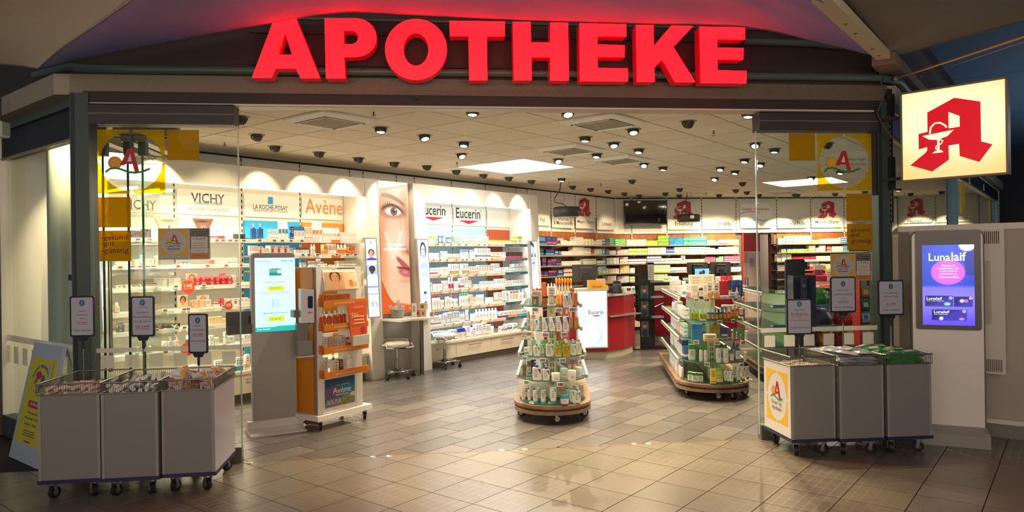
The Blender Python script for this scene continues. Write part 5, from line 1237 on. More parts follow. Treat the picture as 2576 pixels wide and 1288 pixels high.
# ---------------------------------------------------------------- things standing in the shop
def caster(b, x, y, r=.035, yaw=0., z0=None, fork='6a6a68', hub='b8b4ac'):
    """swivel wheel; top plate at z0"""
    c, s = math.cos(yaw), math.sin(yaw); z0 = z0 or r * 2.5; w = r * .35; off = r * .5
    cx, cy = x + c * off, y + s * off; n = (-s, c)
    b.cyl((cx - n[0] * w, cy - n[1] * w, r), (cx + n[0] * w, cy + n[1] * w, r), r, RUBBER, 16); b.cyl((cx - n[0] * w * 1.15, cy - n[1] * w * 1.15, r), (cx + n[0] * w * 1.15, cy + n[1] * w * 1.15, r), r * .55, M(hub, .4), 12)
    for k in (-1, 1):
        o = k * w * 1.35; P = [(x - c * r * .3 + n[0] * o, y - s * r * .3 + n[1] * o, z0), (x + c * r * .6 + n[0] * o, y + s * r * .6 + n[1] * o, z0), (cx + c * r * .2 + n[0] * o, cy + s * r * .2 + n[1] * o, r * .8), (cx - c * r * .2 + n[0] * o, cy - s * r * .2 + n[1] * o, r * .8)]
        Q = [(p[0] + n[0] * k * r * .1, p[1] + n[1] * k * r * .1, p[2]) for p in P]; b.add(P + Q, [(0, 1, 2, 3), (7, 6, 5, 4), (0, 4, 5, 1), (1, 5, 6, 2), (2, 6, 7, 3), (3, 7, 4, 0)], M(fork, .4, .6))
    b.box(x - r * .6, x + r * .6, y - r * .6, y + r * .6, z0 - r * .12, z0, M(fork, .4, .6)); b.cyl((x, y, z0 - r * .5), (x, y, z0 - r * .1), r * .35, M(fork, .4, .6), 10)
    return b
# ---- left information kiosk
kp = (G(640, 1093) + G(745, 1076)) / 2; KF = Fr(kp, 31.5); kw = np.linalg.norm(G(745, 1076) - G(640, 1093)) / 2 * 1.0
t = thing('information_kiosk', 'grey floor-standing screen kiosk showing offers, inside the left glass door', 'kiosk', KF.w(0, 0), KF.ang); H = 1.75
b = MB(); b.prism(rrect(-kw, kw, .02, H, .035, 5, (0, 0, 1, 1)), 0, .075, M('aaa69c', .4, .1), 'y'); b.prism(rrect(-kw - .006, kw + .006, .02, H + .006, .04, 5, (0, 0, 1, 1)), .012, .062, M('dcd8d0', .3, .3), 'y'); obj('body', b, t)
sa = KF.p(643, 836, -.002); sb = KF.p(742, 648, -.002); sx0, sz0, sx1, sz1 = sa[0], KF.p(692, 833)[1], sb[0], KF.p(692, 648.5)[1]
def blue_screen(u, v):
    c = np.ones(u.shape + (3,)) * hexc('b4e2ee'); c = mixc(c, 'd8f4fa', .8 * (1 - np.abs(v - .6))); c = mixc(c, '20b0a8', (v < .055 + .02 * u) * 1.); c = mixc(c, '8cc8d0', (abs(v - .52) < .003) * (abs(u - .5) < .38))
    c = mixc(c, 'c8dc20', ((abs(v - .585) < .032) & (abs(u - .5) < .2)) * 1.); c = mixc(c, 'c8dc20', ((abs(v - .165) < .032) & (abs(u - .5) < .2)) * 1.)
    c = mixc(c, '3cb89c', ((abs(v - .80) < .05) & (abs(u - .5) < .15)) * 1.); c = mixc(c, '1c7c6c', ((abs(v - .775) < .02) & (abs(u - .5) < .15)) * .8); c = mixc(c, 'c8f0e0', blob(u, v, .6, .81, .05, .025, .2)); c = mixc(c, 'e03c4c', ((abs(v - .838) < .006) & (abs(u - .48) < .1)) * 1.)
    c = mixc(c, '94c8dc', ((abs(v - .385) < .06) & (abs(u - .44) < .035)) * .8); c = mixc(c, 'a8d4e4', ((abs(v - .38) < .055) & (abs(u - .55) < .045)) * .8); return c
art('screen', sx0, sx1, sz0, sz1, -.0015, 50, 92, blue_screen, t, 1.15)
b = MB(); W = sx1 - sx0; Hh = sz1 - sz0; lt = M('e8f8fc', .5, emit=.9); dk = M('1c4c6c', .5); X = lambda u: sx0 + u * W; Z = lambda v: sz0 + v * Hh
b.text('www.zack-und-da.de', X(.06), X(.36), Z(.945), Z(.965), -.003, M('3c8cac', .5)); b.text('ZACK + DA!', X(.66), X(.95), Z(.945), Z(.968), -.003, dk, .5); b.text('PROSPAN HUSTENLIQUID', X(.26), X(.74), Z(.66), Z(.675), -.003, dk, .3); b.text('21 St', X(.44), X(.55), Z(.635), Z(.65), -.003, M('6ca0b8', .5))
b.text('8,95 €', X(.39), X(.61), Z(.57), Z(.6), -.003, WHITE, .5); b.text('MERIDOL MUNDSPUEL LOESUNG', X(.2), X(.8), Z(.24), Z(.255), -.003, dk, .3); b.text('400 ml', X(.44), X(.56), Z(.215), Z(.23), -.003, M('6ca0b8', .5)); b.text('13,74 €', X(.37), X(.63), Z(.15), Z(.18), -.003, WHITE, .5)
b.text('Center Apotheke', X(.04), X(.36), Z(.02), Z(.045), -.003, lt, .2); b.text('PROSPAN', X(.42), X(.6), Z(.845), Z(.86), -.003, dk, .3); obj('screen_lettering', b, t)
b = MB(); b.prism([(-.17, 0), (-.17, .012), (-.08, .02), (-.03, .05), (-.01, .12), (.03, .12), (.05, .05), (.12, .02), (.2, .012), (.2, 0)], -kw - .055, kw + .055, M('dedad2', .35), 'x'); o = obj('foot', b, t)
b = MB(); b.cyl((-kw * .9, .06, .06), (-kw * .9, .14, .02), .006, BLACK); obj('cable', b, t)
# leaflet tray fixed on its left flank
x0 = KF.p(569, 812, .03)[0]; x1 = -kw - .007; za = KF.p(600, 840, .03)[1]; zb = KF.p(600, 784, .03)[1]
t2 = thing('leaflet_tray', 'dark grey leaflet tray on the left side of the grey screen kiosk', 'tray', KF.w(x0, .03), KF.ang); w = x1 - x0; b = MB(); b.box(0, w, .0, .012, za, zb, M('5c5a56', .4)); b.hexa([(0, -.05, za), (w, -.05, za), (w, .0, za), (0, .0, za), (0, -.08, za + .09), (w, -.08, za + .09), (w, -.07, za + .09), (0, -.07, za + .09)], M('6a6864', .4)); obj('tray', b, t2)
b = MB(); b.box(w - .02, w + .006, .0, .02, za + .05, zb - .05, DARK); obj('bracket', b, t2)
# hand sanitiser dispenser on its right flank
xa = KF.p(758, 770, -.22)[0]; xb = KF.p(789, 770, -.22)[0]; z0 = KF.p(772, 812, -.22)[1]; z1 = KF.p(772, 726, -.22)[1]; w = xb - xa
t = thing('hand_sanitiser_dispenser', 'white hand sanitiser dispenser with dark window between kiosk and orange stand', 'dispenser', KF.w(xa, -.22), KF.ang)
b = MB(); b.hexa([(0, 0, z0), (w, -.02, z0), (w, .10, z0), (0, .10, z0), (0, .0, z1), (w, -.02, z1 - .01), (w, .10, z1 - .01), (0, .10, z1)], M('d8d6d0', .35)); obj('housing', b, t)
b = MB(); b.prism(rrect(w * .5, w * .9, z0 + (z1 - z0) * .42, z0 + (z1 - z0) * .78, .012, 4), -.019, -.015, M('1c2c38', .2), 'y'); obj('window', b, t); b = MB(); b.lines(w * .4, w * .95, z0 + .09, z0 + .11, 1, -.022, M('c86040', .5)); b.cyl((w * .6, -.01, z0 - .012), (w * .6, -.01, z0), .01, BLACK); obj('nozzle', b, t)
b = MB(); b.box(-.04, w * .9, .01, .09, z0 - .32, z0 - .17, M('8a8780', .4)); b.box(-.04, w * .5, .02, .08, z0 - .17, z0, M('7c7a74', .4)); b.box(-.05, w * .95, -.02, .1, z0 - .335, z0 - .32, M('c8c4bc', .3)); obj('drip_tray', b, t)
b = MB(); b.box(-.05, .0, .08, .26, z0 + .05, z0 + .12, M('6a6864', .4)); obj('side_arm', b, t)
# ---- orange and white sun care stand
pa = G(800, 1058, .10); pb = G(912, 1030, .10); SF = Fr(pa, 56); sw = .60; sd = .34
t = thing('display_stand', 'white and orange wheeled sun care display stand right of the screen kiosk', 'display stand', SF.w(0, 0), SF.ang)
b = MB(); b.box(-.05, sw + .08, -.06, sd + .06, .10, .15, M('f0ece2', .4)); obj('base', b, t)
for x, y in ((.02, -.01), (sw + .02, -.01), (.02, sd), (sw + .02, sd)): b = MB(); caster(b, x, y, .036, 1.0, .10, '4a4846', 'e0dcd4'); obj('caster', b, t)
WP = M('e0dbd0', .4); OR = M('e08a1c', .35)
b = MB(); b.box(0, .022, 0, sd, .15, 1.60, OR); b.box(0, .07, -.004, .05, .15, 1.60, WP); obj('side_panel', b, t, label='orange side with white front post'); b = MB(); b.box(sw - .022, sw, 0, sd, .15, 1.60, WP); b.box(sw - .09, sw, -.004, .05, .15, 1.60, WP); obj('side_panel', b, t)
b = MB(); b.box(0, sw, -.0, sd, 1.595, 1.61, M('d8d2c6', .4)); obj('top_panel', b, t)
sz = [(.60, 'SPEZIALPFLEGE / ERGÄNZENDE PFLEGE'), (.86, 'FÜR KÖRPER & GESICHT'), (1.09, 'FAMILIEN- & KINDERPFLEGE'), (1.33, 'GESICHTSPFLEGE')]; ZS = []
for (px, py), (_, s) in zip(((862, 944), (862, 884), (862, 827), (862, 768)), sz):
    z = SF.p(px, py, -.06)[1] + .022; ZS.append(z)
    b = MB(); b.box(.03, sw - .03, -.06, sd - .02, z - .012, z, M('efe6d6', .4)); s_ = obj('shelf', b, t); b = MB(); b.box(.02, sw + .03, -.072, -.06, z - .025, z + .035, M('d8781c', .35)); b.box(.02, .03, -.072, 0, z - .025, z + .06, M('d8781c', .35)); obj('orange_rail', b, s_)
    b = MB(); b.text(s, .16, .44, z - .005, z + .012, -.0735, M('f0d8b8', .5)); obj('lettering', b, s_)
def reef(u, v):
    c = np.ones(u.shape + (3,)) * hexc('1c5c80'); c = mixc(c, '0e3a5c', sst(.5, 1, v)); c = mixc(c, '2c8ca0', .7 * blob(u, v, .75, .45, .4, .25, .8)); rr = np.sin(u * 40 + np.sin(v * 30) * 3) * np.sin(v * 35 + u * 17)
    c = mixc(c, '9c3c50', .8 * ((blob(u, v, .3, .45, .28, .28, .3) > .4) & (rr > -.1))); c = mixc(c, '9c8438', .9 * ((v < .28 + .12 * np.sin(u * 9 + 1)) & (u > .45) & (rr > -.4))); c = mixc(c, 'b87064', ((v < .15) & (u < .5)) * .7); c = mixc(c, 'd8b88c', blob(u, v, .95, .33, .12, .08, .2)); return c
a = SF.p(803, 1040, -.001); c_ = SF.p(886, 950, -.001); pz0, pz1 = .20, ZS[0] - .05
b = MB(); b.box(.07, sw - .09, .0, .02, .16, ZS[0] - .03, WP); obj('lower_panel', b, t); art('reef_picture', .09, sw - .11, pz0, pz1, -.003, 60, 70, reef, t, 0)
b = MB(); hh = pz1 - pz0; b.text('Avène', .19, .43, pz0 + hh * .45, pz0 + hh * .66, -.005, M('e8e4dc', .5), .1); b.text('EAU THERMALE', .24, .42, pz0 + hh * .72, pz0 + hh * .755, -.005, M('c8dce0', .5)); b.lines(.2, .42, pz0 + hh * .37, pz0 + hh * .41, 1, -.005, M('c8dce0', .5)); b.text('SKIN PUR', .11, .30, pz0 + .03, pz0 + .075, -.005, M('d8dcd8', .5)); obj('picture_lettering', b, t)
hz0, hz1 = SF.p(850, 728, -.02)[1], 1.57
def sun_face(u, v):
    c = np.ones(u.shape + (3,)) * hexc('c8a47c'); c = mixc(c, 'e8d4b0', .8 * sst(.4, 1, u)); q = port_face('c48a5c', '3c2418', 'b8946c', 'c08c60', 0)(np.clip((u - .05) / .55, 0, 1), v * .9 + .05); c = mixc(c, q, sst(.62, .5, u)); c = mixc(c, 'd8641c', ((abs(u - .78) < .06) & (v < .48) & (v > .1)) * .9); c = mixc(c, 'e8a060', ((abs(u - .9) < .05) & (v < .38) & (v > .1)) * .9); return c
art('header_picture', .0, 0, 0, 0, 0, 60, 40, sun_face, t, 0, ((.08, -.06, hz0), (sw - .08, -.06, hz0), (sw - .09, .0, hz1), (.09, .0, hz1)))
b = MB(); b.hexa([(.07, -.055, hz0 - .01), (sw - .07, -.055, hz0 - .01), (sw - .07, .02, hz0 - .01), (.07, .02, hz0 - .01), (.08, .002, hz1 + .01), (sw - .08, .002, hz1 + .01), (sw - .08, .02, hz1 + .01), (.08, .02, hz1 + .01)], WP); obj('header', b, t)
b = MB(); b.text('SONNENSCHUTZ', .33, .5, hz0 + .11, hz0 + .125, -.046, M('f0e4d0', .5)); b.text('Avène', .41, .48, hz0 + .16, hz0 + .18, -.034, M('e8a050', .5)); obj('header_lettering', b, t)
def srow(z, where, text): row(SF, -.045, z, where, text, .09, splitpx=20)
srow(ZS[3], 'top shelf of orange stand', '''803 815 24 1 1 boxa e07c20 f0e0c8 orange carton at left end
819 829 23 1 1 boxa e07c20 f0e0c8 orange carton, second from left end
830 840 22 1 1 boxa e07c20 f0e0c8 orange carton, third from left end
844 854 22 1 1 boxa e0781c f0e0c8 orange carton left of middle
856 866 22 1 1 boxa e07c20 f0e0c8 orange carton right of middle
870 879 22 1 1 boxa e07c20 f0e0c8 orange carton at right end''')
srow(ZS[2], 'second shelf of orange stand', '''801 811 40 1 1 botc d83c18 c86428 orange-red spray bottle at left end
812 821 42 1 1 botc d83c18 c86428 orange-red spray bottle behind a carton
825 837 40 1 1 botc d04818 c86428 orange-red bottle in the middle
839 850 41 1 1 botc d83c18 c86428 orange-red bottle right of middle
851 861 42 1 1 botc d83c18 c86428 orange-red bottle, second from right
862 872 42 1 1 botc d83c18 c86428 orange-red bottle at right end''')
srow(ZS[1], 'third shelf of orange stand', '''809 822 35 1 1 boxn d8cfc4 a08c80 tall beige carton
826 838 32 1 1 boxn c8b490 a88858 tan carton
839 845 30 1 1 boxn d0bc98 a88858 slim tan carton
846 853 28 1 1 boxn e0d8cc b0a498 pale slim carton
855 867 32 1 1 boxn dcd4c8 b07868 pale broad carton
868 881 26 1 1 bag d85028 e87c3c orange pouch
883 893 24 1 1 bag d84c24 e87c3c small orange pouch''')
srow(ZS[0], 'lowest shelf of orange stand', '''803 815 34 1 1 boxn cfc4b0 a89878 light brown carton
812 828 44 1 1 tube e0d8c8 c8c0b0 large cream tube
833 846 50 1 1 pump e8e4dc 5c6c78 white jar bottle with pump
838 849 32 1 1 boxq e0d8c4 c89c40 cream carton with gold edge
850 860 32 1 1 boxn 6c4424 c8a878 brown carton
862 871 40 1 1 tube ded8cc c0b8a8 slim cream tube
873 886 40 1 1 bot e8e4dc e8e0d0 white lotion bottle''')
x = SF.p(898, 650, -.08)[0]; t = thing('leaflet_holder', 'orange leaflet card with a clear holder on the right of the stand', 'leaflet holder', SF.w(x, -.10, 0), SF.ang); za = SF.p(898, 846, -.1)[1]; zm = SF.p(898, 830, -.1)[1]; zb = SF.p(898, 752, -.1)[1]; w = .27
b = MB(); b.hexa([(-w * .42, 0, za), (w * .42, 0, za), (w * .42, .01, za), (-w * .42, .01, za), (-w / 2, .03, zb), (w / 2, .03, zb), (w / 2, .04, zb), (-w / 2, .04, zb)], M('cc5420', .4)); obj('card', b, t)
b = MB(); b.T = slantT(.03, zb - za, za); b.text('Avène', -w * .2, w * .3, zb - .1, zb - .06, 0, M('e8a070', .5)); b.text('50+', -w * .35, w * .0, zb - .19, zb - .14, 0, M('f0c8a0', .5)); b.lines(-w * .3, w * .35, za + .12, za + .22, 3, 0, M('f0c8a0', .5), .3); b.flat([(w * .1, za + .03), (w * .3, za + .03), (w * .3, za + .09), (w * .1, za + .09)], 0, M('b01830', .5)); obj('lettering', b, t)
b = MB(); b.box(-w * .42, w * .42, -.03, .0, za - .09, za + .01, M('c8c0b4', .3)); b.box(-w*.3, w*.3, 0, .12, za - .06, za - .03, M('c8c0b4', .3)); obj('holder', b, t)
# orange cable tangle under the stand
q = G(782, 1065, .02); t = thing('cable_coil', 'orange extension cable coil under the sun care stand', 'cable', (q[0], q[1], 0)); b = MB(); b.tube([(.06 * math.cos(a * .7) * (1 + .2 * math.sin(a)), .05 * math.sin(a * .7), .015 + .012 * math.sin(a * 1.3) + .004 * a * .5) for a in range(24)], .011, M('a8542c', .5), 6); obj('loops', b, t)
# ---- stools
def stool(px, py, lab, yaw, sz):
    P = G(px, py); t = thing('stool', lab, 'stool', (P[0], P[1], 0), yaw); cs = M('e8e2d6', .35)
    b = MB(); b.lathe([(.02, .0), (.155, .0), (.175, .02), (.18, .045), (.165, .07), (.10, .08), (0, .082)], cs, (0, 0, sz), 28); obj('seat', b, t, label='cream padded seat')
    b = MB(); R_ = .20; pts = [(R_ * math.cos(R(a)) * 1.05, R_ * math.sin(R(a)), sz + .085 if 20 < a < 160 else sz + .035) for a in range(-30, 211, 12)]; pts = [(-.09, -.12, sz - .012), (-.2, -.13, sz + .0)] + pts[::-1] + [(.2, -.13, sz + .0), (.09, -.12, sz - .012)]
    b.tube(pts, .012, M('e4dfd4', .3, .2), 8); obj('back_loop', b, t)
    b = MB(); b.cyl((0, 0, .11), (0, 0, sz * .62), .024, STEEL, 14); b.cyl((0, 0, sz * .6), (0, 0, sz - .01), .014, CHROME, 12); b.box(-.1, .1, -.08, .08, sz - .014, sz, BLACK); b.cyl((.03, 0, sz - .03), (.16, -.02, sz - .04), .005, BLACK); obj('gas_lift', b, t)
    b = MB(); b.lathe([(.05, .085), (.045, .12), (.028, .13)], BLACK, n=12)
    for k in range(5): a = k * 1.2566; b.hexa([(c0 * math.cos(a) - s0 * math.sin(a), c0 * math.sin(a) + s0 * math.cos(a), zz) for zz, hh in ((.085, 0), (.11, 1)) for c0, s0 in ((.03, -.016), (.24, -.01), (.24, .01), (.03, .016))], CHROME)
    b.tube([(.175 * math.cos(R(a)), .175 * math.sin(R(a)), .105) for a in range(0, 360, 15)], .007, CHROME, 6, True); obj('star_base', b, t)
    for k in range(5):
        a = k * 1.2566; b = MB(); x, y = .24 * math.cos(a), .24 * math.sin(a)
        for q in (-.014, .014): b.cyl((x + q * math.sin(a) - .01 * math.sin(a) * np.sign(q), y - q * math.cos(a) + .01 * math.cos(a) * np.sign(q), .027), (x + q * math.sin(a), y - q * math.cos(a), .027), .027, BLACK, 12)
        b.lathe([(.022, .03), (.018, .06), (.008, .09)], BLACK, (x, y, 0), 8); obj('caster', b, t)
    return t
stool(1000, 950, 'round cream stool on chrome star base, left one at the small table', .5, .44)
stool(1119, 924, 'round cream stool, right of the table pole before the drawers', 1.1, .45)
# ---- small table against the picture wall
P = G(1062, 943); TF = Fr(P, 51.45); zt = .835
t = thing('wall_table', 'cream high table with rounded end and one steel leg below the face picture', 'table', TF.w(0, 0), TF.ang)
pts = [(-.52, .32), (-.50, -.12)] + [(x, y) for x, y in ell(.02, .03, .30, .22, 16, 205, 360)] + [(.32, .32)]
b = MB(); b.prism(pts, zt - .028, zt, M('ece6d8', .35), 'z'); obj('tabletop', b, t); b = MB(); b.cyl((0, 0, 0), (0, 0, zt - .028), .03, M('6a6660', .3, .8), 18); b.cyl((0, 0, 0), (0, 0, .012), .05, STEEL, 18); obj('leg', b, t)
# basket with samples
P = G(998, 800, zt); t = thing('woven_basket', 'grey woven basket on the small table', 'basket', (P[0], P[1] + .06, zt)); b = MB(); n = 22
b.lathe([(.075, 0), (.085, .015), (.098, .12), (.088, .12), (.07, .012)], M('8a847a', .7), n=n)
for k in range(6):
    for i in range(n):
        a0, a1 = 2 * math.pi * (i + .5 * (k % 2)) / n, 2 * math.pi * (i + .5 * (k % 2) + .8) / n; r = .088 + .012 * k / 6 + .002; z = .01 + k * .019
        b.add([(r * math.cos(a0), r * math.sin(a0), z), (r * math.cos(a1), r * math.sin(a1), z), (r * math.cos(a1) * 1.0, r * math.sin(a1), z + .014), (r * math.cos(a0), r * math.sin(a0), z + .014), ((r + .006) * math.cos((a0 + a1) / 2), (r + .006) * math.sin((a0 + a1) / 2), z + .007)], [(0, 1, 4), (1, 2, 4), (2, 3, 4), (3, 0, 4)], M('c4beb2', .6))
obj('weave', b, t, kind=None); b = MB(); b.tube([(.1 * math.cos(R(a)), .1 * math.sin(R(a)), .122) for a in range(0, 360, 15)], .007, M('b0aa9e', .6), 6, True); obj('rim', b, t)
bx, by = P[0], P[1] + .06
for k, (dx, dy, tl, hh, w, l) in enumerate(((-.045, .0, -.35, .17, .045, 'white sample carton leaning left in the woven basket'), (.0, .02, .05, .23, .045, 'tallest white sample carton in the woven basket'), (.045, .0, .25, .16, .05, 'white sample carton leaning right in the woven basket'), (-.01, -.04, -.1, .15, .04, 'low white sample carton at the basket front'))):
    b = MB(); b.box(-w / 2, w / 2, -.012, .012, 0, hh, WHITE); b.lines(-w * .35, w * .35, hh * .5, hh * .85, 3, -.0125, M('b8a8a0', .5), .3); obj('sample_carton', b, None, (bx + dx, by + dy, zt + .022), (0, tl, .2 * k), l, 'box', 'samples in the basket')
item(1042, 798, 35, 13, zt, 'bag', 'e8e2d8', 'a89c90', 'white sachet pack', 'standing between basket and cream jars')
for k, (x, y, l) in enumerate(((1052, 796, 'left of the stack'), (1066, 797, 'foot of the stack'), (1087, 797, 'alone at the table end'))): item(x, y, 17 if k < 2 else 12, 14 if k < 2 else 12, zt, 'boxq', 'd8b898', '8c4c30', 'small tan picture carton', l + ' of cartons')
P = G(1064, 797, zt); d = P[1]; h = 17 * d / FPX; parts = goods('boxq', 22 * d / FPX, h, 'e0c4a4', '8c4c30'); place(parts, 'carton_box', 'tan picture carton', 'upper one of the pair on the small table', (P[0] + .0, P[1] + .04, zt + h + .003), 0, 'small tan picture cartons', False, {})
# ---- counters
def counter(nm, lab, fr, poly, z0, z1, top, col, tray=None):
    t = thing(nm, lab, 'counter', fr.w(0, 0), fr.ang); b = MB(); b.prism(poly, .12, z0, M(col, .35), 'z'); obj('body', b, t); c = np.mean(poly, 0)
    b = MB(); b.prism([tuple(c + (np.array(p) - c) * .93) for p in poly], 0, .12, M('b0a48e', .4), 'z'); obj('plinth', b, t); b = MB(); b.prism([tuple(c + (np.array(p) - c) * 1.05) for p in poly], z0, z1, M('d8d0c0', .35), 'z'); obj('worktop', b, t); return t
C1 = Fr(G(1528, 903), 6.45); wl = -.62
q = C1.g(1597, 885); c1t = counter('sales_counter', 'dark red counter with white top behind the round pyramid display', C1, [(wl, .02), (0, 0), (q[0] * .55, q[1] * .42), (q[0], q[1]), (q[0], q[1] + .5), (wl, 1.1)], 1.02, 1.07, 0, '8c0c1c')
b = MB(); xx = [C1.p(x, 700, -.03) for x in (1449, 1525)]; b.box(xx[0][0], -.0, -.06, .02, .19, 1.13, M('b8b4ac', .4)); b.box(xx[0][0] - .02, .02, -.06, .3, 1.13, 1.16, M('d0c8b8', .4)); obj('light_box_case', b, c1t)
def cold(u, v): c = np.ones(u.shape + (3,)) * hexc('e4eefa'); c = mixc(c, 'f6fafe', .8 * blob(u, v, .4, .75, .5, .3, .8)); c = mixc(c, 'a8c4e8', .7 * (1 - sst(.0, .08, abs(np.hypot((u - .05) / .75, (v - .2) / .25) - 1)))); c = mixc(c, 'ffffff', blob(u, v, .2, .25, .4, .12, .7)); return c
art('lit_picture', xx[0][0] + .015, -.015, .21, 1.115, -.061, 40, 60, cold, c1t, 1.1)
b = MB(); w = -xx[0][0]; b.text('Eucerin', -w * .62, -w * .14, .74, .81, -.063, M('28405c', .5), .3); b.flat([(-w * .56, .725), (-w * .36, .70), (-w * .18, .725)], -.063, M('c8307c', .5)); b.text('DERMATOLOGISCHES WISSEN', -w * .72, -w * .08, .655, .668, -.063, M('8ca0b8', .5)); b.text('FÜR IHRE HAUT', -w * .55, -w * .25, .635, .648, -.063, M('8ca0b8', .5)); obj('lettering', b, c1t)
a = C1.g(1535, 806, .63); e = C1.g(1607, 800, .63)
def rail_tray(t, fr, p0, p1, z): b = MB(); b.add([(p0[0], p0[1], z), (p1[0], p1[1], z), (p1[0] - .08, p1[1] + .10, z), (p0[0] - .08, p0[1] + .14, z), (p0[0], p0[1], z + .02), (p1[0], p1[1], z + .02), (p1[0] - .08, p1[1] + .10, z + .02), (p0[0] - .08, p0[1] + .14, z + .02)], [(0, 3, 2, 1), (4, 5, 6, 7), (0, 1, 5, 4), (2, 3, 7, 6), (1, 2, 6, 5), (3, 0, 4, 7)], M('a8a090', .3, .5)); obj('bag_ledge', b, t)
rail_tray(c1t, C1, (q[0] * .1, -.02), (q[0] * 1.1, q[1] * .75), .68)
C2 = Fr(G(1690, 862), 10); xr_ = C2.p(1893, 790)[0]; xl_ = C2.p(1660, 790)[0]
c2t = counter('sales_counter', 'long dark red counter with white top behind the large wheeled display', C2, [(xl_, .25), (xl_ + .3, 0.05), (xr_ - .3, .05), (xr_, .3), (xr_, 1.0), (xl_, 1.0)], 1.0, 1.06, 0, '8c0c1c'); rail_tray(c2t, C2, (xr_ - .25, -.05), (xr_ + .12, .2), .60)
b = MB(); b.tube([(xl_ - .35, -.15, .62), (xl_ - .15, -.1, .70), (xl_ + .1, .08, .76)], .02, STEEL, 8); obj('hand_rail', b, c2t)
# monitors seen from behind
def monitor(lab, p0, p1, dep, zt, foot=True, cust=None):
    a = ray(*p0); c = ray(*p1); x0 = a[0] * dep; x1 = c[0] * dep; z1 = CAMZ + a[1] * dep; z0 = CAMZ + c[1] * dep; w = x1 - x0; cx = (x0 + x1) / 2
    t = thing('monitor', lab, 'monitor', (cx, dep, zt), R(4)); b = MB(); b.hexa([(-w / 2, 0, z0 - zt), (w / 2, 0, z0 - zt), (w / 2, .03, z0 - zt), (-w / 2, .03, z0 - zt), (-w / 2, .04, z1 - zt), (w / 2, .04, z1 - zt), (w / 2, .07, z1 - zt), (-w / 2, .07, z1 - zt)], M('1b1917', .45)); obj('casing', b, t)
    m = (z1 - z0); b = MB(); b.hexa([(-w * .25, -.03, z0 - zt + m * .25), (w * .28, -.03, z0 - zt + m * .25), (w * .28, .02, z0 - zt + m * .25), (-w * .25, .02, z0 - zt + m * .25), (-w * .25, -.01, z0 - zt + m * .82), (w * .28, -.01, z0 - zt + m * .82), (w * .28, .03, z0 - zt + m * .82), (-w * .25, .03, z0 - zt + m * .82)], M('24211e', .5))
    b.box(-w * .22, w * .25, -.034, -.02, z0 - zt + m * .8, z0 - zt + m * .84, M('6a6660', .4)); b.text('iiyama', -w * .07, w * .07, z0 - zt + m * .9, z0 - zt + m * .94, .025, M('6a6660', .4)); obj('rear_hump', b, t)
    b = MB(); b.box(-.045, .045, -.05, -.02, .01, z0 - zt + m * .5, BLACK); b.box(-.12, .12, -.12, .08, 0, .015, BLACK); obj('stand', b, t); return t
monitor('black monitor back on the counter left of the brochure tower', (1440, 666), (1504, 708), C1.w(0, .55)[1], 1.075)
monitor('black monitor back on the rear counter, left of the pair', (1730, 660), (1783, 695), C2.w(1, .55)[1], 1.065); monitor('black monitor back on the rear counter, right of the pair', (1788, 659), (1840, 696), C2.w(1, .55)[1], 1.065)
d = C2.w(1, .35)[1]; a = ray(1748, 676); c = ray(1784, 690); t = thing('customer_display', 'small lit blue customer screen between the two rear monitors', 'screen', (a[0] * d, d, 1.065)); w = (c[0] - a[0]) * d; z1 = CAMZ + a[1] * d - 1.065
b = MB(); b.box(-.01, w + .01, 0, .02, z1 - .17, z1 + .01, BLACK); b.box(w * .4, w * .6, .01, .03, 0, z1 - .17, BLACK); obj('casing', b, t); b = MB(); b.box(0, w, -.002, 0, z1 - .16, z1, M('5fa4dc', .5, emit=.9)); b.prism(ell(w * .4, z1 - .09, .03, .04), -.004, -.002, M('2c4c70', .5), 'y'); b.prism(ell(w * .6, z1 - .07, .03, .045), -.004, -.002, M('20304c', .5), 'y'); obj('screen', b, t)
cz = 1.07
def small(nm, lab, cat, px, py, fn, z=cz, ang=R(6.45)): P = G(px, py, z); t = thing(nm, lab, cat, (P[0], P[1], z + .001), ang); fn(t); return t
def yellow_box(t): b = MB(); b.prism([(-.16, 0), (.16, 0), (.16, .05), (-.05, .14), (-.16, .14)], 0, .12, M('d89c18', .5), 'y'); obj('tray', b, t); b = MB(); b.text('Avocado', -.1, .06, .02, .06, -.001, M('3c2c18', .5), .2); obj('lettering', b, t); b = MB(); [b.box(-.02 + k * .035, .01 + k * .035, .03, .10, .02, .16, M('e0a0a0', .5)) for k in range(4)]; obj('sachets', b, t)
small('counter_display_tray', 'yellow counter tray with pink sachets right of the counter monitor', 'tray', 1506, 727, yellow_box, 1.16)
small('card_terminal', 'black card terminal on the red counter', 'terminal', 1535, 737, lambda t: (obj('body', MB().hexa([(-.06, -.08, 0), (.06, -.08, 0), (.06, .08, 0), (-.06, .08, 0), (-.05, -.05, .09), (.05, -.05, .09), (.05, .08, .12), (-.05, .08, .12)], BLACK), t), obj('keypad', MB().box(-.03, .03, -.075, -.05, .03, .08, DARK), t)))
small('till_scanner', 'black round coin tray with scanner on the red counter', 'scanner', 1552, 738, lambda t: (obj('base', MB().lathe([(.09, 0), (.09, .05), (.07, .09), (.08, .14), (.06, .16)], BLACK, n=16), t), obj('scan_head', MB().box(-.05, .05, -.05, .05, .16, .2, BLACK), t)))
small('cup', 'small glass tumbler on the red counter', 'cup', 1569, 737, lambda t: obj('glass', MB().lathe([(.035, 0), (.045, .09), (.04, .09), (.03, .01)], M('9cc0b8', .2), n=14), t))
small('price_display', 'small white price display at the red counter end', 'display', 1582, 735, lambda t: (obj('frame', MB().box(-.05, .05, 0, .02, 0, .09, WHITE), t), obj('panel', MB().box(-.035, .035, -.002, 0, .02, .07, M('7c1c18', .5)), t)))
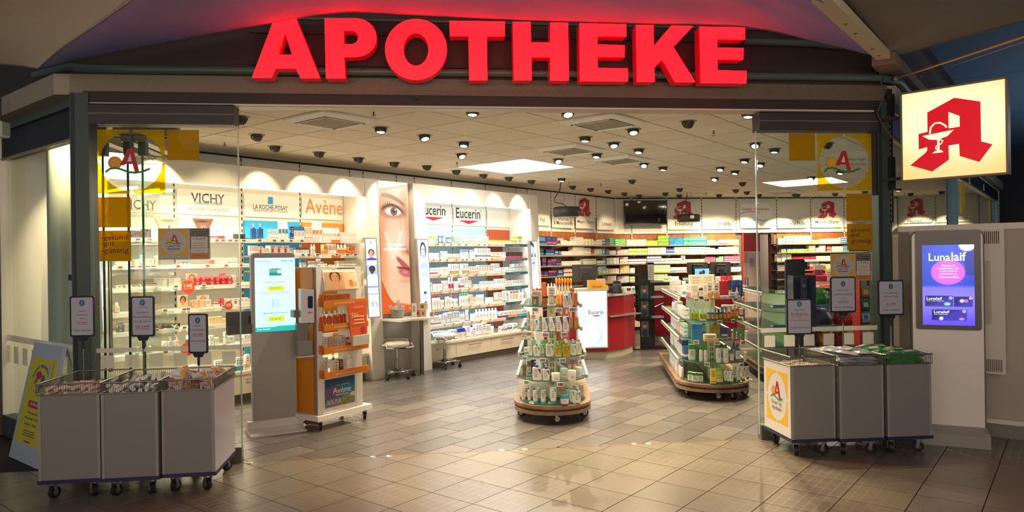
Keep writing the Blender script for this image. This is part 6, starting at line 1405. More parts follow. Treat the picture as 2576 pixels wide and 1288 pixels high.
small('pen_pot', 'thin chrome display post left of the counter monitor', 'post', 1376, 770, lambda t: obj('rod', MB().cyl((0, 0, 0), (0, 0, .5), .008, M('c8c4bc', .4)), t), 1.16) if 0 else None
# ---- black brochure tower
P = G(1632, 876); BF = Fr(P, 6.45); t = thing('brochure_tower', 'black four-armed brochure tower with postcards between the counters', 'display stand', BF.w(0, 0), BF.ang); BK = M('17161a', .25, coat=.4)
b = MB(); b.box(-.32, .30, -.2, .2, 0, .02, BK); obj('base', b, t); b = MB(); b.box(-.17, -.02, -.08, -.04, .02, 1.42, BK); b.box(-.02, .10, -.06, .06, .02, 1.56, BK); b.box(-.21, -.17, -.10, .1, .5, 1.5, BK); obj('column', b, t)
for z in (.80, 1.12, 1.42 if 0 else .45 + 0):
    pass
for z in (.56, .92, 1.20):
    b = MB(); b.box(-.32, .30, -.19, .19, z - .018, z, BK); s = obj('tray', b, t); 
    def card(u, v): c = np.ones(u.shape + (3,)) * hexc('50545c'); c = mixc(c, 'c09080', blob(u, v, .5, .7, .2, .15, .2)); c = mixc(c, '3c3434', blob(u, v, .5, .82, .22, .1, .2)); c = mixc(c, '202c40', blob(u, v, .5, .25, .4, .25, .2)); return c
    art('postcards', -.17, -.03, z - .34, z - .05, -.11, 12, 18, card, s)
    b = MB(); b.box(.02, .24, -.16, .02, z, z + .03, M('8c9098', .5)); obj('leaflets', b, s)
b = MB(); b.box(-.02, .1, -.067, -.06, 1.24, 1.52, M('b8b4ae', .4)); b.lines(0, .08, 1.28, 1.48, 5, -.0675, M('5a6068', .5), .3); obj('notice', b, t)
# ---------------------------------------------------------------- free-standing round-ended displays
OAK = wood('light_oak', '94775c', '745a44', .3, .3, .4)
def plan(r, L, n=20, w=None): w = w or r; return [(-w, L)] + [(r * math.cos(R(a)) * w / r, r * math.sin(R(a))) for a in [180 + 180 * i / n for i in range(n + 1)]] + [(w, L)]
def etag(fr, t, px, py, y, z, red=False, flat=False):
    P = fr.g(px, py, z); a = math.atan2(P[1], P[0]) + math.pi / 2 if P[1] < 0 else 0; b = MB(); b.box(-.032, .032, -.01, 0, -.02, .022, M('ece8de', .4)); b.box(-.026, .026, -.0105, -.01, -.013, .015, M('8a8478', .5)); 
    if red: b.box(0, .026, -.011, -.0105, -.013, .015, M('b02418', .5))
    obj('price_tag', b, t, (P[0], P[1], z - .012 if not flat else z + .008), (R(-70) if flat else 0, 0, a))
def gondola(nm, lab, fr, base_r, L, tiers, casters, sides=(-1, 1), zb=(.10, .19)):
    t = thing(nm, lab, 'display stand', fr.w(0, 0), fr.ang)
    b = MB(); b.prism(plan(base_r, L), zb[0], zb[0] + .035, OAK, 'z'); b.prism(plan(base_r - .015, L), zb[0] + .035, zb[1] - .03, M('5a3418', .5), 'z'); b.prism(plan(base_r, L), zb[1] - .03, zb[1], OAK, 'z'); obj('platform', b, t)
    b = MB(); b.prism(plan(base_r - .06, .05), zb[1], zb[1] + .012, GLASSG, 'z', M('4c7c68', .3)); obj('glass_plate', b, t)
    for x, y, yaw in casters: b = MB(); caster(b, x, y, .045, yaw, .105, 'a8a498', 'c8c0b0'); obj('caster', b, t)
    H = tiers[-1][0]
    b = MB(); b.box(-.045, .045, -.03, .03, zb[1], H, M('dcd0b4', .4)); [b.box(s * .012 - .004, s * .012 + .004, -.032, -.03, zb[1] + .1 + k * .06, zb[1] + .14 + k * .06, SLOT) for k in range(int((H - .4) / .06)) for s in (-1, 1)]; obj('post', b, t)
    b = MB(); b.box(-.012, .012, .03, L, zb[1], H - .02, M('cfc6b0', .5)); obj('spine_panel', b, t)
    for z, r, w in tiers:
        b = MB(); b.prism(plan(r, .0), z - .012, z, GLASSG, 'z', M('4f8a74', .25)); s = obj('glass_shelf', b, t)
        b = MB(); b.box(-.012, .012, -r * .6, -.03, z - .03, z - .013, M('dcd0b4', .4)); b.prism([(-.03, z - .03), (-r * .55, z - .03), (-.03, z - .10)], -.01, .01, M('dcd0b4', .4), 'x'); obj('bracket', b, s)
        b = MB(); b.box(-w, w, .02, L, z - .012, z - .001, GLASSG); s2 = obj('side_shelf', b, t)
        for sd in sides:
            b = MB(); b.box(sd * w - .006, sd * w + .006, .02, L, z - .03, z - .002, M('8c8678', .4)); obj('price_rail', b, s2)
            me = MB().box(-.012, .012, -.026, .026, -.026, .018, M('f0ece0', .4)).box(.012 * sd - .001, .012 * sd + .001, -.024, .024, -.014, .013, M('3c3830', .5)).mesh('price_tag')
            for k in range(int(L / .085)): obj('price_tag', me, s2, (sd * (w + .014), .06 + k * .085, z - .014))
    return t
P0 = G(1391, 1041, .12); PF = Fr(P0 + np.array([.02, .40]), -3.2)
PT = [(.436, .346, .355), (.673, .326, .335), (.937, .288, .30), (1.181, .30, .30)]
pt = gondola('pyramid_display', 'round-fronted wheeled pyramid display of glass shelves in the middle of the floor', PF, .40, 1.15, PT, [(-.31, .02, 2.4), (.31, .0, .6), (.02, -.30, .3), (-.3, 1.0, 1), (.3, 1.0, 2)])
for px, py, z, red in ((1347, 777, PT[3][0], 0), (1406, 778, PT[3][0], 0), (1439, 777, PT[3][0], 0), (1332, 838, PT[2][0], 0), (1373, 840, PT[2][0], 0), (1419, 839, PT[2][0], 0), (1322, 899, PT[1][0], 0), (1366, 904, PT[1][0], 0), (1415, 904, PT[1][0], 0), (1463, 898, PT[1][0], 0), (1326, 960, PT[0][0], 0), (1409, 965, PT[0][0], 1)): etag(PF, pt, px, py - 1, 0, z, red)
for px, py in ((1340, 1019), (1387, 1021), (1448, 1018)): etag(PF, pt, px, py - 3, 0, .19, False, True)
def items(z, where, ang, text):
    for ln in text.strip().splitlines():
        p = ln.split(None, 7); x, yb, hp, wp = map(float, p[:4]); item(x, yb, hp, wp, z, p[4], p[5], p[6], p[7], where, ang)
PW = ['%s tier of pyramid display' % s for s in ('bottom', 'second', 'middle', 'fourth', 'top')]
items(.203, PW[0], 3, '''1317.5 1011 32 11 tube e8dcc8 4cb4c4 white teal tube at left edge
1332 1012 32 9 tube e8dcc8 4cb4c4 white teal tube, second from left
1347.6 1015 33 13 tube e8dcc8 4cb4c4 white teal tube, third from left
1337 1004 36 9 tube e8dcc8 4cb4c4 white teal tube in back, left
1356 1008 34 10 tube e8dcc8 4cb4c4 white teal tube in back, middle
1368 1017 36 14 tube e8dcc8 4cb4c4 white teal tube left of the biggest
1393 1017 43 18 tube f0e8d8 4cb4c4 biggest white teal tube
1421.7 1017 22 23 jar f0e8dc 3c9cb0 white jar with teal lid
1431 1006 38 9 pump f0ead0 5cb0bc cream teal pump bottle half hidden
1439.6 1011 43 12 pump f0ead0 3ca0b0 cream teal pump bottle behind
1454 1013.6 43 16 pump f4ecd8 3ca0b0 front cream teal pump bottle
1409 1000 30 9 boxn d8b8a0 a08070 rosy carton behind, first from left
1419 1000 31 9 boxn dcc0ac a08070 rosy carton behind, second from left
1446 1000 31 9 boxn d8b8a0 a08070 rosy carton behind, third from left
1464 1001 33 9 boxn dcc0a8 a08070 rosy carton behind at right edge
1326 1000 24 12 jar c8a8a0 b89890 dusky pink jar at left rear
1340 997 20 14 jar c8a8a0 b89890 dusky pink jar in back''')
items(PT[0][0] + .001, PW[1], 3, '''1320 947 31 10 boxn 9c7430 6c5020 gold brown carton
1332 942 34 12 jar b8a0a0 8c7478 mauve jar
1343 938 32 13 boxn 4c3c40 8c7478 dark mauve carton
1352 957 47 22 pump f2e8d8 24489c large white pump bottle, blue collar
1375 957.6 42 17 pump f2e8d8 24489c slimmer white pump bottle, blue collar
1399.6 960 21 23 jar f2eada f4efe2 low white cream jar
1420.5 952.6 25 21 jar f2e8cc f4ecd4 cream jar behind
1440 958.5 26 22 jar f4ecd8 f4efe2 cream jar in front
1456 949 25 18 jar f2e8cc f4ecd4 cream jar at right
1434 939 28 9 bot e8c8b0 e86028 peach bottle, orange cap, left
1447 939 29 9 bot e8c8b0 e86028 peach bottle, orange cap, middle
1461 939 30 9 bot e8c8b0 e86028 peach bottle, orange cap, right''')
items(PT[1][0] + .001, PW[2], 3, '''1323 878 23 8 boxn 54404c 8c7478 dark plum carton
1325 893 19 10 boxa f0e8d4 5cac3c small white green carton
1335 894 32 8.5 pump f2ead8 8cc06c slim white pump bottle
1343 884 44 13 pump f2ead8 58b82c white green pump behind at left
1351 896 37 16 pump f2ead8 58b82c white green pump, left front
1364 890 36 12 pump f2ead8 58b82c white green pump, inner left
1384.4 897 45 20 pump f4ecda 7cc05c largest white pump bottle in centre
1405 898 38 17 pumpg d0ae3c 58b82c golden pump bottle, green collar, front
1400 886 42 12 pumpg c8a840 4ca828 golden pump bottle behind, left
1415 887 44 12 pumpg c8a840 4ca828 golden pump bottle behind, right
1426 898 44 19 pumpg d0ae3c 58b82c biggest golden pump bottle
1443.5 894 40 14 pump f4ecda 48b890 white mint-collar pump, inner
1457.6 892 46 13 pump f4ecda 48b890 white mint-collar pump at right edge
1370 876 20 14 jar e8dccc d0bcb0 pale jar in back''')
items(PT[2][0] + .001, PW[3], 3, '''1331 826 42 10 bot dca890 e0b098 pink tall bottle at left edge
1343 823 40 12 bot dca48c e0b098 pink tall bottle, second
1361 810 20 9 pump e8b8a0 e8c0a8 small pink pump bottle
1338.5 832 27 6 boxn f0e8dc 8cb0c8 thin white carton
1348 832 27 8 boxd f0ece0 24489c narrow white blue carton
1372 834 34 12.5 boxd f0ece0 24489c white carton with blue corner, left
1390 833 34 12.5 boxd f0ece0 24489c white carton with blue corner, middle
1408 834 37 14 boxd f2eee2 24489c white carton with blue corner, right
1425.5 834 37 13.5 boxd f2eee2 24489c white carton with blue corner, rightmost
1437 828 43 10 botc d8702c c89860 orange bottle beside white carton
1451 828 44 12 botc d8702c c89860 orange bottle at right edge
1413 817 36 9 botc e0601c d89860 orange bottle behind, left
1427 817 38 9 botc e0601c d89860 orange bottle behind, right''')
items(PT[3][0] + .001, PW[4], 3, '''1347.5 773 28 16 boxq 1c7c74 e88c2c teal packet with orange picture
1351 767 34 23 boxn e4b49c c89880 large pink carton
1342 761 26 10 boxn e4b8a0 c89880 pink carton behind
1338 757 24 6 bot 4c4450 3c3440 dark slim cone bottle
1388 769 46 14 boxn ece2cc a89c84 tall cream tester holder
1405 767 38 11 spray e88030 e8a060 orange spray bottle, left
1416 768 41 12 spray e88434 e8a060 orange spray bottle, right
1424 773.5 30 10 boxd f0ece0 1c9088 white carton, teal corner, small
1434.5 773 38 12 boxd f0ece0 1c9088 white carton, teal corner, tall
1448 768 31 11 boxn e07828 c86020 plain orange carton
1440 761 36 11 boxn dc7424 c86020 orange carton behind
1352 747 27 8 bot 9c3c14 f0e4d4 amber bottle, first
1360 747 27 8 bot 9c3c14 f0e4d4 amber bottle, second
1344 748 25 8 bot 9c3c14 f0e4d4 amber bottle, third
1370 746 35 9 boxn d86c24 c05818 tall orange carton
1380 745 31 8 bot ece0cc f0e8d8 ivory bottle, first
1388 743 31 7 bot ece0cc f0e8d8 ivory bottle, second
1395.5 745 31 7 bot ece0cc f0e8d8 ivory bottle, third
1440.5 752 22 6 bot 88a4c4 88a4c4 grey-blue cone bottle, right
1424.5 752 24 6 bot 88a4c4 88a4c4 grey-blue cone bottle, left''')
for k in range(6):
    P = G(1400 + 7.3 * k, 742, PT[3][0]); h = 43 * P[1] / FPX; w = 6.4 * P[1] / FPX; t = thing('ampoule_bottle', 'pale bottle with rounded orange tip, %s from left on pyramid top' % ORD[k], 'bottle', (P[0], P[1], PT[3][0] + .001), 0, 'orange-tipped bottles')
    b = MB(); b.lathe([(w * .4, 0), (w * .45, h * .4), (w * .2, h * .62)], M('dcc8a4', .4), n=10); obj('bottle_body', b, t); b = MB(); b.lathe([(w * .2, h * .6), (w * .48, h * .75), (w * .5, h * .88), (w * .3, h * .97), (0, h)], M('f08818', .35), n=12); obj('tip', b, t)
# ---- long display on the right
GF = Fr((2.372, 8.50), -7); GL = Fr(GF.w(-.40, 0)[:2], -97); GL.xmax = .0
GT = [(.432, .335, .375), (.694, .345, .37), (.912, .315, .36), (1.172, .31, .355)]
gt = gondola('wheeled_display', 'long wheeled round-ended gondola with oak base, right of the pyramid display', GF, .425, 2.35, GT, [(-.28, -.02, 1.8), (.0, -.31, .2), (.2, -.24, -1.3), (.36, .0, .4), (-.34, 2.1, 1), (.34, 2.1, 1)])
for px, py, z, red in ((1753, 754, GT[3][0], 0), (1778, 754, GT[3][0], 1), (1848, 753, GT[3][0], 0), (1869, 751, GT[3][0], 0), (1769, 808, GT[2][0], 0), (1810, 809, GT[2][0], 0), (1843, 807, GT[2][0], 1), (1752, 860, GT[1][0], 0), (1804, 862, GT[1][0], 0), (1868, 861, GT[1][0], 0), (1779, 916, GT[0][0], 0), (1864, 917, GT[0][0], 0)): etag(GF, gt, px, py - 2, 0, z, red)
for px, py in ((1746, 963), (1806, 967), (1859, 965), (1887, 960)): etag(GF, gt, px, py - 3, 0, .19, False, True)
GW = ['%s tier of long gondola' % s for s in ('bottom', 'second', 'middle', 'fourth', 'top')]
items(.203, GW[0], -7, '''1738 957 21 11 boxt f0e8d4 2c8c2c low cream carton, green lid, left
1750 960 22 13 boxt f0e8d4 2c8c2c low cream carton, green lid, middle
1763.5 960 21 13 boxt f0e8d4 2c8c2c low cream carton, green lid, right
1796 965 36 13 boxn e4e048 c8385c tall lime yellow carton
1813 963 17 19 jar c8d020 b8c818 lime jar under another
1826 963 30 8 tube f0ece0 2c8c38 white green tube, first
1834 964 30 9 tube f0ece0 2c8c38 white green tube, second
1842 965 31 10 tube f0ece0 2c8c38 white green tube, third
1850 957 37 10 tube f0ece0 2c8c38 tall white green tube, inner
1860 963 40 11 tube f0ece0 2c8c38 tall white green tube, front
1872 960 38 11 tube f0ece0 2c8c38 tall white green tube, outer
1882 955 34 9 tube f0ece0 2c8c38 tall white green tube, edge''')
P = G(1813, 963, .203); h = 17 * P[1] / FPX; place(goods('jar', 18.5 * P[1] / FPX, h, 'd0d828', 'b8c818'), 'cream_jar', 'lime jar on top of another', GW[0], (P[0], P[1] + .07, .204 + h), 0, 'lime jars', True, {})
items(GT[0][0] + .001, GW[1], -7, '''1730 901 24 10 boxa f0ece0 c84848 white red-line carton
1743 905 38 15 boxt ece4d0 2c8820 tall carton, green upper half
1765.5 910 38 10 bot dce8b0 2c8c38 pale green bottle, white cap, left
1777 911 38 10 bot dce8b0 2c8c38 pale green bottle, white cap, right
1810 913 46 13.5 bot e4e8cc 2c8c38 tall pale bottle, green band, left
1828 913 46 14 bot e4e8cc 2c8c38 tall pale bottle, green band, right
1843 912 36 11 bot 74786c 5c5c58 short smoky bottle
1858 910 46 14 bot 6c7064 5c5c58 tall smoky bottle
1848 903 42 10 bot 74786c 5c5c58 smoky bottle behind
1876 906 20 9 jar f0e8d8 f0ece0 small white jar''')
items(GT[1][0] + .001, GW[2], -7, '''1748 855 40 12.5 boxt 2488c0 1c6ca8 blue thermometer carton, front left
1761 856 40 12.5 boxt 2488c0 1c6ca8 blue thermometer carton, second
1772 852 39 7 boxn 1c5c94 e0e8f0 dark blue carton edge
1801 848 40 26 boxn c49c20 a07c10 yellow card display
1790 859 17 30 boxb f0dcb8 e8b420 seed packets in yellow tray
1825 850 26 14 boxa 2c4c98 f0ece0 blue white carton
1836 850 25 11 tube c83838 3c8c4c green red tube behind
1849 858 32 10 tube 4c9c64 c82430 green tube, red cap, left
1860 858 32 10 tube 4c9c64 c82430 green tube, red cap, middle
1870 857 31 9 tube 4c9c64 c82430 green tube, red cap, right
1879 854 21 9 jar f0e4d8 f4f0e8 white jar, pink label''')
P = G(1825, 857, GT[1][0]); b = MB(); rr = random.Random(5)
for k in range(16): b.T = Matrix.Translation((rr.uniform(-.06, .06), rr.uniform(-.02, .03), .003 + .0015 * k)) @ Matrix.Rotation(rr.uniform(0, 3), 4, 'Z') @ Matrix.Rotation(rr.uniform(-.3, .3), 4, 'X'); b.box(-.04, .04, -.012, .012, 0, .002, M(rr.choice(('b8b49c', '8c9058', 'd0ccc0')), .3, .4))
obj('sachet_heap', b, None, (P[0], P[1] + .03, GT[1][0] + .008), 0, 'loose heap of silvery sachets on the middle gondola tier', 'sachets', kind='stuff')
items(GT[2][0] + .001, GW[3], -7, '''1743 801 27 8 spray b4d828 e89c28 lime spray bottle, first
1752 802 27 8 spray b4d828 e89c28 lime spray bottle, second
1764 804 28 9.5 spray b8dc28 e89c28 lime spray bottle, third
1774 804 28 8.5 spray b4d828 e89c28 lime spray bottle, fourth
1784 805 29 10 spray 3458b8 e8a028 blue spray bottle, left
1794.5 805 29 9.5 spray 3458b8 e8a028 blue spray bottle, right
1804.5 805 28 9 spray 1c3c3c e8a028 dark green spray bottle, left
1814 804 28 9 spray 1c3c3c e8a028 dark green spray bottle, right
1824.5 804 28 9.5 spray b81c18 e8a028 red spray bottle, first
1835.5 803 28 9.5 spray b81c18 e8a028 red spray bottle, second
1845 800 33 9 spray c02818 e8a028 red spray bottle, third
1854.5 799 34 9 spray b83018 e8b028 red spray bottle, fourth
1836 792 24 30 boxn ece0cc 6c5c4c wide ivory carton behind
1822 793 20 12 boxn 24306c e0e0e8 navy carton behind
1866 800 24 7 boxa f0ece8 c02828 thin white red carton''')
items(GT[3][0] + .001, GW[4], -7, '''1729.5 746 33 4 boxb f4ecec d87ca8 slim white carton, pink foot, first
1734 747 33 4 boxb f4ecec d87ca8 slim white carton, pink foot, second
1738.5 748 33 4 boxb f4ecec d87ca8 slim white carton, pink foot, third
1749.5 749.5 33 15 boxn d8d0c0 a8a094 wide grey white carton
1765 751 34 11 bot 4c1c10 ece4d4 brown glass bottle, white cap
1776 748 32 10 boxn e0d4c0 a8a094 ivory carton behind
1787 751 39 11 boxb f0e4d0 e8a020 white carton, orange foot, left
1804 751 39 11 boxb f0e4d0 e8a020 white carton, orange foot, right
1817 746 39 10.5 boxn b80c24 980818 red carton pile, left
1828 746 39 10.5 boxn b80c24 980818 red carton pile, right
1838 743 38 9 boxb 1c4884 e8a848 blue carton, first
1848 744 39 9 boxt 1c4884 2c6cac blue carton, second
1858 744 40 9 boxt 1c4884 2c6cac blue carton, third
1866 746 40 6 boxt 1c4884 2c6cac blue carton, fourth
1855 750.5 28 8 spray f0ece4 f0ece4 white foam spray
1844 751 15 13 boxa d0d8e0 4c5c94 pale blue low carton
1826 751.5 7 20 boxa e8e8e8 c03030 flat white red carton
1752 734 42 29 boxn f0e4cc c8b898 large cream carton, left
1784 733 42 30 boxn f2e6d0 c8b898 large cream carton, right
1808 728 32 11 boxn f2e8d8 c83040 white carton behind red pile
1822 727 32 13 boxq c80c28 e8a060 crimson carton, left
1838 727 32 13 boxq c80c28 e8a060 crimson carton, right''')
SW = ['%s side shelf, long gondola' % s for s in ('bottom', 'second', 'middle', 'fourth', 'top')]
row(GL, .045, GT[3][0], SW[4], '''1683 1690 27 1 1 boxn e0d8c8 a8a094 pale carton at far end
1690 1696 32 1 1 boxn ece4d4 b8a898 tall pale carton
1697 1703 20 1 1 boxa f0ece0 d86868 low white red carton
1703 1713 24 2 1 boxn ece4d4 d88080 white carton near the middle
1714 1727 41 3 1 boxa dceeee 5cb0c0 tall icy blue carton''', .09, .08)
row(GL, .045, GT[2][0], SW[3], '''1687 1694 28 1 1 bot ece4ec 7c4c8c white violet bottle
1695 1701 30 1 1 boxn ece8e0 a8a094 slim white carton
1702 1712 26 2 1 jar ece8e8 f0ece8 round white pot
1713 1722 26 1 2 boxn e4e8e0 8c9484 grey-green carton pile
1723 1734 24 2 2 boxn e0e4ec 6c84a8 bluish carton pile''', .09, .08)
row(GL, .045, GT[1][0], SW[2], '''1685 1698 36 3 1 boxt ece8e8 6474b0 slim violet-top carton
1699 1706 30 1 1 boxn e4c8b4 b89880 salmon carton
1707 1713 28 1 3 boxa f0e8e8 d04040 red white pile
1714 1726 30 1 3 boxa e8f0ec 3ca898 mint white pile
1727 1737 34 1 3 boxq e8ece0 4c9c78 white green pile''', .09, .08)
row(GL, .045, GT[0][0], SW[1], '''1683 1690 40 2 1 boxt f0f0f0 3c60a8 white blue-top carton
1691 1700 42 2 1 bot e8e8e4 d8d8d4 white bottle
1701 1712 40 2 1 boxt ece8e4 3c4c94 violet blue carton
1713 1722 30 1 1 boxa 3c68b0 e8e8ec blue box
1723 1733 38 1 1 boxt e8d8c8 d85c38 white carton, coral top''', .09, .08)
row(GL, .0, .192, SW[0], '''1681 1692 34 3 1 boxn ece8e8 4c78b0 pale blue carton
1693 1700 34 1 1 boxn ece8e4 c89898 pale carton
1701 1712 36 1 1 bot e4ded4 74706c white bottle, grey cap
1713 1724 34 1 1 bot e8f0f4 2454a8 white bottle, blue cap
1726 1736 26 1 2 boxa f0ece4 d8502c white orange carton pile''', .09, .08)
# ---- third display, seen through the right glass door
HF = Fr((3.72, 9.35), -7); HL = Fr(HF.w(-.42, 0)[:2], -97); HL.xmax = .0
HT = [(.42, .40, .42), (.68, .40, .42), (.93, .40, .42), (1.17, .40, .41)]
ht = gondola('wheeled_display', 'wheeled gondola with snack and tea pouches behind the right glass door', HF, .45, 1.9, HT, [(-.3, 0, 1), (.3, 0, 1), (0, -.3, .5), (-.3, 1.7, 1)])
HW = ['%s side shelf behind the glass door' % s for s in ('lower', 'third', 'second', 'top')]
row(HL, .0, HT[3][0], HW[3], '''1940 1947 16 2 1 boxa f0e4b8 e8a830 cream yellow carton
1948 1954 20 1 1 boxa f0ece0 e87830 white orange carton
1955 1963 28 3 1 boxn ece4d4 b0a890 slim ivory carton
1964 1980 33 4 1 boxn f0e8d4 7c8c6c tall ivory carton''', .09, .08)
row(HL, .0, HT[2][0], HW[2], '''1943 1957 24 3 1 boxa ece8d8 4c9c58 pale green-line carton
1958 1980 30 3 3 boxb e8d8c4 e08038 orange-foot flat carton''', .09, .08)
row(HL, .0, HT[1][0], HW[1], '''1938 1958 30 5 1 bag 3c9c3c e8e8c8 green sweets pouch
1960 1970 22 2 1 boxq e8c0b8 e07068 pink carton
1971 1980 24 2 1 boxn e8ecf0 5c80b0 bluish white carton''', .09, .08)
row(HL, .0, HT[0][0], HW[0], '''1936 1956 26 5 1 bag 48a044 f0e8b8 green and white pouch
1958 1976 26 3 1 boxq f0d8e0 c8d048 pink lime carton''', .09, .08)
def pouches(z, x0, x1, yb, hp, n, c1, c2, desc, lean=.25):
    for k in range(n):
        x = x0 + (x1 - x0) * (k + .5) / n; P = G(x, yb, z); h = hp * P[1] / FPX; w = .15; cache = {}
        b = goods('bag', w, h, c1, c2)[0][1]; lab = f'{desc}, {ORD[k]} from left in its box behind the glass'
        LABELS[lab] = 1; obj('pouch', b, None, (P[0], P[1] + .02 * k, z + .002), (R(-12), 0, R(-7) + (.15 if k == 0 else .95)), lab, 'pouch', desc + 's')
hz = [1.01, .76, .49]
for z, k in zip(hz, range(3)):
    b = MB(); b.box(-.4, .42, -.52, -.28, z - .012, z, M('3c5c94', .4)); b.box(-.4, .42, -.525, -.515, z - .012, z + .03, M('4c78b0', .4)); obj('pouch_tray', b, ht)
    b = MB(); b.box(.06, .12, -.50, -.46, z - .3, z, M('1c2444', .4)); obj('tray_post', b, ht)
pouches(hz[0], 2049, 2092, 768, 44, 7, '3c7c24', 'c8e0a0', 'green drops pouch'); pouches(hz[1], 2052, 2100, 819, 40, 6, '6c5880', 'd8d0e4', 'violet drops pouch'); pouches(hz[1], 2112, 2160, 819, 36, 6, 'b82418', 'e8b030', 'red tomato pouch')
pouches(hz[2], 2052, 2066, 873, 40, 3, 'b02018', 'e07038', 'dark red pouch'); pouches(hz[2], 2070, 2098, 873, 38, 3, 'e8a020', 'f4e4c0', 'yellow pouch'); pouches(hz[2], 2110, 2146, 873, 38, 5, 'a8281c', 'e86838', 'brick red pouch')
items(HT[3][0] + .001, 'top of display behind right door', -7, '''2050 716 22 20 boxb d02434 f0c8c8 red carton, lower left
2072 716 22 20 boxb d02434 f0c8c8 red carton, lower right
2062 706 40 20 boxt d83040 f0d8d0 red carton at the back
2088 712 32 14 boxn e8c8b8 c83838 pink beige carton
2036 714 26 14 boxb c82030 f0d8d0 red carton left of the pouches''')
# dark leaflet stand just inside the right glass door
P = G(2008, 1000, 0); d = 7.0; X0, X1 = (ray(1982, 650)[0] * d, ray(2044, 650)[0] * d); NV = M('1a1a30', .25, coat=.5)
t = thing('leaflet_stand', 'dark navy leaflet stand just inside the right glass door', 'display stand', (X0, d, 0), R(6.45)); w = X1 - X0; zt = CAMZ + ray(2008, 652)[1] * d; zm = CAMZ + ray(2008, 692)[1] * d
b = MB(); b.prism(rrect(0, w * .84, .05, zt, .02, 3), .05, .07, NV, 'y'); obj('back_board', b, t); b = MB(); b.box(.01, w, -.08, -.07, .3, zm, M('26263e', .15, coat=.6)); b.box(.01, .02, -.07, .05, .3, zm, NV); b.box(w - .01, w, -.07, .05, .3, zm, NV); obj('front_pocket', b, t); b = MB(); b.box(-.05, w + .05, -.15, .2, 0, .03, NV); obj('foot', b, t); b = MB(); b.box(w * .35, w * .62, -.083, -.0805, zm - .3, zm - .03, M('3c3c54', .4)); b.prism(ell(w * .48, zm - .1, .02, .02), -.085, -.083, M('4c6c94', .4), 'y'); obj('leaflet', b, t)
# narrow peg rack by the right pillar
d = 8.3; X0, X1 = (ray(2161, 650)[0] * d, ray(2192, 650)[0] * d); w = X1 - X0; t = thing('peg_rack', 'narrow rack with small pouches between red pouches and the right pillar', 'rack', (X0, d, 0), R(6.45))
z0 = CAMZ + ray(2170, 880)[1] * d; z1 = CAMZ + ray(2170, 700)[1] * d; b = MB(); b.box(-.02, w, .08, .1, .0, z1, M('d8d0bc', .5)); b.box(-.03, -.015, -.05, .1, .0, z1, M('c02c2c', .4)); obj('panel', b, t); RZ = [CAMZ + ray(2170, y)[1] * d for y in (748, 780, 812)]
for z in RZ: b = MB(); b.box(-.01, w, -.06, .08, z - .01, z, M('3c2c20', .5)); obj('shelf', b, t)
for k, (z, c1, c2, l) in enumerate(zip(RZ, ('e8a028', '3ca03c', 'dce4ec'), ('f4e8c8', 'f0f4e8', '5c90c8'), ('yellow pouch on the top shelf of the narrow rack', 'green and white pouch on the narrow rack', 'white blue-line pack low on the narrow rack'))):
    obj('pouch', goods('bag', .10, .11, c1, c2)[0][1], None, (X0 + w * .45, d, z + .001), R(6), l, 'pouch')
# small white leaflet box on the floor-standing wall by the passage
P = BW.w(dx1 + .02, -.06); b = MB()
# ---------------------------------------------------------------- wire-topped bins in front of the shop
PGR = M('857f78', .55, grain=.03); NAVY = M('232350', .45); WIRE = M('a09a90', .3, 1.)
def bin_(lab, fl, fr_, dep, zb, zt, zr, ang, wires=26):
    """fl, fr_: ground points (x, y) of the front-left and front-right foot; body zb..zt, wire rim at zr"""
    fl = np.array(fl); fr_ = np.array(fr_); F = Fr(fl, ang); w = float(F.x @ (fr_ - fl))
    t = thing('sales_bin', lab, 'bin', F.w(0, 0), F.ang)
    b = MB(); b.box(0, w, 0, dep, zb, zt - .10, PGR); b.box(0, .02, -.004, .0, zb, zt, M('98928a', .5)); b.box(w - .02, w, -.004, .0, zb, zt, M('98928a', .5))
    for a in ((0, w, 0, .012), (0, w, dep - .012, dep), (0, .012, .012, dep - .012), (w - .012, w, .012, dep - .012)): b.box(a[0], a[1], a[2], a[3], zt - .10, zt, PGR)
    obj('body', b, t)
    b = MB(); b.box(-.008, w + .008, -.01, dep + .008, zb - .025, zb, NAVY); obj('base_rim', b, t, label='dark blue base rim')
    for x, y, yaw in ((.06, .05, 1.9 - .7), (w - .06, .05, 2.3), (.06, dep - .06, .6), (w - .06, dep - .06, 1.1)): b = MB(); caster(b, x, y, .042, yaw, zb - .025, '9a9690', '55524e'); obj('caster', b, t)
    b = MB(); e = .008; ring_ = [(-e, -e), (w + e, -e), (w + e, dep + e), (-e, dep + e)]
    for z, r in ((zr, .0065), (zt + .004, .005)):
        for i in range(4): p, q = ring_[i], ring_[(i + 1) % 4]; b.cyl((p[0], p[1], z), (q[0], q[1], z), r, WIRE, 6)
    for i in range(4):
        p, q = np.array(ring_[i]), np.array(ring_[(i + 1) % 4]); n = wires if i % 2 == 0 else int(wires * dep / w)
        for k in range(n + 1): m = p + (q - p) * k / n; b.cyl((m[0], m[1], zt), (m[0], m[1], zr), .0017, WIRE, 4, caps=False)
    obj('wire_basket', b, t); return t, F, w
RRND = random.Random(11)
gb = lambda x, y: G(x, y, .14)
BN = []
zb, zt, zr = .145, .745, .825
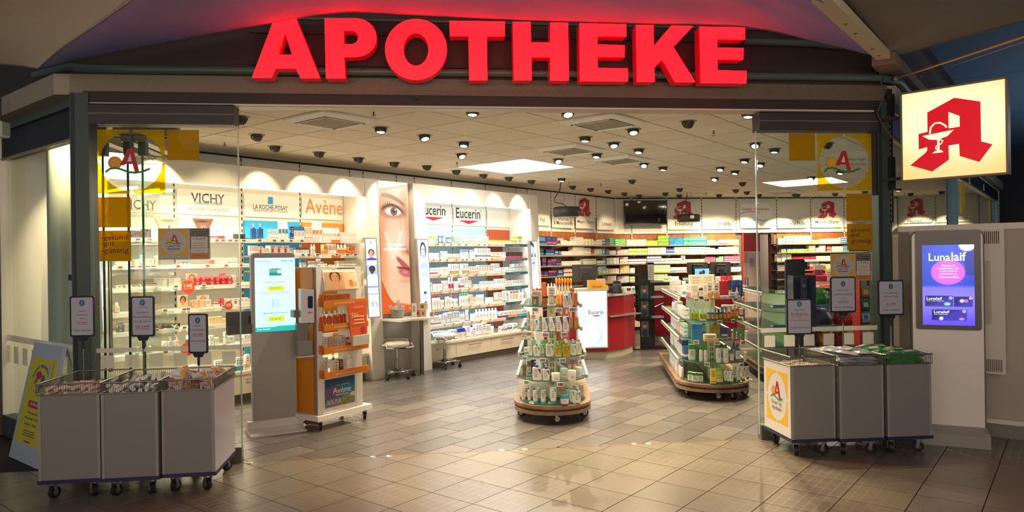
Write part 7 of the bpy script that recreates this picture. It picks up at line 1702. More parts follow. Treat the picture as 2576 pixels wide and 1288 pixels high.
# left trio
A1, A2 = gb(98, 1212), gb(252, 1205); B1_, B2_ = gb(257, 1206), gb(405, 1194); D1, D2 = gb(409, 1195), gb(545, 1184)
lb = [bin_('grey wheeled bin of packed creams, leftmost of the left trio', A1, A2, .62, zb, zt, zr, 8), bin_('grey wheeled bin of tablet tubes, middle of the left trio', B1_, B2_, .60, zb, zt, zr, 8), bin_('grey wheeled bin of lozenge packs, right one of the left trio', D1, D2, .58, zb, zt, zr, 8)]
t, F, w = lb[2]; b = MB(); b.box(w, w + .004, .004, .576, zb, zt, M('dcdde6', .25, coat=.4)); obj('side_board', b, t, label='glossy white side board')
E1, E2 = gb(1993, 1108), gb(2107, 1106); F1, F2 = gb(2113, 1106), gb(2227, 1103); H1, H2 = gb(2233, 1101), gb(2345, 1097)
rbn = [bin_('grey wheeled bin with logo side, left one of the right trio', E1, E2, .50, zb, zt, zr, 5.5), bin_('grey wheeled bin of masks, middle of the right trio', F1, F2, .58, zb, zt, zr, 5.5), bin_('grey wheeled bin of sweet bags, rightmost of the right trio', H1, H2, .60, zb, zt, zr, 5.5)]
def gta(b, x0, x1, z0, z1, y, txt=True, yel=None, thin=1.):       # sun, letter A, wave, name in a circle on a cut square
    X = lambda u: x0 + u * (x1 - x0); Z = lambda v: z0 + v * (z1 - z0); f = lambda P: [(X(p[0]), Z(p[1])) for p in P]; yel = yel or M('e8b81c', .5)
    for sx in (0, 1):
        for sz in (0, 1):
            o = (sx, sz); P = [o]; g = .025; a0 = {(0, 0): 180, (1, 0): 270, (1, 1): 0, (0, 1): 90}[(sx, sz)]; arc = [(.5 + .46 * math.cos(R(a)), .5 + .46 * math.sin(R(a))) for a in [a0 + 3 + 84 * i / 14 for i in range(15)]]
            st = arc[0]; en = arc[-1]
            if sx == sz: pts = [o, (o[0], .5 - g if sz == 0 else .5 + g)] + (arc if a0 in (180, 0) else arc) + [(.5 - g if sx == 0 else .5 + g, o[1])]
            else: pts = [o, (.5 + g if sx else .5 - g, o[1])] + arc + [(o[0], .5 + g if sz else .5 - g)]
            q = f(pts); b.flat(q, y, yel)
def gta2(b, x0, x1, z0, z1, y, name=True, side=True, red='b01828'):
    X = lambda u: x0 + u * (x1 - x0); Z = lambda v: z0 + v * (z1 - z0); f = lambda P: [(X(p[0]), Z(p[1])) for p in P]; RD = M(red, .5)
    if side:   # name to the right of the letter
        b.flat(f(ell(.26, .48, .105, .105, 20)), y - .0004, M('c88418', .5)); b.flat(f(ell(.27, .485, .085, .085, 20)), y - .0008, M('e0a020', .5))
        b.flat(f([(.33, .44), (.45, .70), (.53, .70), (.62, .34), (.55, .34), (.52, .46), (.42, .46), (.395, .44)]), y - .0012, RD); b.flat(f([(.44, .50), (.51, .50), (.487, .62)]), y - .0016, M('ded6c4', .6))
        b.stroke(f([(.12, .33), (.18, .385), (.27, .40), (.36, .375), (.46, .335), (.56, .325), (.66, .34), (.78, .39)]), (x1 - x0) * .034, y - .002, M('1c7c34', .5))
        b.text('Guten Tag®', X(.57), X(.88), Z(.52), Z(.575), y - .002, M('3a2c20', .5), .2); b.text('Apotheke', X(.61), X(.90), Z(.435), Z(.49), y - .002, M('3a2c20', .5), .2)
    else:
        b.flat(f(ell(.36, .60, .10, .09, 20)), y - .0004, M('c88418', .5)); b.flat(f(ell(.365, .605, .08, .075, 20)), y - .0008, M('e8a020', .5))
        b.flat(f([(.42, .55), (.50, .80), (.56, .80), (.68, .47), (.61, .47), (.585, .56), (.49, .56), (.47, .55)]), y - .0012, RD); b.flat(f([(.505, .60), (.57, .60), (.54, .71)]), y - .0016, M('e8e4dc', .6))
        b.stroke(f([(.22, .46), (.30, .51), (.40, .51), (.50, .475), (.60, .45), (.70, .46), (.78, .50)]), (x1 - x0) * .03, y - .002, M('2c8c3c', .5))
        b.text('Guten Tag', X(.26), X(.72), Z(.33), Z(.41), y - .002, M('2c2c28', .5), .2); b.text('Apotheke', X(.28), X(.72), Z(.22), Z(.31), y - .002, M('2c2c28', .5), .2)
t, F, w = rbn[0]; b = MB(); b.box(-.49, -.01, -.006, -.002, zb + .005, zt - .005, M('e6e4de', .3)); s = obj('side_board', b, t, (0, 0, 0), -math.pi / 2, label='white side board with round logo')
b = MB(); gta(b, -.44, -.06, zb + .09, zt - .07, -.007, yel=M('f0c418', .5)); gta2(b, -.44, -.06, zb + .09, zt - .07, -.008, side=False); obj('logo', b, s)
def fill(F, w, dep, n, maker, lab, group, nm, cat, z0, seed, tiltmax=.5, px_=.085, py_=.11, lay_=.042, yaw=0, dy=1.2, mx=.1, my=.08):
    rr = random.Random(seed); nx = max(2, int((w - .05) / px_)); k = 0; ny = max(2, int((dep - .05) / py_))
    for L in range(6):
        for j in range(ny):
            for i in range(nx):
                if k >= n: return
                x = mx + (w - 2 * mx) * (i + rr.uniform(-.1, .1)) / (nx - 1); y = my + (dep - 2 * my) * (j + rr.uniform(-.06, .06)) / (ny - 1); me = maker[k % len(maker)]
                o = obj(nm, me, None, F.w(x, y, z0 + L * lay_ + rr.uniform(0, .012)), (rr.uniform(-tiltmax, tiltmax) * .5, rr.uniform(-tiltmax, tiltmax) * .6, F.ang + yaw + rr.uniform(-dy, dy)), f'{lab}, {ORD[i]} from left, {ORD[j]} row, {ORD[L]} layer', cat, group); k += 1
tb = MB(); tb.cyl((-.06, 0, .018), (.045, 0, .018), .016, M('ece0d6', .35), 10); tb.cyl((.045, 0, .018), (.062, 0, .018), .017, M('8c8884', .3), 10); tb.box(-.04, .03, -.003, .003, .0335, .0348, M('c85038', .5)); tub1 = tb.mesh('wrapped_cream')
tb = MB(); tb.cyl((-.065, 0, .015), (.05, 0, .015), .0145, M('d8dcd8', .3), 10); tb.cyl((.05, 0, .015), (.07, 0, .015), .0155, M('e8e6e0', .3), 10); tb.box(-.05, .0, -.004, .004, .029, .0302, M('d0b83c', .5)); tub2 = tb.mesh('tablet_tube')
tb = MB(); tb.cyl((-.065, 0, .015), (.05, 0, .015), .0145, M('c8ccc8', .3), 10); tb.cyl((.05, 0, .015), (.07, 0, .015), .0155, M('e8e6e0', .3), 10); tb.box(-.05, .0, -.004, .004, .029, .0302, M('a8b8c8', .5)); tub3 = tb.mesh('tablet_tube')
tb = MB(); tb.box(-.05, .05, -.012, .012, 0, .075, M('e8dcd0', .45)); tb.flat([(-.05, 0), (.02, 0), (-.02, .03), (-.05, .03)], -.0126, M('b03848', .5)); tb.flat([(.05, .02), (.05, .075), (.01, .075)], -.0126, M('e8a028', .5)); tb.text('Cetebe', -.035, .03, .035, .055, -.013, M('802838', .5), .3); pk1 = tb.mesh('lozenge_pack')
t, F, w = lb[0]; fill(F, w, .62, 58, [tub1], 'wrapped cream tube in leftmost bin', 'cream tubes in the leftmost bin', 'wrapped_cream', 'tube', zt - .065, 1, .4, .055, .14, .04, 1.35, .35, .05, .085)
t, F, w = lb[1]; fill(F, w, .60, 64, [tub2, tub3], 'tablet tube in second bin', 'tablet tubes in the middle left bin', 'tablet_tube', 'tube', zt - .06, 2, .6, .045, .15, .038, -1.4, .3, .045, .09)
t, F, w = lb[2]; fill(F, w, .58, 26, [pk1], 'pink-printed lozenge pack in third bin', 'lozenge packs in the third bin', 'lozenge_pack', 'pack', zt - .075, 3, .8, .11, .09, .06, 0, .6, .075, .06)
tb = MB(); tb.add([(-.09, -.06, .0), (.09, -.06, .0), (.09, .06, .004), (-.09, .06, .004), (-.05, -.03, .022), (.05, -.03, .02), (.05, .03, .024), (-.05, .03, .02)], [(0, 1, 5, 4), (1, 2, 6, 5), (2, 3, 7, 6), (3, 0, 4, 7), (4, 5, 6, 7), (3, 2, 1, 0)], M('b8bcc4', .3)); tb.add([(-.03, -.02, .0245), (.03, -.02, .0245), (.03, .02, .0255), (-.03, .02, .0245)], [(0, 1, 2, 3)], M('a85c60', .4)); mk = tb.mesh('mask_packet')
tb = MB(); tb.add([(-.1, -.07, .0), (.1, -.07, .0), (.1, .07, .004), (-.1, .07, .004), (-.06, -.04, .045), (.06, -.04, .04), (.06, .04, .05), (-.06, .04, .042)], [(0, 1, 5, 4), (1, 2, 6, 5), (2, 3, 7, 6), (3, 0, 4, 7), (4, 5, 6, 7), (3, 2, 1, 0)], M('2c8034', .25, coat=.4)); tb.add([(-.04, -.03, .0465), (.04, -.03, .0435), (.04, .03, .0505), (-.04, .03, .0465)], [(0, 1, 2, 3)], M('c8c49c', .4)); bg = tb.mesh('sweet_bag')
t, F, w = rbn[0]; fill(F, w, .50, 12, [pk1], 'small carton in the logo bin', 'cartons in the logo bin', 'small_carton', 'box', zt - .095, 4, .3, dy=.3)
t, F, w = rbn[1]; fill(F, w, .58, 46, [mk], 'grey mask packet in the mask bin', 'mask packets', 'mask_packet', 'packet', zt - .08, 5, .3, .12, .11, .032, 0, .25, .115, .08)
t, F, w = rbn[2]; fill(F, w, .60, 24, [bg], 'shiny green sweet bag in rightmost bin', 'green sweet bags', 'sweet_bag', 'bag', zt - .05, 6, .3, .14, .12, .045, 0, .25, .125, .095)
# sign cards on poles standing in the bins
def pole_sign(lab, cx, cy, w_, h_, rotdeg, foot, lines, bend=0, emblem=(.83, 'dark'), tl=0):
    Ff, fx_, fy_ = foot; P = np.array(Ff.w(fx_, fy_)[:2]); d = P[1]; s = d / FPX; a = ray(cx, cy); X = a[0] * d; Z = CAMZ + a[1] * d; w = w_ * s; h = h_ * s
    t = thing('pole_sign', lab, 'sign', (X, d, 0), R(rotdeg)); zb_ = Z - h / 2
    b = MB(); b.prism(rrect(-w / 2, w / 2, zb_, zb_ + h, .014, 4), 0, .012, M('1d1b2c', .4), 'y'); o = obj('frame', b, t)
    b = MB(); b.prism(rrect(-w / 2 + .012, w / 2 - .012, zb_ + .014, zb_ + h - .012, .01, 3), -.002, .0, M('b4b1ba', .3), 'y'); obj('paper', b, t)
    b = MB(); b.hexa([(-.03, 0, zb_ - .03), (.03, 0, zb_ - .03), (.03, .01, zb_ - .03), (-.03, .01, zb_ - .03), (-.045, 0, zb_), (.045, 0, zb_), (.045, .01, zb_), (-.045, .01, zb_)], M('1d1b2c', .4)); b.cyl((0, .006, zb_ - .09), (0, .006, zb_ - .02), .01, M('1d1b2c', .4), 10); obj('clamp', b, t)
    b = MB(); b.cyl((0, .006, zt - .098), (0, .006, zb_ - .05), .0055, CHROME, 8); obj('pole', b, t)
    b = MB(); zc = zb_ + h * emblem[0]; b.flat(ell(0, zc, .02, .024, 20), -.0026, M('1f5c88', .4)); b.stroke([(0, zc - .016), (0, zc + .016)], .003, -.003, M('b8ccd8', .4)); b.stroke([(-.006, zc - .01), (.006, zc - .003), (-.006, zc + .004), (.006, zc + .011)], .0025, -.003, M('b8ccd8', .4)); obj('emblem', b, t)
    b = MB()
    for tx, v, wf, hf, col, bold in lines:
        b.text(tx, -w * wf / 2, w * wf / 2, zb_ + h * (v - hf / 2), zb_ + h * (v + hf / 2), -.0027, M(col, .5), bold, .0)
        if col == '9c2c38': b.box(-w * wf / 2, w * wf / 2, -.0029, -.0027, zb_ + h * (v - hf * .85), zb_ + h * (v - hf * .7), M(col, .5))
    obj('lettering', b, t); return t
G1, RD_, BL = '55524e', '9c2c38', '2c4c74'
pole_sign('sign card "Rugard Handcreme nur 4,95€" on a pole in the leftmost bin', 207, 796, 60, 103, 4, (lb[0][1], .33, .33), [('Rugard', .63, .28, .04, G1, .2), ('Handcreme', .54, .45, .04, G1, .2), ('50ml', .45, .18, .035, G1, .2), ('nur 4,95€', .35, .42, .05, RD_, .4), ('Center Apotheke', .16, .75, .06, BL, .1)])
pole_sign('sign card "Gesundform Brausetabletten" on a pole in the second bin', 359, 796, 58, 102, 2, (lb[1][1], .26, .25), [('Center Apotheke', .72, .4, .035, BL, 0), ('Gesundform', .6, .5, .045, BL, .2), ('Brausetabletten', .49, .8, .05, BL, .2), ('Versch. Sorten', .38, .72, .05, BL, .2), ('nur 2,49€', .25, .62, .075, RD_, .4)], emblem=(.84, ''))
pole_sign('tilted sign card "Cetebe Lutschtabletten nur 2,98€" on a pole in the third bin', 498, 839, 50, 100, -3, (lb[2][1], .22, .28), [('Cetebe', .70, .32, .045, G1, .2), ('Lutschtabletten', .6, .7, .045, G1, .2), ('nur 2,98€', .48, .52, .06, RD_, .4), ('Center Apotheke', .31, .8, .06, BL, .1)])
pole_sign('sign card "!Achtung! Sonderpreise" on a pole in the logo bin', 2011, 797, 65, 90, 3, (rbn[0][1], .07, .18), [('!Achtung!', .69, .42, .05, G1, .2), ('Sonderpreise', .58, .68, .065, RD_, .5), ('wegen', .48, .2, .035, G1, .2), ('Sortimentsumstellung', .40, .74, .045, G1, .2), ('Center Apotheke', .2, .72, .07, BL, .1)], emblem=(.86, ''))
pole_sign('sign card "IPOS FFP2 Atemschutzmaske nur 0,95€" in the mask bin', 2121, 741, 67, 90, 5, (rbn[1][1], .10, .30), [('IPOS FFP2', .62, .4, .045, G1, .2), ('Atemschutzmaske', .51, .72, .045, G1, .2), ('1 Stück', .41, .22, .035, G1, .2), ('nur 0,95€', .31, .42, .055, RD_, .4), ('Center Apotheke', .14, .72, .07, BL, .1)], emblem=(.80, ''))
pole_sign('sign card "Verschiedene Bonbon-Tüten ab 1,95€" in the sweets bin', 2241, 749, 69, 89, 7, (rbn[2][1], .12, .32), [('Verschiedene', .64, .52, .045, G1, .2), ('Bonbon-Tüten', .54, .55, .045, G1, .2), ('ab 1,95€', .33, .38, .055, RD_, .4), ('Center Apotheke', .15, .7, .07, BL, .1)], emblem=(.82, ''))
# ---- leaning fish shop board at far left
q0, q1 = G(22, 1148), G(92, 1180); AF = Fr(q0, math.degrees(math.atan2(*(q1 - q0)[::-1]))); w = np.linalg.norm(q1 - q0) * 1.02
hA = 1.04; lean = .21
t = thing('pavement_sign', 'leaning pavement sign with yellow fish shop poster at the left window', 'sign', AF.w(0, 0), AF.ang)
def lean_box(b, x0, x1, v0, v1, o0, o1, m):   # board plane leans back: v along the board
    k = lambda v, o: (lean * v / hA + o * .94, v * .94 - o * -.3)
    P = [];
    for v in (v0, v1):
        y0, z0 = k(v, o0); y1, z1 = k(v, o1); P += [(x0, y0, z0), (x1, y0, z0), (x1, y1, z1), (x0, y1, z1)]
    b.hexa(P, m)
b = MB(); lean_box(b, 0, w, 0, hA, 0, .03, M('c8d0d8', .4, .2)); obj('frame', b, t); b = MB(); lean_box(b, .05, w - .045, .16, hA - .13, -.003, .0, M('e0d020', .45)); obj('poster', b, t)
th = math.atan2(lean / hA, .94); b = MB(); b.T = Matrix(((1, 0, 0, 0), (0, 1, lean / hA, -.006), (0, 0, .94, 0), (0, 0, 0, 1))); cx = w * .5
b.T = Matrix(((1, 0, 0, 0), (0, 1, lean / hA, -.006), (0, 0, .94, 0), (0, 0, 0, 1)))
sarc = 'Hamburger Fischhaus Mölln'
for i, ch in enumerate(sarc):
    if ch == ' ': continue
    a = 160 - 140 * i / (len(sarc) - 1); r_ = .19; x = cx + r_ * math.cos(R(a)); z = hA - .38 + .17 * math.sin(R(a)); b.text(ch, x - .008, x + .008, z, z + .03, 0, M('2c5c8c', .5), .2)
b.flat(ell(cx - .05, hA - .28, .06, .035), -.0, M('c8283c', .5)); b.flat([(cx - .09, hA - .30), (cx - .12, hA - .37), (cx - .06, hA - .34)], 0, M('c8283c', .5)); b.flat(ell(cx + .05, hA - .33, .035, .06), -.0, M('2060b0', .5)); b.flat([(cx - .02, hA - .40), (cx + .03, hA - .43), (cx + .03, hA - .36)], 0, M('2060b0', .5))
b.text('Wir geben Frische', cx - .11, cx + .11, hA - .44, hA - .42, 0, M('c86028', .5)); b.flat([(cx - .14, hA - .57), (cx + .14, hA - .57), (cx + .14, hA - .51), (cx - .14, hA - .51)], 0, M('c02850', .5)); b.text('Ab Montag', cx - .1, cx + .1, hA - .56, hA - .52, -.001, WHITE, .3)
for s, v, ww, hh in (('Öffnungszeiten:', .60, .24, .03), ('Montag - Freitag: 9 - 18 Uhr', .65, .30, .03), ('Samstag: 9 - 16 Uhr', .70, .27, .03)): b.text(s, cx - ww / 2, cx + ww / 2, hA - v - hh, hA - v, 0, M('2c5c8c', .5), .3)
b.lines(cx - .15, cx + .15, hA - .82, hA - .76, 3, 0, M('6c7458', .5), .4); b.lines(cx - .08, cx + .08, hA - .87, hA - .85, 1, 0, M('3c4438', .5), .5); obj('poster_print', b, t)
b = MB(); b.box(.02, w - .02, .50, .52, 0, .03, M('a0a8b0', .4)); b.cyl((.04, .50, .01), (.04, lean + .03, hA * .93), .01, STEEL); b.cyl((w - .04, .50, .01), (w - .04, lean + .03, hA * .93), .01, STEEL); obj('back_stay', b, t)
b = MB(); b.T = Matrix(((1, 0, 0, 0), (0, 1, lean / hA, -.02), (0, 0, .94, 0), (0, 0, 0, 1))); b.box(w * .78, w * .83, 0, .012, hA * .35, hA * .86, M('b8b8a8', .3)); obj('clamp_strip', b, t)
# ---- right information kiosk
q0, q1 = G(2312, 1103), G(2470, 1120); KR = Fr(q0, -25.5); x1 = KR.p(2476, 900)[0]; H = KR.p(2470, 581)[1]; x0 = KR.p(2296, 800)[0]
t = thing('information_kiosk', 'tall light grey screen kiosk with purple advert right of the bins', 'kiosk', KR.w(0, 0), KR.ang); KM = M('f0e6d6', .4)
b = MB(); b.prism(rrect(x0, x1, .13, H, .05, 6, (0, 0, 1, 1)), 0, .13, KM, 'y', M('6e6860', .4)); b.prism(rrect(x0 - .012, x1 + .012, .13, H + .012, .055, 6, (0, 0, 1, 1)), .012, .12, M('57514b', .45), 'y'); obj('body', b, t)
b = MB(); b.prism([(-.20, .0), (-.20, .10), (-.17, .125), (-.02, .14), (.15, .14), (.15, 0)], x0 + .01, x1 + .012, M('a39a8e', .4), 'x'); obj('foot', b, t)
s0 = KR.p(2320, 818, -.01); s1 = KR.p(2450, 616, -.01); ax, az = KR.p(2320, 716, -.01)[0], KR.p(2386, 818, -.01)[1]; bx, bz = KR.p(2451, 716, -.01)[0], KR.p(2386, 616, -.01)[1]
b = MB(); b.prism(rrect(ax - .05, bx + .05, az - .04, bz + .13, .02, 3), -.02, .0, M('5c554e', .35), 'y'); obj('bezel', b, t)
def luna(u, v):
    c = np.ones(u.shape + (3,)) * hexc('1c34b8'); c = mixc(c, '2c50d8', sst(.3, .9, 1 - np.hypot(u - .5, v - .8))); c = mixc(c, '1446c0', ((u < .28) & (v > .5) & (v < .9)) * .8); c = mixc(c, '0c2c90', ((u > .82) & (v > .62) & (v < .92)) * .9); c = mixc(c, 'ffffff', blob(u, v, .87, 1.0, .16, .08, .1)); c = mixc(c, '7c70f0', sst(.5, .46, v)); c = mixc(c, '5440d8', .8 * sst(.25, 0, v)); c = mixc(c, '8c80ff', .7 * blob(u, v, .5, .33, .5, .07, .8))
    c = mixc(c, 'd060e0', blob(u, v, .5, .66, .33, .155, .03)); c = mixc(c, '3468e8', ((abs(v - .485) < .012)) * .5)
    for x0_, x1_, v0, v1, k in ((.05, .60, .23, .365, 0), (.60, .97, .23, .36, 1), (.18, .85, .055, .20, 0)):
        m = (u > x0_) & (u < x1_) & (v > v0) & (v < v1); c = mixc(c, '141c70', m * 1.); c = mixc(c, '4838b0', m * .8 * sst(0, .1, (u - x0_) * .3 + (v0 + .05 - v))); 
    c = mixc(c, '8ce8a8', blob(u, v, .48, .265, .06, .02, .4)); c = mixc(c, 'e8e0ff', blob(u, v, .36, .085, .04, .022, .4)); c = mixc(c, 'c868d8', blob(u, v, .84, .305, .04, .02, .3)); c = mixc(c, 'e0c8f8', blob(u, v, .76, .305, .045, .022, .3)); c = mixc(c, 'b890e8', blob(u, v, .75, .08, .05, .015, .3)); return c
art('screen', ax, bx, az, bz, -.0215, 70, 110, luna, t, 1.15)
b = MB(); X = lambda u: ax + u * (bx - ax); Z = lambda v: az + v * (bz - az); LW_ = M('ffffff', .5, emit=.9); LY = M('e0f490', .5, emit=.8)
b.text('Luna', X(.13), X(.55), Z(.80), Z(.90), -.024, LY, .8); b.text('laif', X(.57), X(.85), Z(.80), Z(.91), -.024, LW_, .8)
for k, s in enumerate(('Melatonin', 'kombiniert mit', 'ausgewählten', 'pflanzlichen', 'Inhaltsstoffen')): L = len(s) * .028; b.text(s, X(.51 - L / 2), X(.51 + L / 2), Z(.732 - k * .036), Z(.757 - k * .036), -.024, LW_, .3)
b.text('Lunalaif', X(.08), X(.38), Z(.315), Z(.35), -.024, LW_, .5); b.text('Lunalaif', X(.22), X(.52), Z(.15), Z(.185), -.024, LW_, .5); b.text('Guter Schlaf Heißgetränk', X(.08), X(.42), Z(.295), Z(.307), -.024, LW_, .2); b.text('Guter Schlaf Kombi', X(.22), X(.48), Z(.13), Z(.142), -.024, LW_, .2)
for cx_, cz_ in ((.545, .34), (.925, .34), (.80, .175)): b.stroke([(X(cx_) + .012 * math.cos(a * .52), Z(cz_) + .012 * math.sin(a * .52)) for a in range(12)], .0025, -.024, LW_, True); b.stroke([(X(cx_) - .01, Z(cz_)), (X(cx_) + .01, Z(cz_))], .0025, -.024, LW_); b.stroke([(X(cx_), Z(cz_) - .01), (X(cx_), Z(cz_) + .01)], .0025, -.024, LW_)
obj('screen_lettering', b, t)
# ---- big pale cabin wall behind it with vented unit
q = G(2482, 1095); CF = Fr(q, -38.55); xl = CF.p(2243, 700)[0]; Hc = CF.p(2482, 562)[1]; xr = CF.p(2576, 700)[0] + 1.2
t = thing('photo_cabin', 'large pale rounded cabin wall at the right edge, behind the screen kiosk', 'cabin', CF.w(0, 0), CF.ang); CMT = M('e6dac8', .5)
b = MB(); b.prism(rrect(xl, xr, .12, Hc, .08, 6, (0, 0, 1, 1)), .03, .7, CMT, 'y'); 
b.prism(rrect(xl, xr, .12, Hc, .08, 6, (0, 0, 1, 1)), .03, .031, CMT, 'y'); obj('wall', b, t)
b = MB(); b.box(xl, xl + .06, -.0, .03, .3, Hc - .08, CMT); b.box(xl + .06, xr, .0, .03, Hc - .055, Hc - .0, CMT); b.box(xr - .8, xr, -.0, .03, .3, Hc - .05, CMT); obj('raised_rim', b, t)
b = MB(); b.box(xl, xr, -.03, .65, 0, .125, M('857c72', .5)); b.box(xl, xr, -.045, .03, .125, .165, M('e6dccc', .3)); obj('plinth', b, t)
u0 = CF.p(2290, 700, -.1)[0]; u1 = CF.p(2528, 700, -.1)[0]; z1 = CF.p(2500, 576, -.1)[1]; z0 = CF.p(2500, 940, -.1)[1]
b = MB(); b.box(u0, u1, -.12, .028, z0, z1, M('dccfbc', .45)); v = obj('vented_unit', b, t); n = 46; g = MB()
for k in range(n): x = u0 + .03 + (u1 - u0 - .06) * k / n; g.box(x, x + .007, -.1215, -.12, z1 - .13, z1 - .02, M('3c352e', .7))
for k in range(22): x = u1 - .32 + .3 * k / 22; g.box(x, x + .006, -.1215, -.12, z0 + .02, z0 + .13, M('3c352e', .7))
obj('vent_slots', g, v, kind='stuff'); b = MB(); b.box(u1 - .33, u1 - .1, -.126, -.12, z1 - .85, z1 - .28, M('bdb0a0', .3)); obj('glossy_plate', b, v); b = MB(); b.box(u1 - .36, u1 - .34, -.14, -.12, z0 + .3, z0 + .75, M('d8ccba', .4)); obj('handle', b, v)
# ---- lit square pharmacy sign on arms
d0, d1 = 6.35, 5.80; a = ray(2267, 346); e = ray(2534, 318); p0 = np.array([a[0] * d0, d0]); p1 = np.array([e[0] * d1, d1]); AS = Fr(p0, math.degrees(math.atan2(*(p1 - p0)[::-1]))); w = float(np.linalg.norm(p1 - p0))
zt0 = CAMZ + ray(2266, 236)[1] * d0; zb0 = CAMZ + ray(2270, 457)[1] * d0; z0, z1 = zb0, zt0
t = thing('lit_pharmacy_sign', 'square lit cream sign with red pharmacy A, projecting at the right corner', 'sign', AS.w(0, 0), AS.ang)
b = MB(); b.box(0, w, .0, .14, z0, z1, M('5c4c38', .4, .3)); b.box(-.004, w + .004, -.004, .0, z0 - .004, z0 + .012, M('8a7650', .4)); b.box(-.004, w + .004, -.004, .0, z1 - .012, z1 + .004, M('8a7650', .4)); b.box(-.004, .012, -.004, .0, z0, z1, M('8a7650', .4)); b.box(w - .012, w + .004, -.004, .0, z0, z1, M('8a7650', .4)); obj('case', b, t)
def cream(u, v): c = np.ones(u.shape + (3,)) * hexc('f4c878'); c = mixc(c, 'fff0c0', np.clip(blob(u, v, .2, .75, .35, .35, .9) + blob(u, v, .8, .7, .35, .35, .9) + .6 * blob(u, v, .5, .35, .5, .3, .9), 0, 1)); return c
art('lit_face', .012, w - .012, z0 + .012, z1 - .012, -.003, 30, 30, cream, t, 1.05)
b = MB(); pharm(b, .0, w, z0, z1, -.006, M('c00c20', .4, emit=.75), M('fbeab8', .5, emit=1.0)); obj('letter', b, t)
b = MB(); b.box(-.22, 0, .05, .08, z1 - .22, z1 - .19, BLACK); b.box(-.22, 0, .05, .08, z0 + .02, z0 + .05, BLACK); b.box(-.26, -.22, .03, .1, z0 - .1, z1 - .1, M('2c241e', .5)); obj('arms', b, t)
b = MB(); b.tube([(-.24, .02, z1 + .5), (-.2, .0, z1 + .2), (-.12, .0, z1 + .05), (-.2, .0, z1 - .15), (-.1, .0, z1 - .35), (0, .02, z1 - .45)], .007, M('4c4438', .5), 6); obj('cable', b, t)
# ---------------------------------------------------------------- glass doors of the entrance with films
def glass_door(nm, lab, xa, xb, ztop, y, shoe, hdr_lo):
    t = thing(nm, lab, 'door', FF.w(0, y), FF.ang)
    b = MB(); b.box(xa, xb, -.006, .006, .04, ztop, GLASS); obj('pane', b, t)
    b = MB(); b.box(min(xa, xb), max(xa, xb), -.06, .09, ztop - .0, hdr_lo + .158, M('3a3334', .5, .2)); b.box(xa, xb, -.065, -.06, ztop + .08, ztop + .09, M('6a6058', .4)); b.box(xa, xb, -.07, -.05, ztop + .155, ztop + .165, M('0c0a0a', .5)); obj('header', b, t)
    b = MB(); b.box(shoe[0], shoe[1], -.035, .035, .0, .13, M('77736c', .4, .4)); obj('bottom_shoe', b, t)
    ed = shoe[1] if shoe[1] > xa + .5 and lab.startswith('left') else shoe[0]
    b = MB(); b.box(ed - .004, ed + .004, -.008, .008, .04, ztop, M('c8dcd0', .15, .2)); obj('polished_edge', b, t); return t
xd = FF.p(235, 600)[0]; xe = FF.p(600, 700)[0]
GD = glass_door('glass_door', 'left fixed glass door leaf with yellow squares and round logo', xd, xe, 2.805, 0, (xe - .10, xe + .012), 2.81)
yd = FF.p(1909, 700)[0]; ye = FF.p(2203, 600)[0]
GR = glass_door('glass_door', 'right glass door leaf with round logo at top right', yd, ye, 2.79, 0, (yd - .012, yd + .09), 2.8)
YS = M('b48c12', .5); YF = YFILM
def film(t, x0, y0, x1, y1, m, nm='yellow_film', label=None):
    xm, ym = (x0 + x1) / 2, (y0 + y1) / 2; X0, X1 = FF.p(x0, ym, -.008)[0], FF.p(x1, ym, -.008)[0]; Z0, Z1 = FF.p(xm, y1, -.008)[1], FF.p(xm, y0, -.008)[1]
    b = MB(); b.box(X0, X1, -.0085, -.0065, Z0, Z1, m); return obj(nm, b, t, label=label), (X0, X1, Z0, Z1)
def roundlogo(t, x0, y0, x1, y1):
    xm, ym = (x0 + x1) / 2, (y0 + y1) / 2; X0, X1 = FF.p(x0, ym, -.008)[0], FF.p(x1, ym, -.008)[0]; Z0, Z1 = FF.p(xm, y1, -.008)[1], FF.p(xm, y0, -.008)[1]
    b = MB(); gta(b, X0, X1, Z0, Z1, -.008, yel=YF); o = obj('logo_corners', b, t, label='four yellow corner pieces round a clear circle'); b = MB(); gta2(b, X0, X1, Z0, Z1, -.009); obj('logo_letter', b, o)
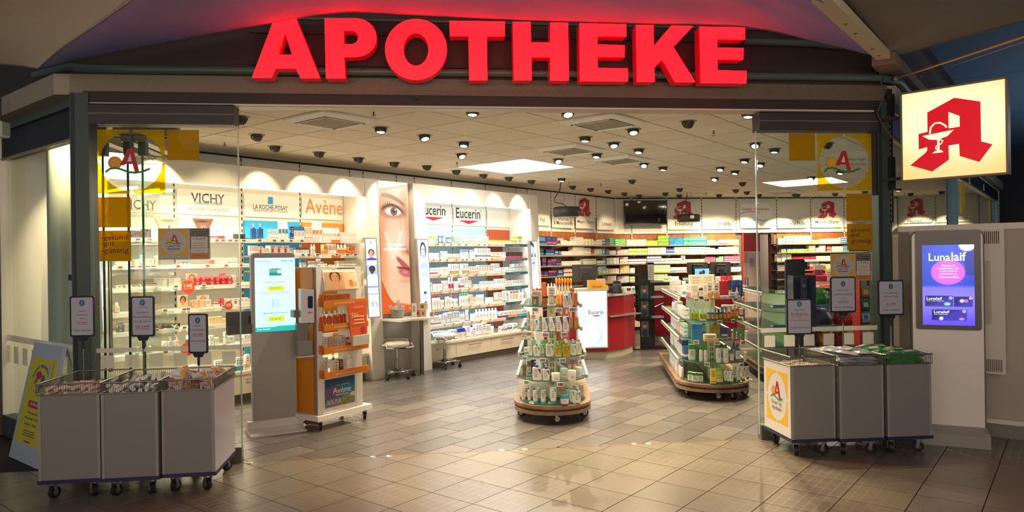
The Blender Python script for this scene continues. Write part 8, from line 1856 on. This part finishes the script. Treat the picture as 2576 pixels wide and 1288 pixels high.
def plaque(t, x0, y0, x1, y1, m):      # white rectangle: logo square left, award right
    o, (X0, X1, Z0, Z1) = film(t, x0, y0, x1, y1, M('b5afa6', .5), 'award_sticker', 'pale sticker with small logo and award seal'); W = X1 - X0; H = Z1 - Z0
    b = MB(); a, c = X0 + W * .02, X0 + W * .57; zz0, zz1 = Z0 + H * .12, Z1 - H * .04; gta(b, a, c, zz0, zz1, -.0095, yel=M('d8a01c', .5)); gta2(b, a, c, zz0, zz1, -.010, side=False); obj('logo', b, o)
    b = MB(); a, c = X0 + W * .61, X0 + W * .975; b.flat([(a, Z0 + H * .03), (c, Z0 + H * .03), (c, Z1 - H * .03), (a, Z1 - H * .03)], -.0095, M('c07818', .5)); b.flat([(a, Z1 - H * .26), (c, Z1 - H * .26), (c, Z1 - H * .03), (a, Z1 - H * .03)], -.0098, M('3c3026', .5)); b.flat([(a, Z0 + H * .35), (c, Z0 + H * .35), (c, Z1 - H * .26), (a, Z1 - H * .26)], -.0098, M('7c1c24', .5)); b.flat([(a + W * .02, Z0 + H * .2), (c - W * .02, Z0 + H * .2), (c - W * .02, Z1 - H * .27), (a + W * .02, Z1 - H * .27)], -.0100, M('c8c0b2', .5)); cc = (a + c) / 2
    for i, s in enumerate(('DEUTSCHES INSTITUT', 'FÜR SERVICE-QUALITÄT', 'GmbH & Co. KG')): b.text(s, a + W * .01, c - W * .01, Z1 - H * (.105 + .065 * i), Z1 - H * (.065 + .065 * i), -.0103, M('c8c0b2', .5), .2)
    b.text('1. PLATZ', cc - W * .12, cc + W * .12, Z0 + H * .62, Z0 + H * .69, -.0103, M('2a241e', .5), .4)
    for i, s in enumerate(('Testsieger', 'Apotheken-', 'kooperationen')): b.text(s, cc - W * (.1 + .02 * i), cc + W * (.1 + .02 * i), Z0 + H * (.49 - .075 * i), Z0 + H * (.54 - .075 * i), -.0103, M('a02c34', .5), .3)
    b.text('TEST Nov. 2013', cc - W * .1, cc + W * .1, Z0 + H * .25, Z0 + H * .28, -.0103, M('4c443c', .5)); b.text('www.disq.de', cc - W * .1, cc + W * .1, Z0 + H * .1, Z0 + H * .14, -.0103, M('4c443c', .5)); obj('award_seal', b, o)
    b = MB(); b.text("Da geht's mir gleich viel besser!", X0 + W * .02, X0 + W * .56, Z0 + H * .03, Z0 + H * .07, -.0098, M('6c6860', .5)); obj('lettering', b, o)
def ggg(t, x0, y0, x1, y1):
    o, (X0, X1, Z0, Z1) = film(t, x0, y0, x1, y1, YF); b = MB(); W = X1 - X0; H = Z1 - Z0; m = M('5c0408', .6)
    for s, f, za, zb_ in (('-gesund', .88, .66, .84), ('-gut', .48, .46, .64), ('-günstig', .92, .22, .43)): b.text(s, X0 + W * .08, X0 + W * f, Z0 + H * za, Z0 + H * zb_, -.0095, m, .4)
    obj('lettering', b, o)
roundlogo(GD, 245, 326, 415, 487); film(GD, 421, 327, 501, 403, YF); film(GD, 247, 496, 329, 572, YF); ggg(GD, 249, 580, 330, 657); plaque(GD, 398, 574, 529, 653, 0)
roundlogo(GR, 2056, 337, 2192, 479); film(GR, 1985, 336, 2050, 404, YF); film(GR, 2129, 487, 2193, 556, YF); ggg(GR, 2131, 563, 2196, 629); plaque(GR, 2089, 638, 2193, 706, 0)
for t, xs, yb in ((GD, (242, 604), 872), (GR, (1915, 2208), 826)):
    film(t, xs[0], yb - (0 if t is GD else 4), xs[1], yb + 11 - (0 if t is GD else 4), FROST, 'frosted_band')
for k in range(6): film(GD, 254 + 61 * k, 894 - 2 * k, 288 + 61 * k, 927 - 2.4 * k, FROST, 'frosted_square')
for k in range(6): film(GR, 1923 + 49.5 * k, 844 - 1.6 * k, 1950 + 49.5 * k, 873 - 1.6 * k, FROST, 'frosted_square')
# folded glass leaves and steel pull bars behind the left leaf
for k, (px, lab, c) in enumerate(((263, 'first folded glass leaf edge behind the left door', '20302a'), (326, 'second folded glass leaf edge, through the round logo', '20302a'), (363, 'third folded glass leaf edge with green glow', '2c8c5c'))):
    x = FF.p(px, 700, .45)[0]; t = thing('folded_glass_leaf', lab, 'glass panel', FF.w(x, .45), FF.ang + R(92)); b = MB(); b.box(0, .8, -.005, .005, .05, 2.62, GLASS); obj('pane', b, t); b = MB(); b.box(-.007, 0, -.009, .009, .05, 2.62, M(c, .2)); obj('edge', b, t)
    b = MB(); b.box(-.02, .06, -.03, .03, 2.62, 2.74, M('3a3a38', .4, .5)); b.box(-.02, .06, -.03, .03, .0, .06, M('3a3a38', .4, .5)); obj('hanger', b, t); b = MB(); b.box(-.04, .84, -.045, .045, 2.74, 2.80, M('77726a', .4, .3)); obj('track_piece', b, t)
for px, y0, y1, lab in ((243, 552, 905, 'steel pull bar at the left door post'), (276, 640, 935, 'second steel pull bar behind the left door')):
    x, z1 = FF.p(px, y0, .12 if px < 260 else .40); z0 = FF.p(px, y1, .12 if px < 260 else .40)[1]; t = thing('pull_bar', lab, 'handle', FF.w(x, .12 if px < 260 else .40), FF.ang); b = MB(); b.cyl((0, 0, max(.0, z0)), (0, 0, z1), .017, M('c8bfa8', .25, 1.), 12); obj('bar', b, t)
    b = MB(); [b.cyl((0, 0, z), (0, .05, z), .008, STEEL, 8) for z in (z0 + .1, z1 - .1)]; obj('standoffs', b, t)
b = MB(); b.box(xd, xe - .6, .38, .46, 2.80, 2.98, M('8a8478', .4, .2)); b.box(xd, xe - .6, .40, .44, 2.79, 2.80, M('4a463e', .4)); obj('trim_7', b, **at(FF), kind='structure')
# floor bolts along the threshold, threshold line
for k, (px, py) in enumerate(((629, 1165), (938, 1150), (978, 1148), (1262, 1133), (1320, 1131), (1595, 1117), (1632, 1116))):
    P = G(px, py); b = MB(); b.lathe([(.012, .0), (.02, .004), (.026, .0045), (.028, 0)], M('c8c0ac', .3, .8), n=14); obj('floor_socket', b, FLOOR, (P[0], P[1], 0))
b = MB(); b.box(FF.p(628, 1165)[0], FF.p(1920, 1098)[0], -.006, .006, 0, .0015, M('8c6c44', .4, .5)); obj('threshold_strip', b, FLOOR, (FF.o[0], FF.o[1], 0), FF.ang)
# small side door window card on the left facade
x, z = LF.p(180, 700, .0); b = MB(); b.box(x - .09, x + .02, .010, .016, z - .16, z + .14, M('c8c4b4', .5)); b.box(x - .09, x + .02, .008, .010, z - .02, z + .03, M('2c3440', .5)); obj('door_sticker', b, w1)
# ---------------------------------------------------------------- the big sign: one letter at a time
from mathutils.geometry import tessellate_polygon
def holed(b, outer, holes, y0, y1, mf, ms_):
    loops = [outer] + holes; V3 = [[Vector((p[0], p[1], 0)) for p in L] for L in loops]; flatv = [p for L in loops for p in L]; tr = tessellate_polygon(V3)
    b.add([(p[0], y0, p[1]) for p in flatv], [tuple(t) for t in tr], mf); b.add([(p[0], y1, p[1]) for p in flatv], [tuple(t) for t in tr], ms_)
    for L in loops: n = len(L); b.add([(p[0], y0, p[1]) for p in L] + [(p[0], y1, p[1]) for p in L], [(i, n + i, n + (i + 1) % n, (i + 1) % n) for i in range(n)], ms_)
def curve_(P, n=6): return P
def el2(cx, cy, rx, ry, a0, a1, n): return [(cx + rx * math.cos(R(a0 + (a1 - a0) * i / n)), cy + ry * math.sin(R(a0 + (a1 - a0) * i / n))) for i in range(n + 1)]
LET = [('A', [(1380, 92), (1490, 92), (1610, 392), (1512, 392), (1488, 343), (1385, 343), (1366, 390), (1268, 390)], [[(1434, 165), (1470, 275), (1400, 275)]], 0),
 ('P', [(1633, 92), (1790, 92)] + el2(1793, 189, 102, 96, -85, 85, 10) + [(1790, 285), (1732, 286), (1737, 393), (1640, 393)], [[(1730, 152), (1768, 152)] + el2(1768, 187, 35, 35, -80, 80, 6) + [(1768, 222), (1730, 222)]], 0),
 ('O', el2(2093, 248, 156, 153, 0, 350, 35), [el2(2093, 248, 63, 83, 0, 345, 23)], 0), ('T', [(2262, 105), (2540, 108), (2540, 182), (2450, 181), (2452, 402), (2362, 402), (2358, 180), (2264, 180)], [], 0),
 ('H', [(5, 110), (93, 110), (97, 213), (193, 213), (193, 113), (282, 115), (287, 404), (193, 404), (193, 287), (99, 287), (99, 402), (10, 402)], [], 2576),
 ('E', [(341, 117), (575, 122), (576, 183), (430, 181), (430, 223), (567, 228), (566, 287), (431, 285), (432, 342), (583, 344), (584, 408), (343, 407)], [], 2576),
 ('K', [(625, 125), (712, 126), (714, 232), (803, 128), (912, 131), (812, 236), (922, 412), (822, 412), (757, 298), (716, 342), (718, 411), (630, 411)], [], 2576),
 ('E', [(945, 134), (1172, 138), (1173, 198), (1032, 196), (1033, 239), (1165, 242), (1163, 300), (1034, 297), (1034, 353), (1180, 357), (1180, 418), (951, 416)], [], 2576)]
RF_ = M('ff0408', .4, emit=14, name='red_lit_face'); RSD = M('a00410', .4, emit=.5, name='red_return')
wh = ['first letter of the row', 'second letter of the row', 'third letter, round', 'fourth letter of the row', 'fifth letter of the row', 'sixth letter, between H and K', 'seventh letter of the row', 'last letter of the row']
for (ch, outer, holes, off), l in zip(LET, wh):
    cv = lambda p: FF.p((p[0] + off) / 2, p[1] / 2, -.26); O = [cv(p) for p in outer]; Hs = [[cv(p) for p in h] for h in holes]; x0 = O[0][0]
    t = thing('sign_letter', f'glowing red capital {ch} above the entrance, {l}', 'letter', FF.w(x0, -.26, 0), FF.ang, 'glowing letters over the entrance')
    b = MB(); sh = lambda P: [(p[0] - x0, p[1]) for p in P]; holed(b, sh(O), [sh(h) for h in Hs], .0, .012, RF_, RF_); obj('lit_face', b, t)
    b = MB(); holed(b, sh(O), [sh(h) for h in Hs], .0125, .13, RSD, RSD); obj('return', b, t); b = MB(); zc = O[0][1] - .25; xm = sum(p[0] for p in O) / len(O) - x0; b.cyl((xm, .13, zc - .12), (xm, .255, zc - .12), .01, DARK); obj('standoff', b, t)
# dark mounting board and pipes on the fascia
a = FF.p(630, 203, -.02); c = FF.p(1885, 96, -.02); t = thing('sign_board', 'dark board behind the glowing letters', 'board', FF.w(a[0], -.0), FF.ang); w = c[0] - a[0]; z0 = FF.p(700, 172, -.02)[1]; z1 = FF.p(1250, 80, -.02)[1]
b = MB(); b.box(.25, w, -.025, -.002, z0, z1, M('3a1c1c', .6)); obj('board', b, t); b = MB(); b.box(.0, w + .2, -.05, -.03, z0 + .02, z0 + .05, M('2c1818', .6)); b.box(.0, w + .2, -.05, -.03, z1 - .06, z1 - .03, M('2c1818', .6)); obj('rails', b, t)
PIPE = M('4e6258', .45, .2)
def pipe(lab, pts, r): t = thing('pipe', lab, 'pipe', (0, 0, 0)); b = MB(); b.tube([tuple(p) for p in pts], r, PIPE, 12); obj('tube', b, t); return t
def P3(px, py, d): a = ray(px, py); return (a[0] * d, d, CAMZ + a[1] * d)
def onF(px, py, y): x, z = FF.p(px, py, y); return FF.w(x, y, z)
pipe('long grey-green pipe running behind the red letters across the fascia', [P3(88, 190, 6.1), P3(180, 168, 5.75), onF(200, 171, -.08), onF(350, 175, -.08), onF(1288, 184, -.08), onF(2100, 194, -.08), onF(2215, 196, -.08)], .032)
pipe('upper grey-green pipe at the right of the fascia', [onF(1870, 104, -.06), onF(2050, 110, -.06), onF(2120, 118, -.06)], .03)
pipe('short pipe bending away at the right corner', [onF(2218, 197, -.09), P3(2262, 205, 6.55), P3(2300, 250, 7.2), P3(2330, 300, 7.8)], .035)
# ---------------------------------------------------------------- fabric canopies
def fabric(nm, lab, rows, mat, cat='canopy', n=9, thick=.004, ripple=0.):
    """rows of control points (px, py, distance), smoothed both ways into one stretched sheet"""
    A = np.array([[P3(*p) for p in r] for r in rows])
    def cr(B, n):
        m = B.shape[0]; out = []
        for i in range(m - 1):
            p0, p1, p2, p3 = B[max(i - 1, 0)], B[i], B[i + 1], B[min(i + 2, m - 1)]
            for k in range(n): t = k / n; out.append(.5 * (2 * p1 + (p2 - p0) * t + (2 * p0 - 5 * p1 + 4 * p2 - p3) * t * t + (3 * p1 - p0 - 3 * p2 + p3) * t ** 3))
        out.append(B[-1]); return np.array(out)
    Q = cr(A, n); Q = np.swapaxes(cr(np.swapaxes(Q, 0, 1), n), 0, 1); h, w = Q.shape[:2]
    if ripple:
        for j in range(h):
            for i in range(w): Q[j, i, 2] += ripple * math.sin(i * .55 + j * .5) * math.sin(j / (h - 1) * math.pi) * min(1, max(0, (i - w * .45) / (w * .2))) * (1 if i < w * .85 else .3)
    c = Q.reshape(-1, 3).mean(0); b = MB(); P = (Q - c).reshape(-1, 3); b.add(P, [(j * w + i, j * w + i + 1, (j + 1) * w + i + 1, (j + 1) * w + i) for j in range(h - 1) for i in range(w - 1)], mat, True)
    me = b.mesh('fabric'); t = thing(nm, lab, cat, tuple(c)); o = obj('fabric', me, t); md = o.modifiers.new('thickness', 'SOLIDIFY'); md.thickness = thick; md.offset = 0
    b = MB(); b.tube([tuple(q - c) for q in Q[0][::3]], .006, M('4c5460', .5), 6); obj('edge_rope', b, t); return t
CR = M('d2c5ae', .85, grain=.04, scale=200, bump=.2); NB = M('5c74b4', .85, grain=.05, scale=250, bump=.2)
fabric('fabric_canopy', 'cream stretched fabric canopy at the top left corner', [[(0, 162, 5.9), (50, 166, 5.65), (95, 173, 5.4)], [(-40, 90, 5.0), (60, 100, 4.8), (152, 124, 4.75)], [(-80, 20, 4.2), (80, 30, 4.1), (243, 62, 4.05)], [(-120, -60, 3.4), (100, -50, 3.4), (360, -20, 3.35)]], CR)
low = [(98, 173, 5.42), (200, 147, 5.48), (420, 106, 5.54), (645, 63, 5.6), (850, 30, 5.66), (1000, 34, 5.7), (1288, 48, 5.76), (1588, 57, 5.82), (1873, 66, 5.88), (2068, 108, 5.9), (2190, 138, 5.92)]
m1 = [(152, 124, 4.75), (270, 90, 4.85), (480, 52, 4.95), (700, 20, 5.0), (880, 0, 5.05), (1010, -2, 5.05), (1288, 6, 5.05), (1588, 10, 5.05), (1860, 20, 5.1), (2030, 60, 5.15), (2150, 92, 5.2)]
m2 = [(243, 62, 4.05), (380, 30, 4.2), (580, 0, 4.25), (780, -30, 4.3), (930, -50, 4.3), (1020, -55, 4.3), (1288, -50, 4.3), (1588, -40, 4.3), (1840, -30, 4.35), (1980, 10, 4.4), (2105, 44, 4.5)]
m3 = [(360, -20, 3.35), (480, -60, 3.4), (700, -90, 3.45), (860, -110, 3.5), (980, -120, 3.5), (1040, -120, 3.5), (1288, -120, 3.5), (1588, -110, 3.5), (1820, -90, 3.5), (1930, -60, 3.6), (2055, -12, 3.7)]
fabric('fabric_canopy', 'slate blue fabric canopy sagging over the red letters', [low, m1, m2, m3], NB, n=7, ripple=.012)
fabric('fabric_canopy', 'grey-brown fabric canopy at the top right, beyond the white strut', [[(2236, 146, 6.3), (2380, 106, 6.0), (2620, 40, 5.4)], [(2215, 120, 5.8), (2380, 55, 5.5), (2640, -20, 5.0)], [(2110, -20, 4.0), (2350, -60, 3.9), (2680, -120, 3.8)]], M('6e6454', .85, grain=.04, scale=200), n=7)
def bar(nm, lab, cat, a, c, s1, s2, m):
    a, c = Vector(a), Vector(c); d = (c - a).normalized(); u = d.cross(Vector((0, 0, 1))).normalized(); v = u.cross(d); b = MB(); P = [o + u * i * s1 + v * j * s2 for o in (a, c) for i, j in ((-1, -1), (1, -1), (1, 1), (-1, 1))]; o0 = a; b.hexa([tuple(p - o0) for p in P], m); t = thing(nm, lab, cat, tuple(a)); obj('beam', b, t)
    b = MB(); [b.cyl(tuple(p - a - v * s2), tuple(p - a - v * (s2 + .006)), .01, DARK, 6) for p in [a + (c - a) * f for f in (.3, .45, .75, .9)]]; obj('screws', b, t); return t
bar('canopy_strut', 'white flat strut running down to the right corner pillar', 'strut', P3(2066, -12, 3.9), P3(2222, 140, 5.9), .05, .03, M('c8b490', .5))
bar('canopy_strut', 'brown beam leading away from the right corner under the canopy', 'strut', P3(2222, 148, 6.1), P3(2330, 260, 8.2), .09, .05, M('6e5c48', .6))
for a, c, r, l in (((2246, 200, 6.4), (2600, 84, 4.6), .009, 'thin tension rod rising to the right edge'), ((2310, 195, 6.6), (2600, 96, 5.0), .003, 'thin wire under the tension rod')):
    t = thing('tension_rod', l, 'rod', (0, 0, 0)); b = MB(); b.cyl(P3(*a), P3(*c), r, M('b89c68', .35, .6), 8); obj('rod', b, t); b = MB(); b.cyl(P3(*a), tuple(Vector(P3(*a)) + (Vector(P3(*c)) - Vector(P3(*a))) * .03), r * 2.2, STEEL, 8); obj('end_fitting', b, t)
# corner fittings right: perforated rail, cable loops
t = thing('bracket_rail', 'dark perforated bracket rail on the right corner pillar', 'rail', FF.w(xr + .0 if 0 else FF.p(2238, 500, -.02)[0], -.02), FF.ang); b = MB(); z0 = FF.p(2238, 560, -.02)[1]; z1 = FF.p(2238, 225, -.02)[1]; b.box(-.025, .025, -.02, .03, z0, z1, M('2a2420', .5, .3)); b.box(-.035, .035, -.04, -.02, z0 + .3, z0 + .6, M('1c1814', .5)); b.box(-.035, .035, -.04, -.02, z1 - .25, z1 - .05, M('1c1814', .5)); obj('rail', b, t)
b = MB(); [b.box(-.004, .004, -.021, -.0195, z0 + .02 + k * .05, z0 + .045 + k * .05, M('8a7c68', .6)) for k in range(int((z1 - z0) / .05) - 1)]; obj('slots', b, t)
# small camera-like box at the far left top
P = P3(2, 326, 6.3); t = thing('alarm_box', 'small pale box at the left edge under the fascia', 'box', P); b = MB(); b.prism(rrect(-.05, .05, -.07, .07, .02, 3), -.05, .05, M('b8b8b0', .4), 'y'); obj('case', b, t); b = MB(); b.cyl((0, 0, .07), (0, 0, .3), .008, DARK, 6); obj('mount', b, t)
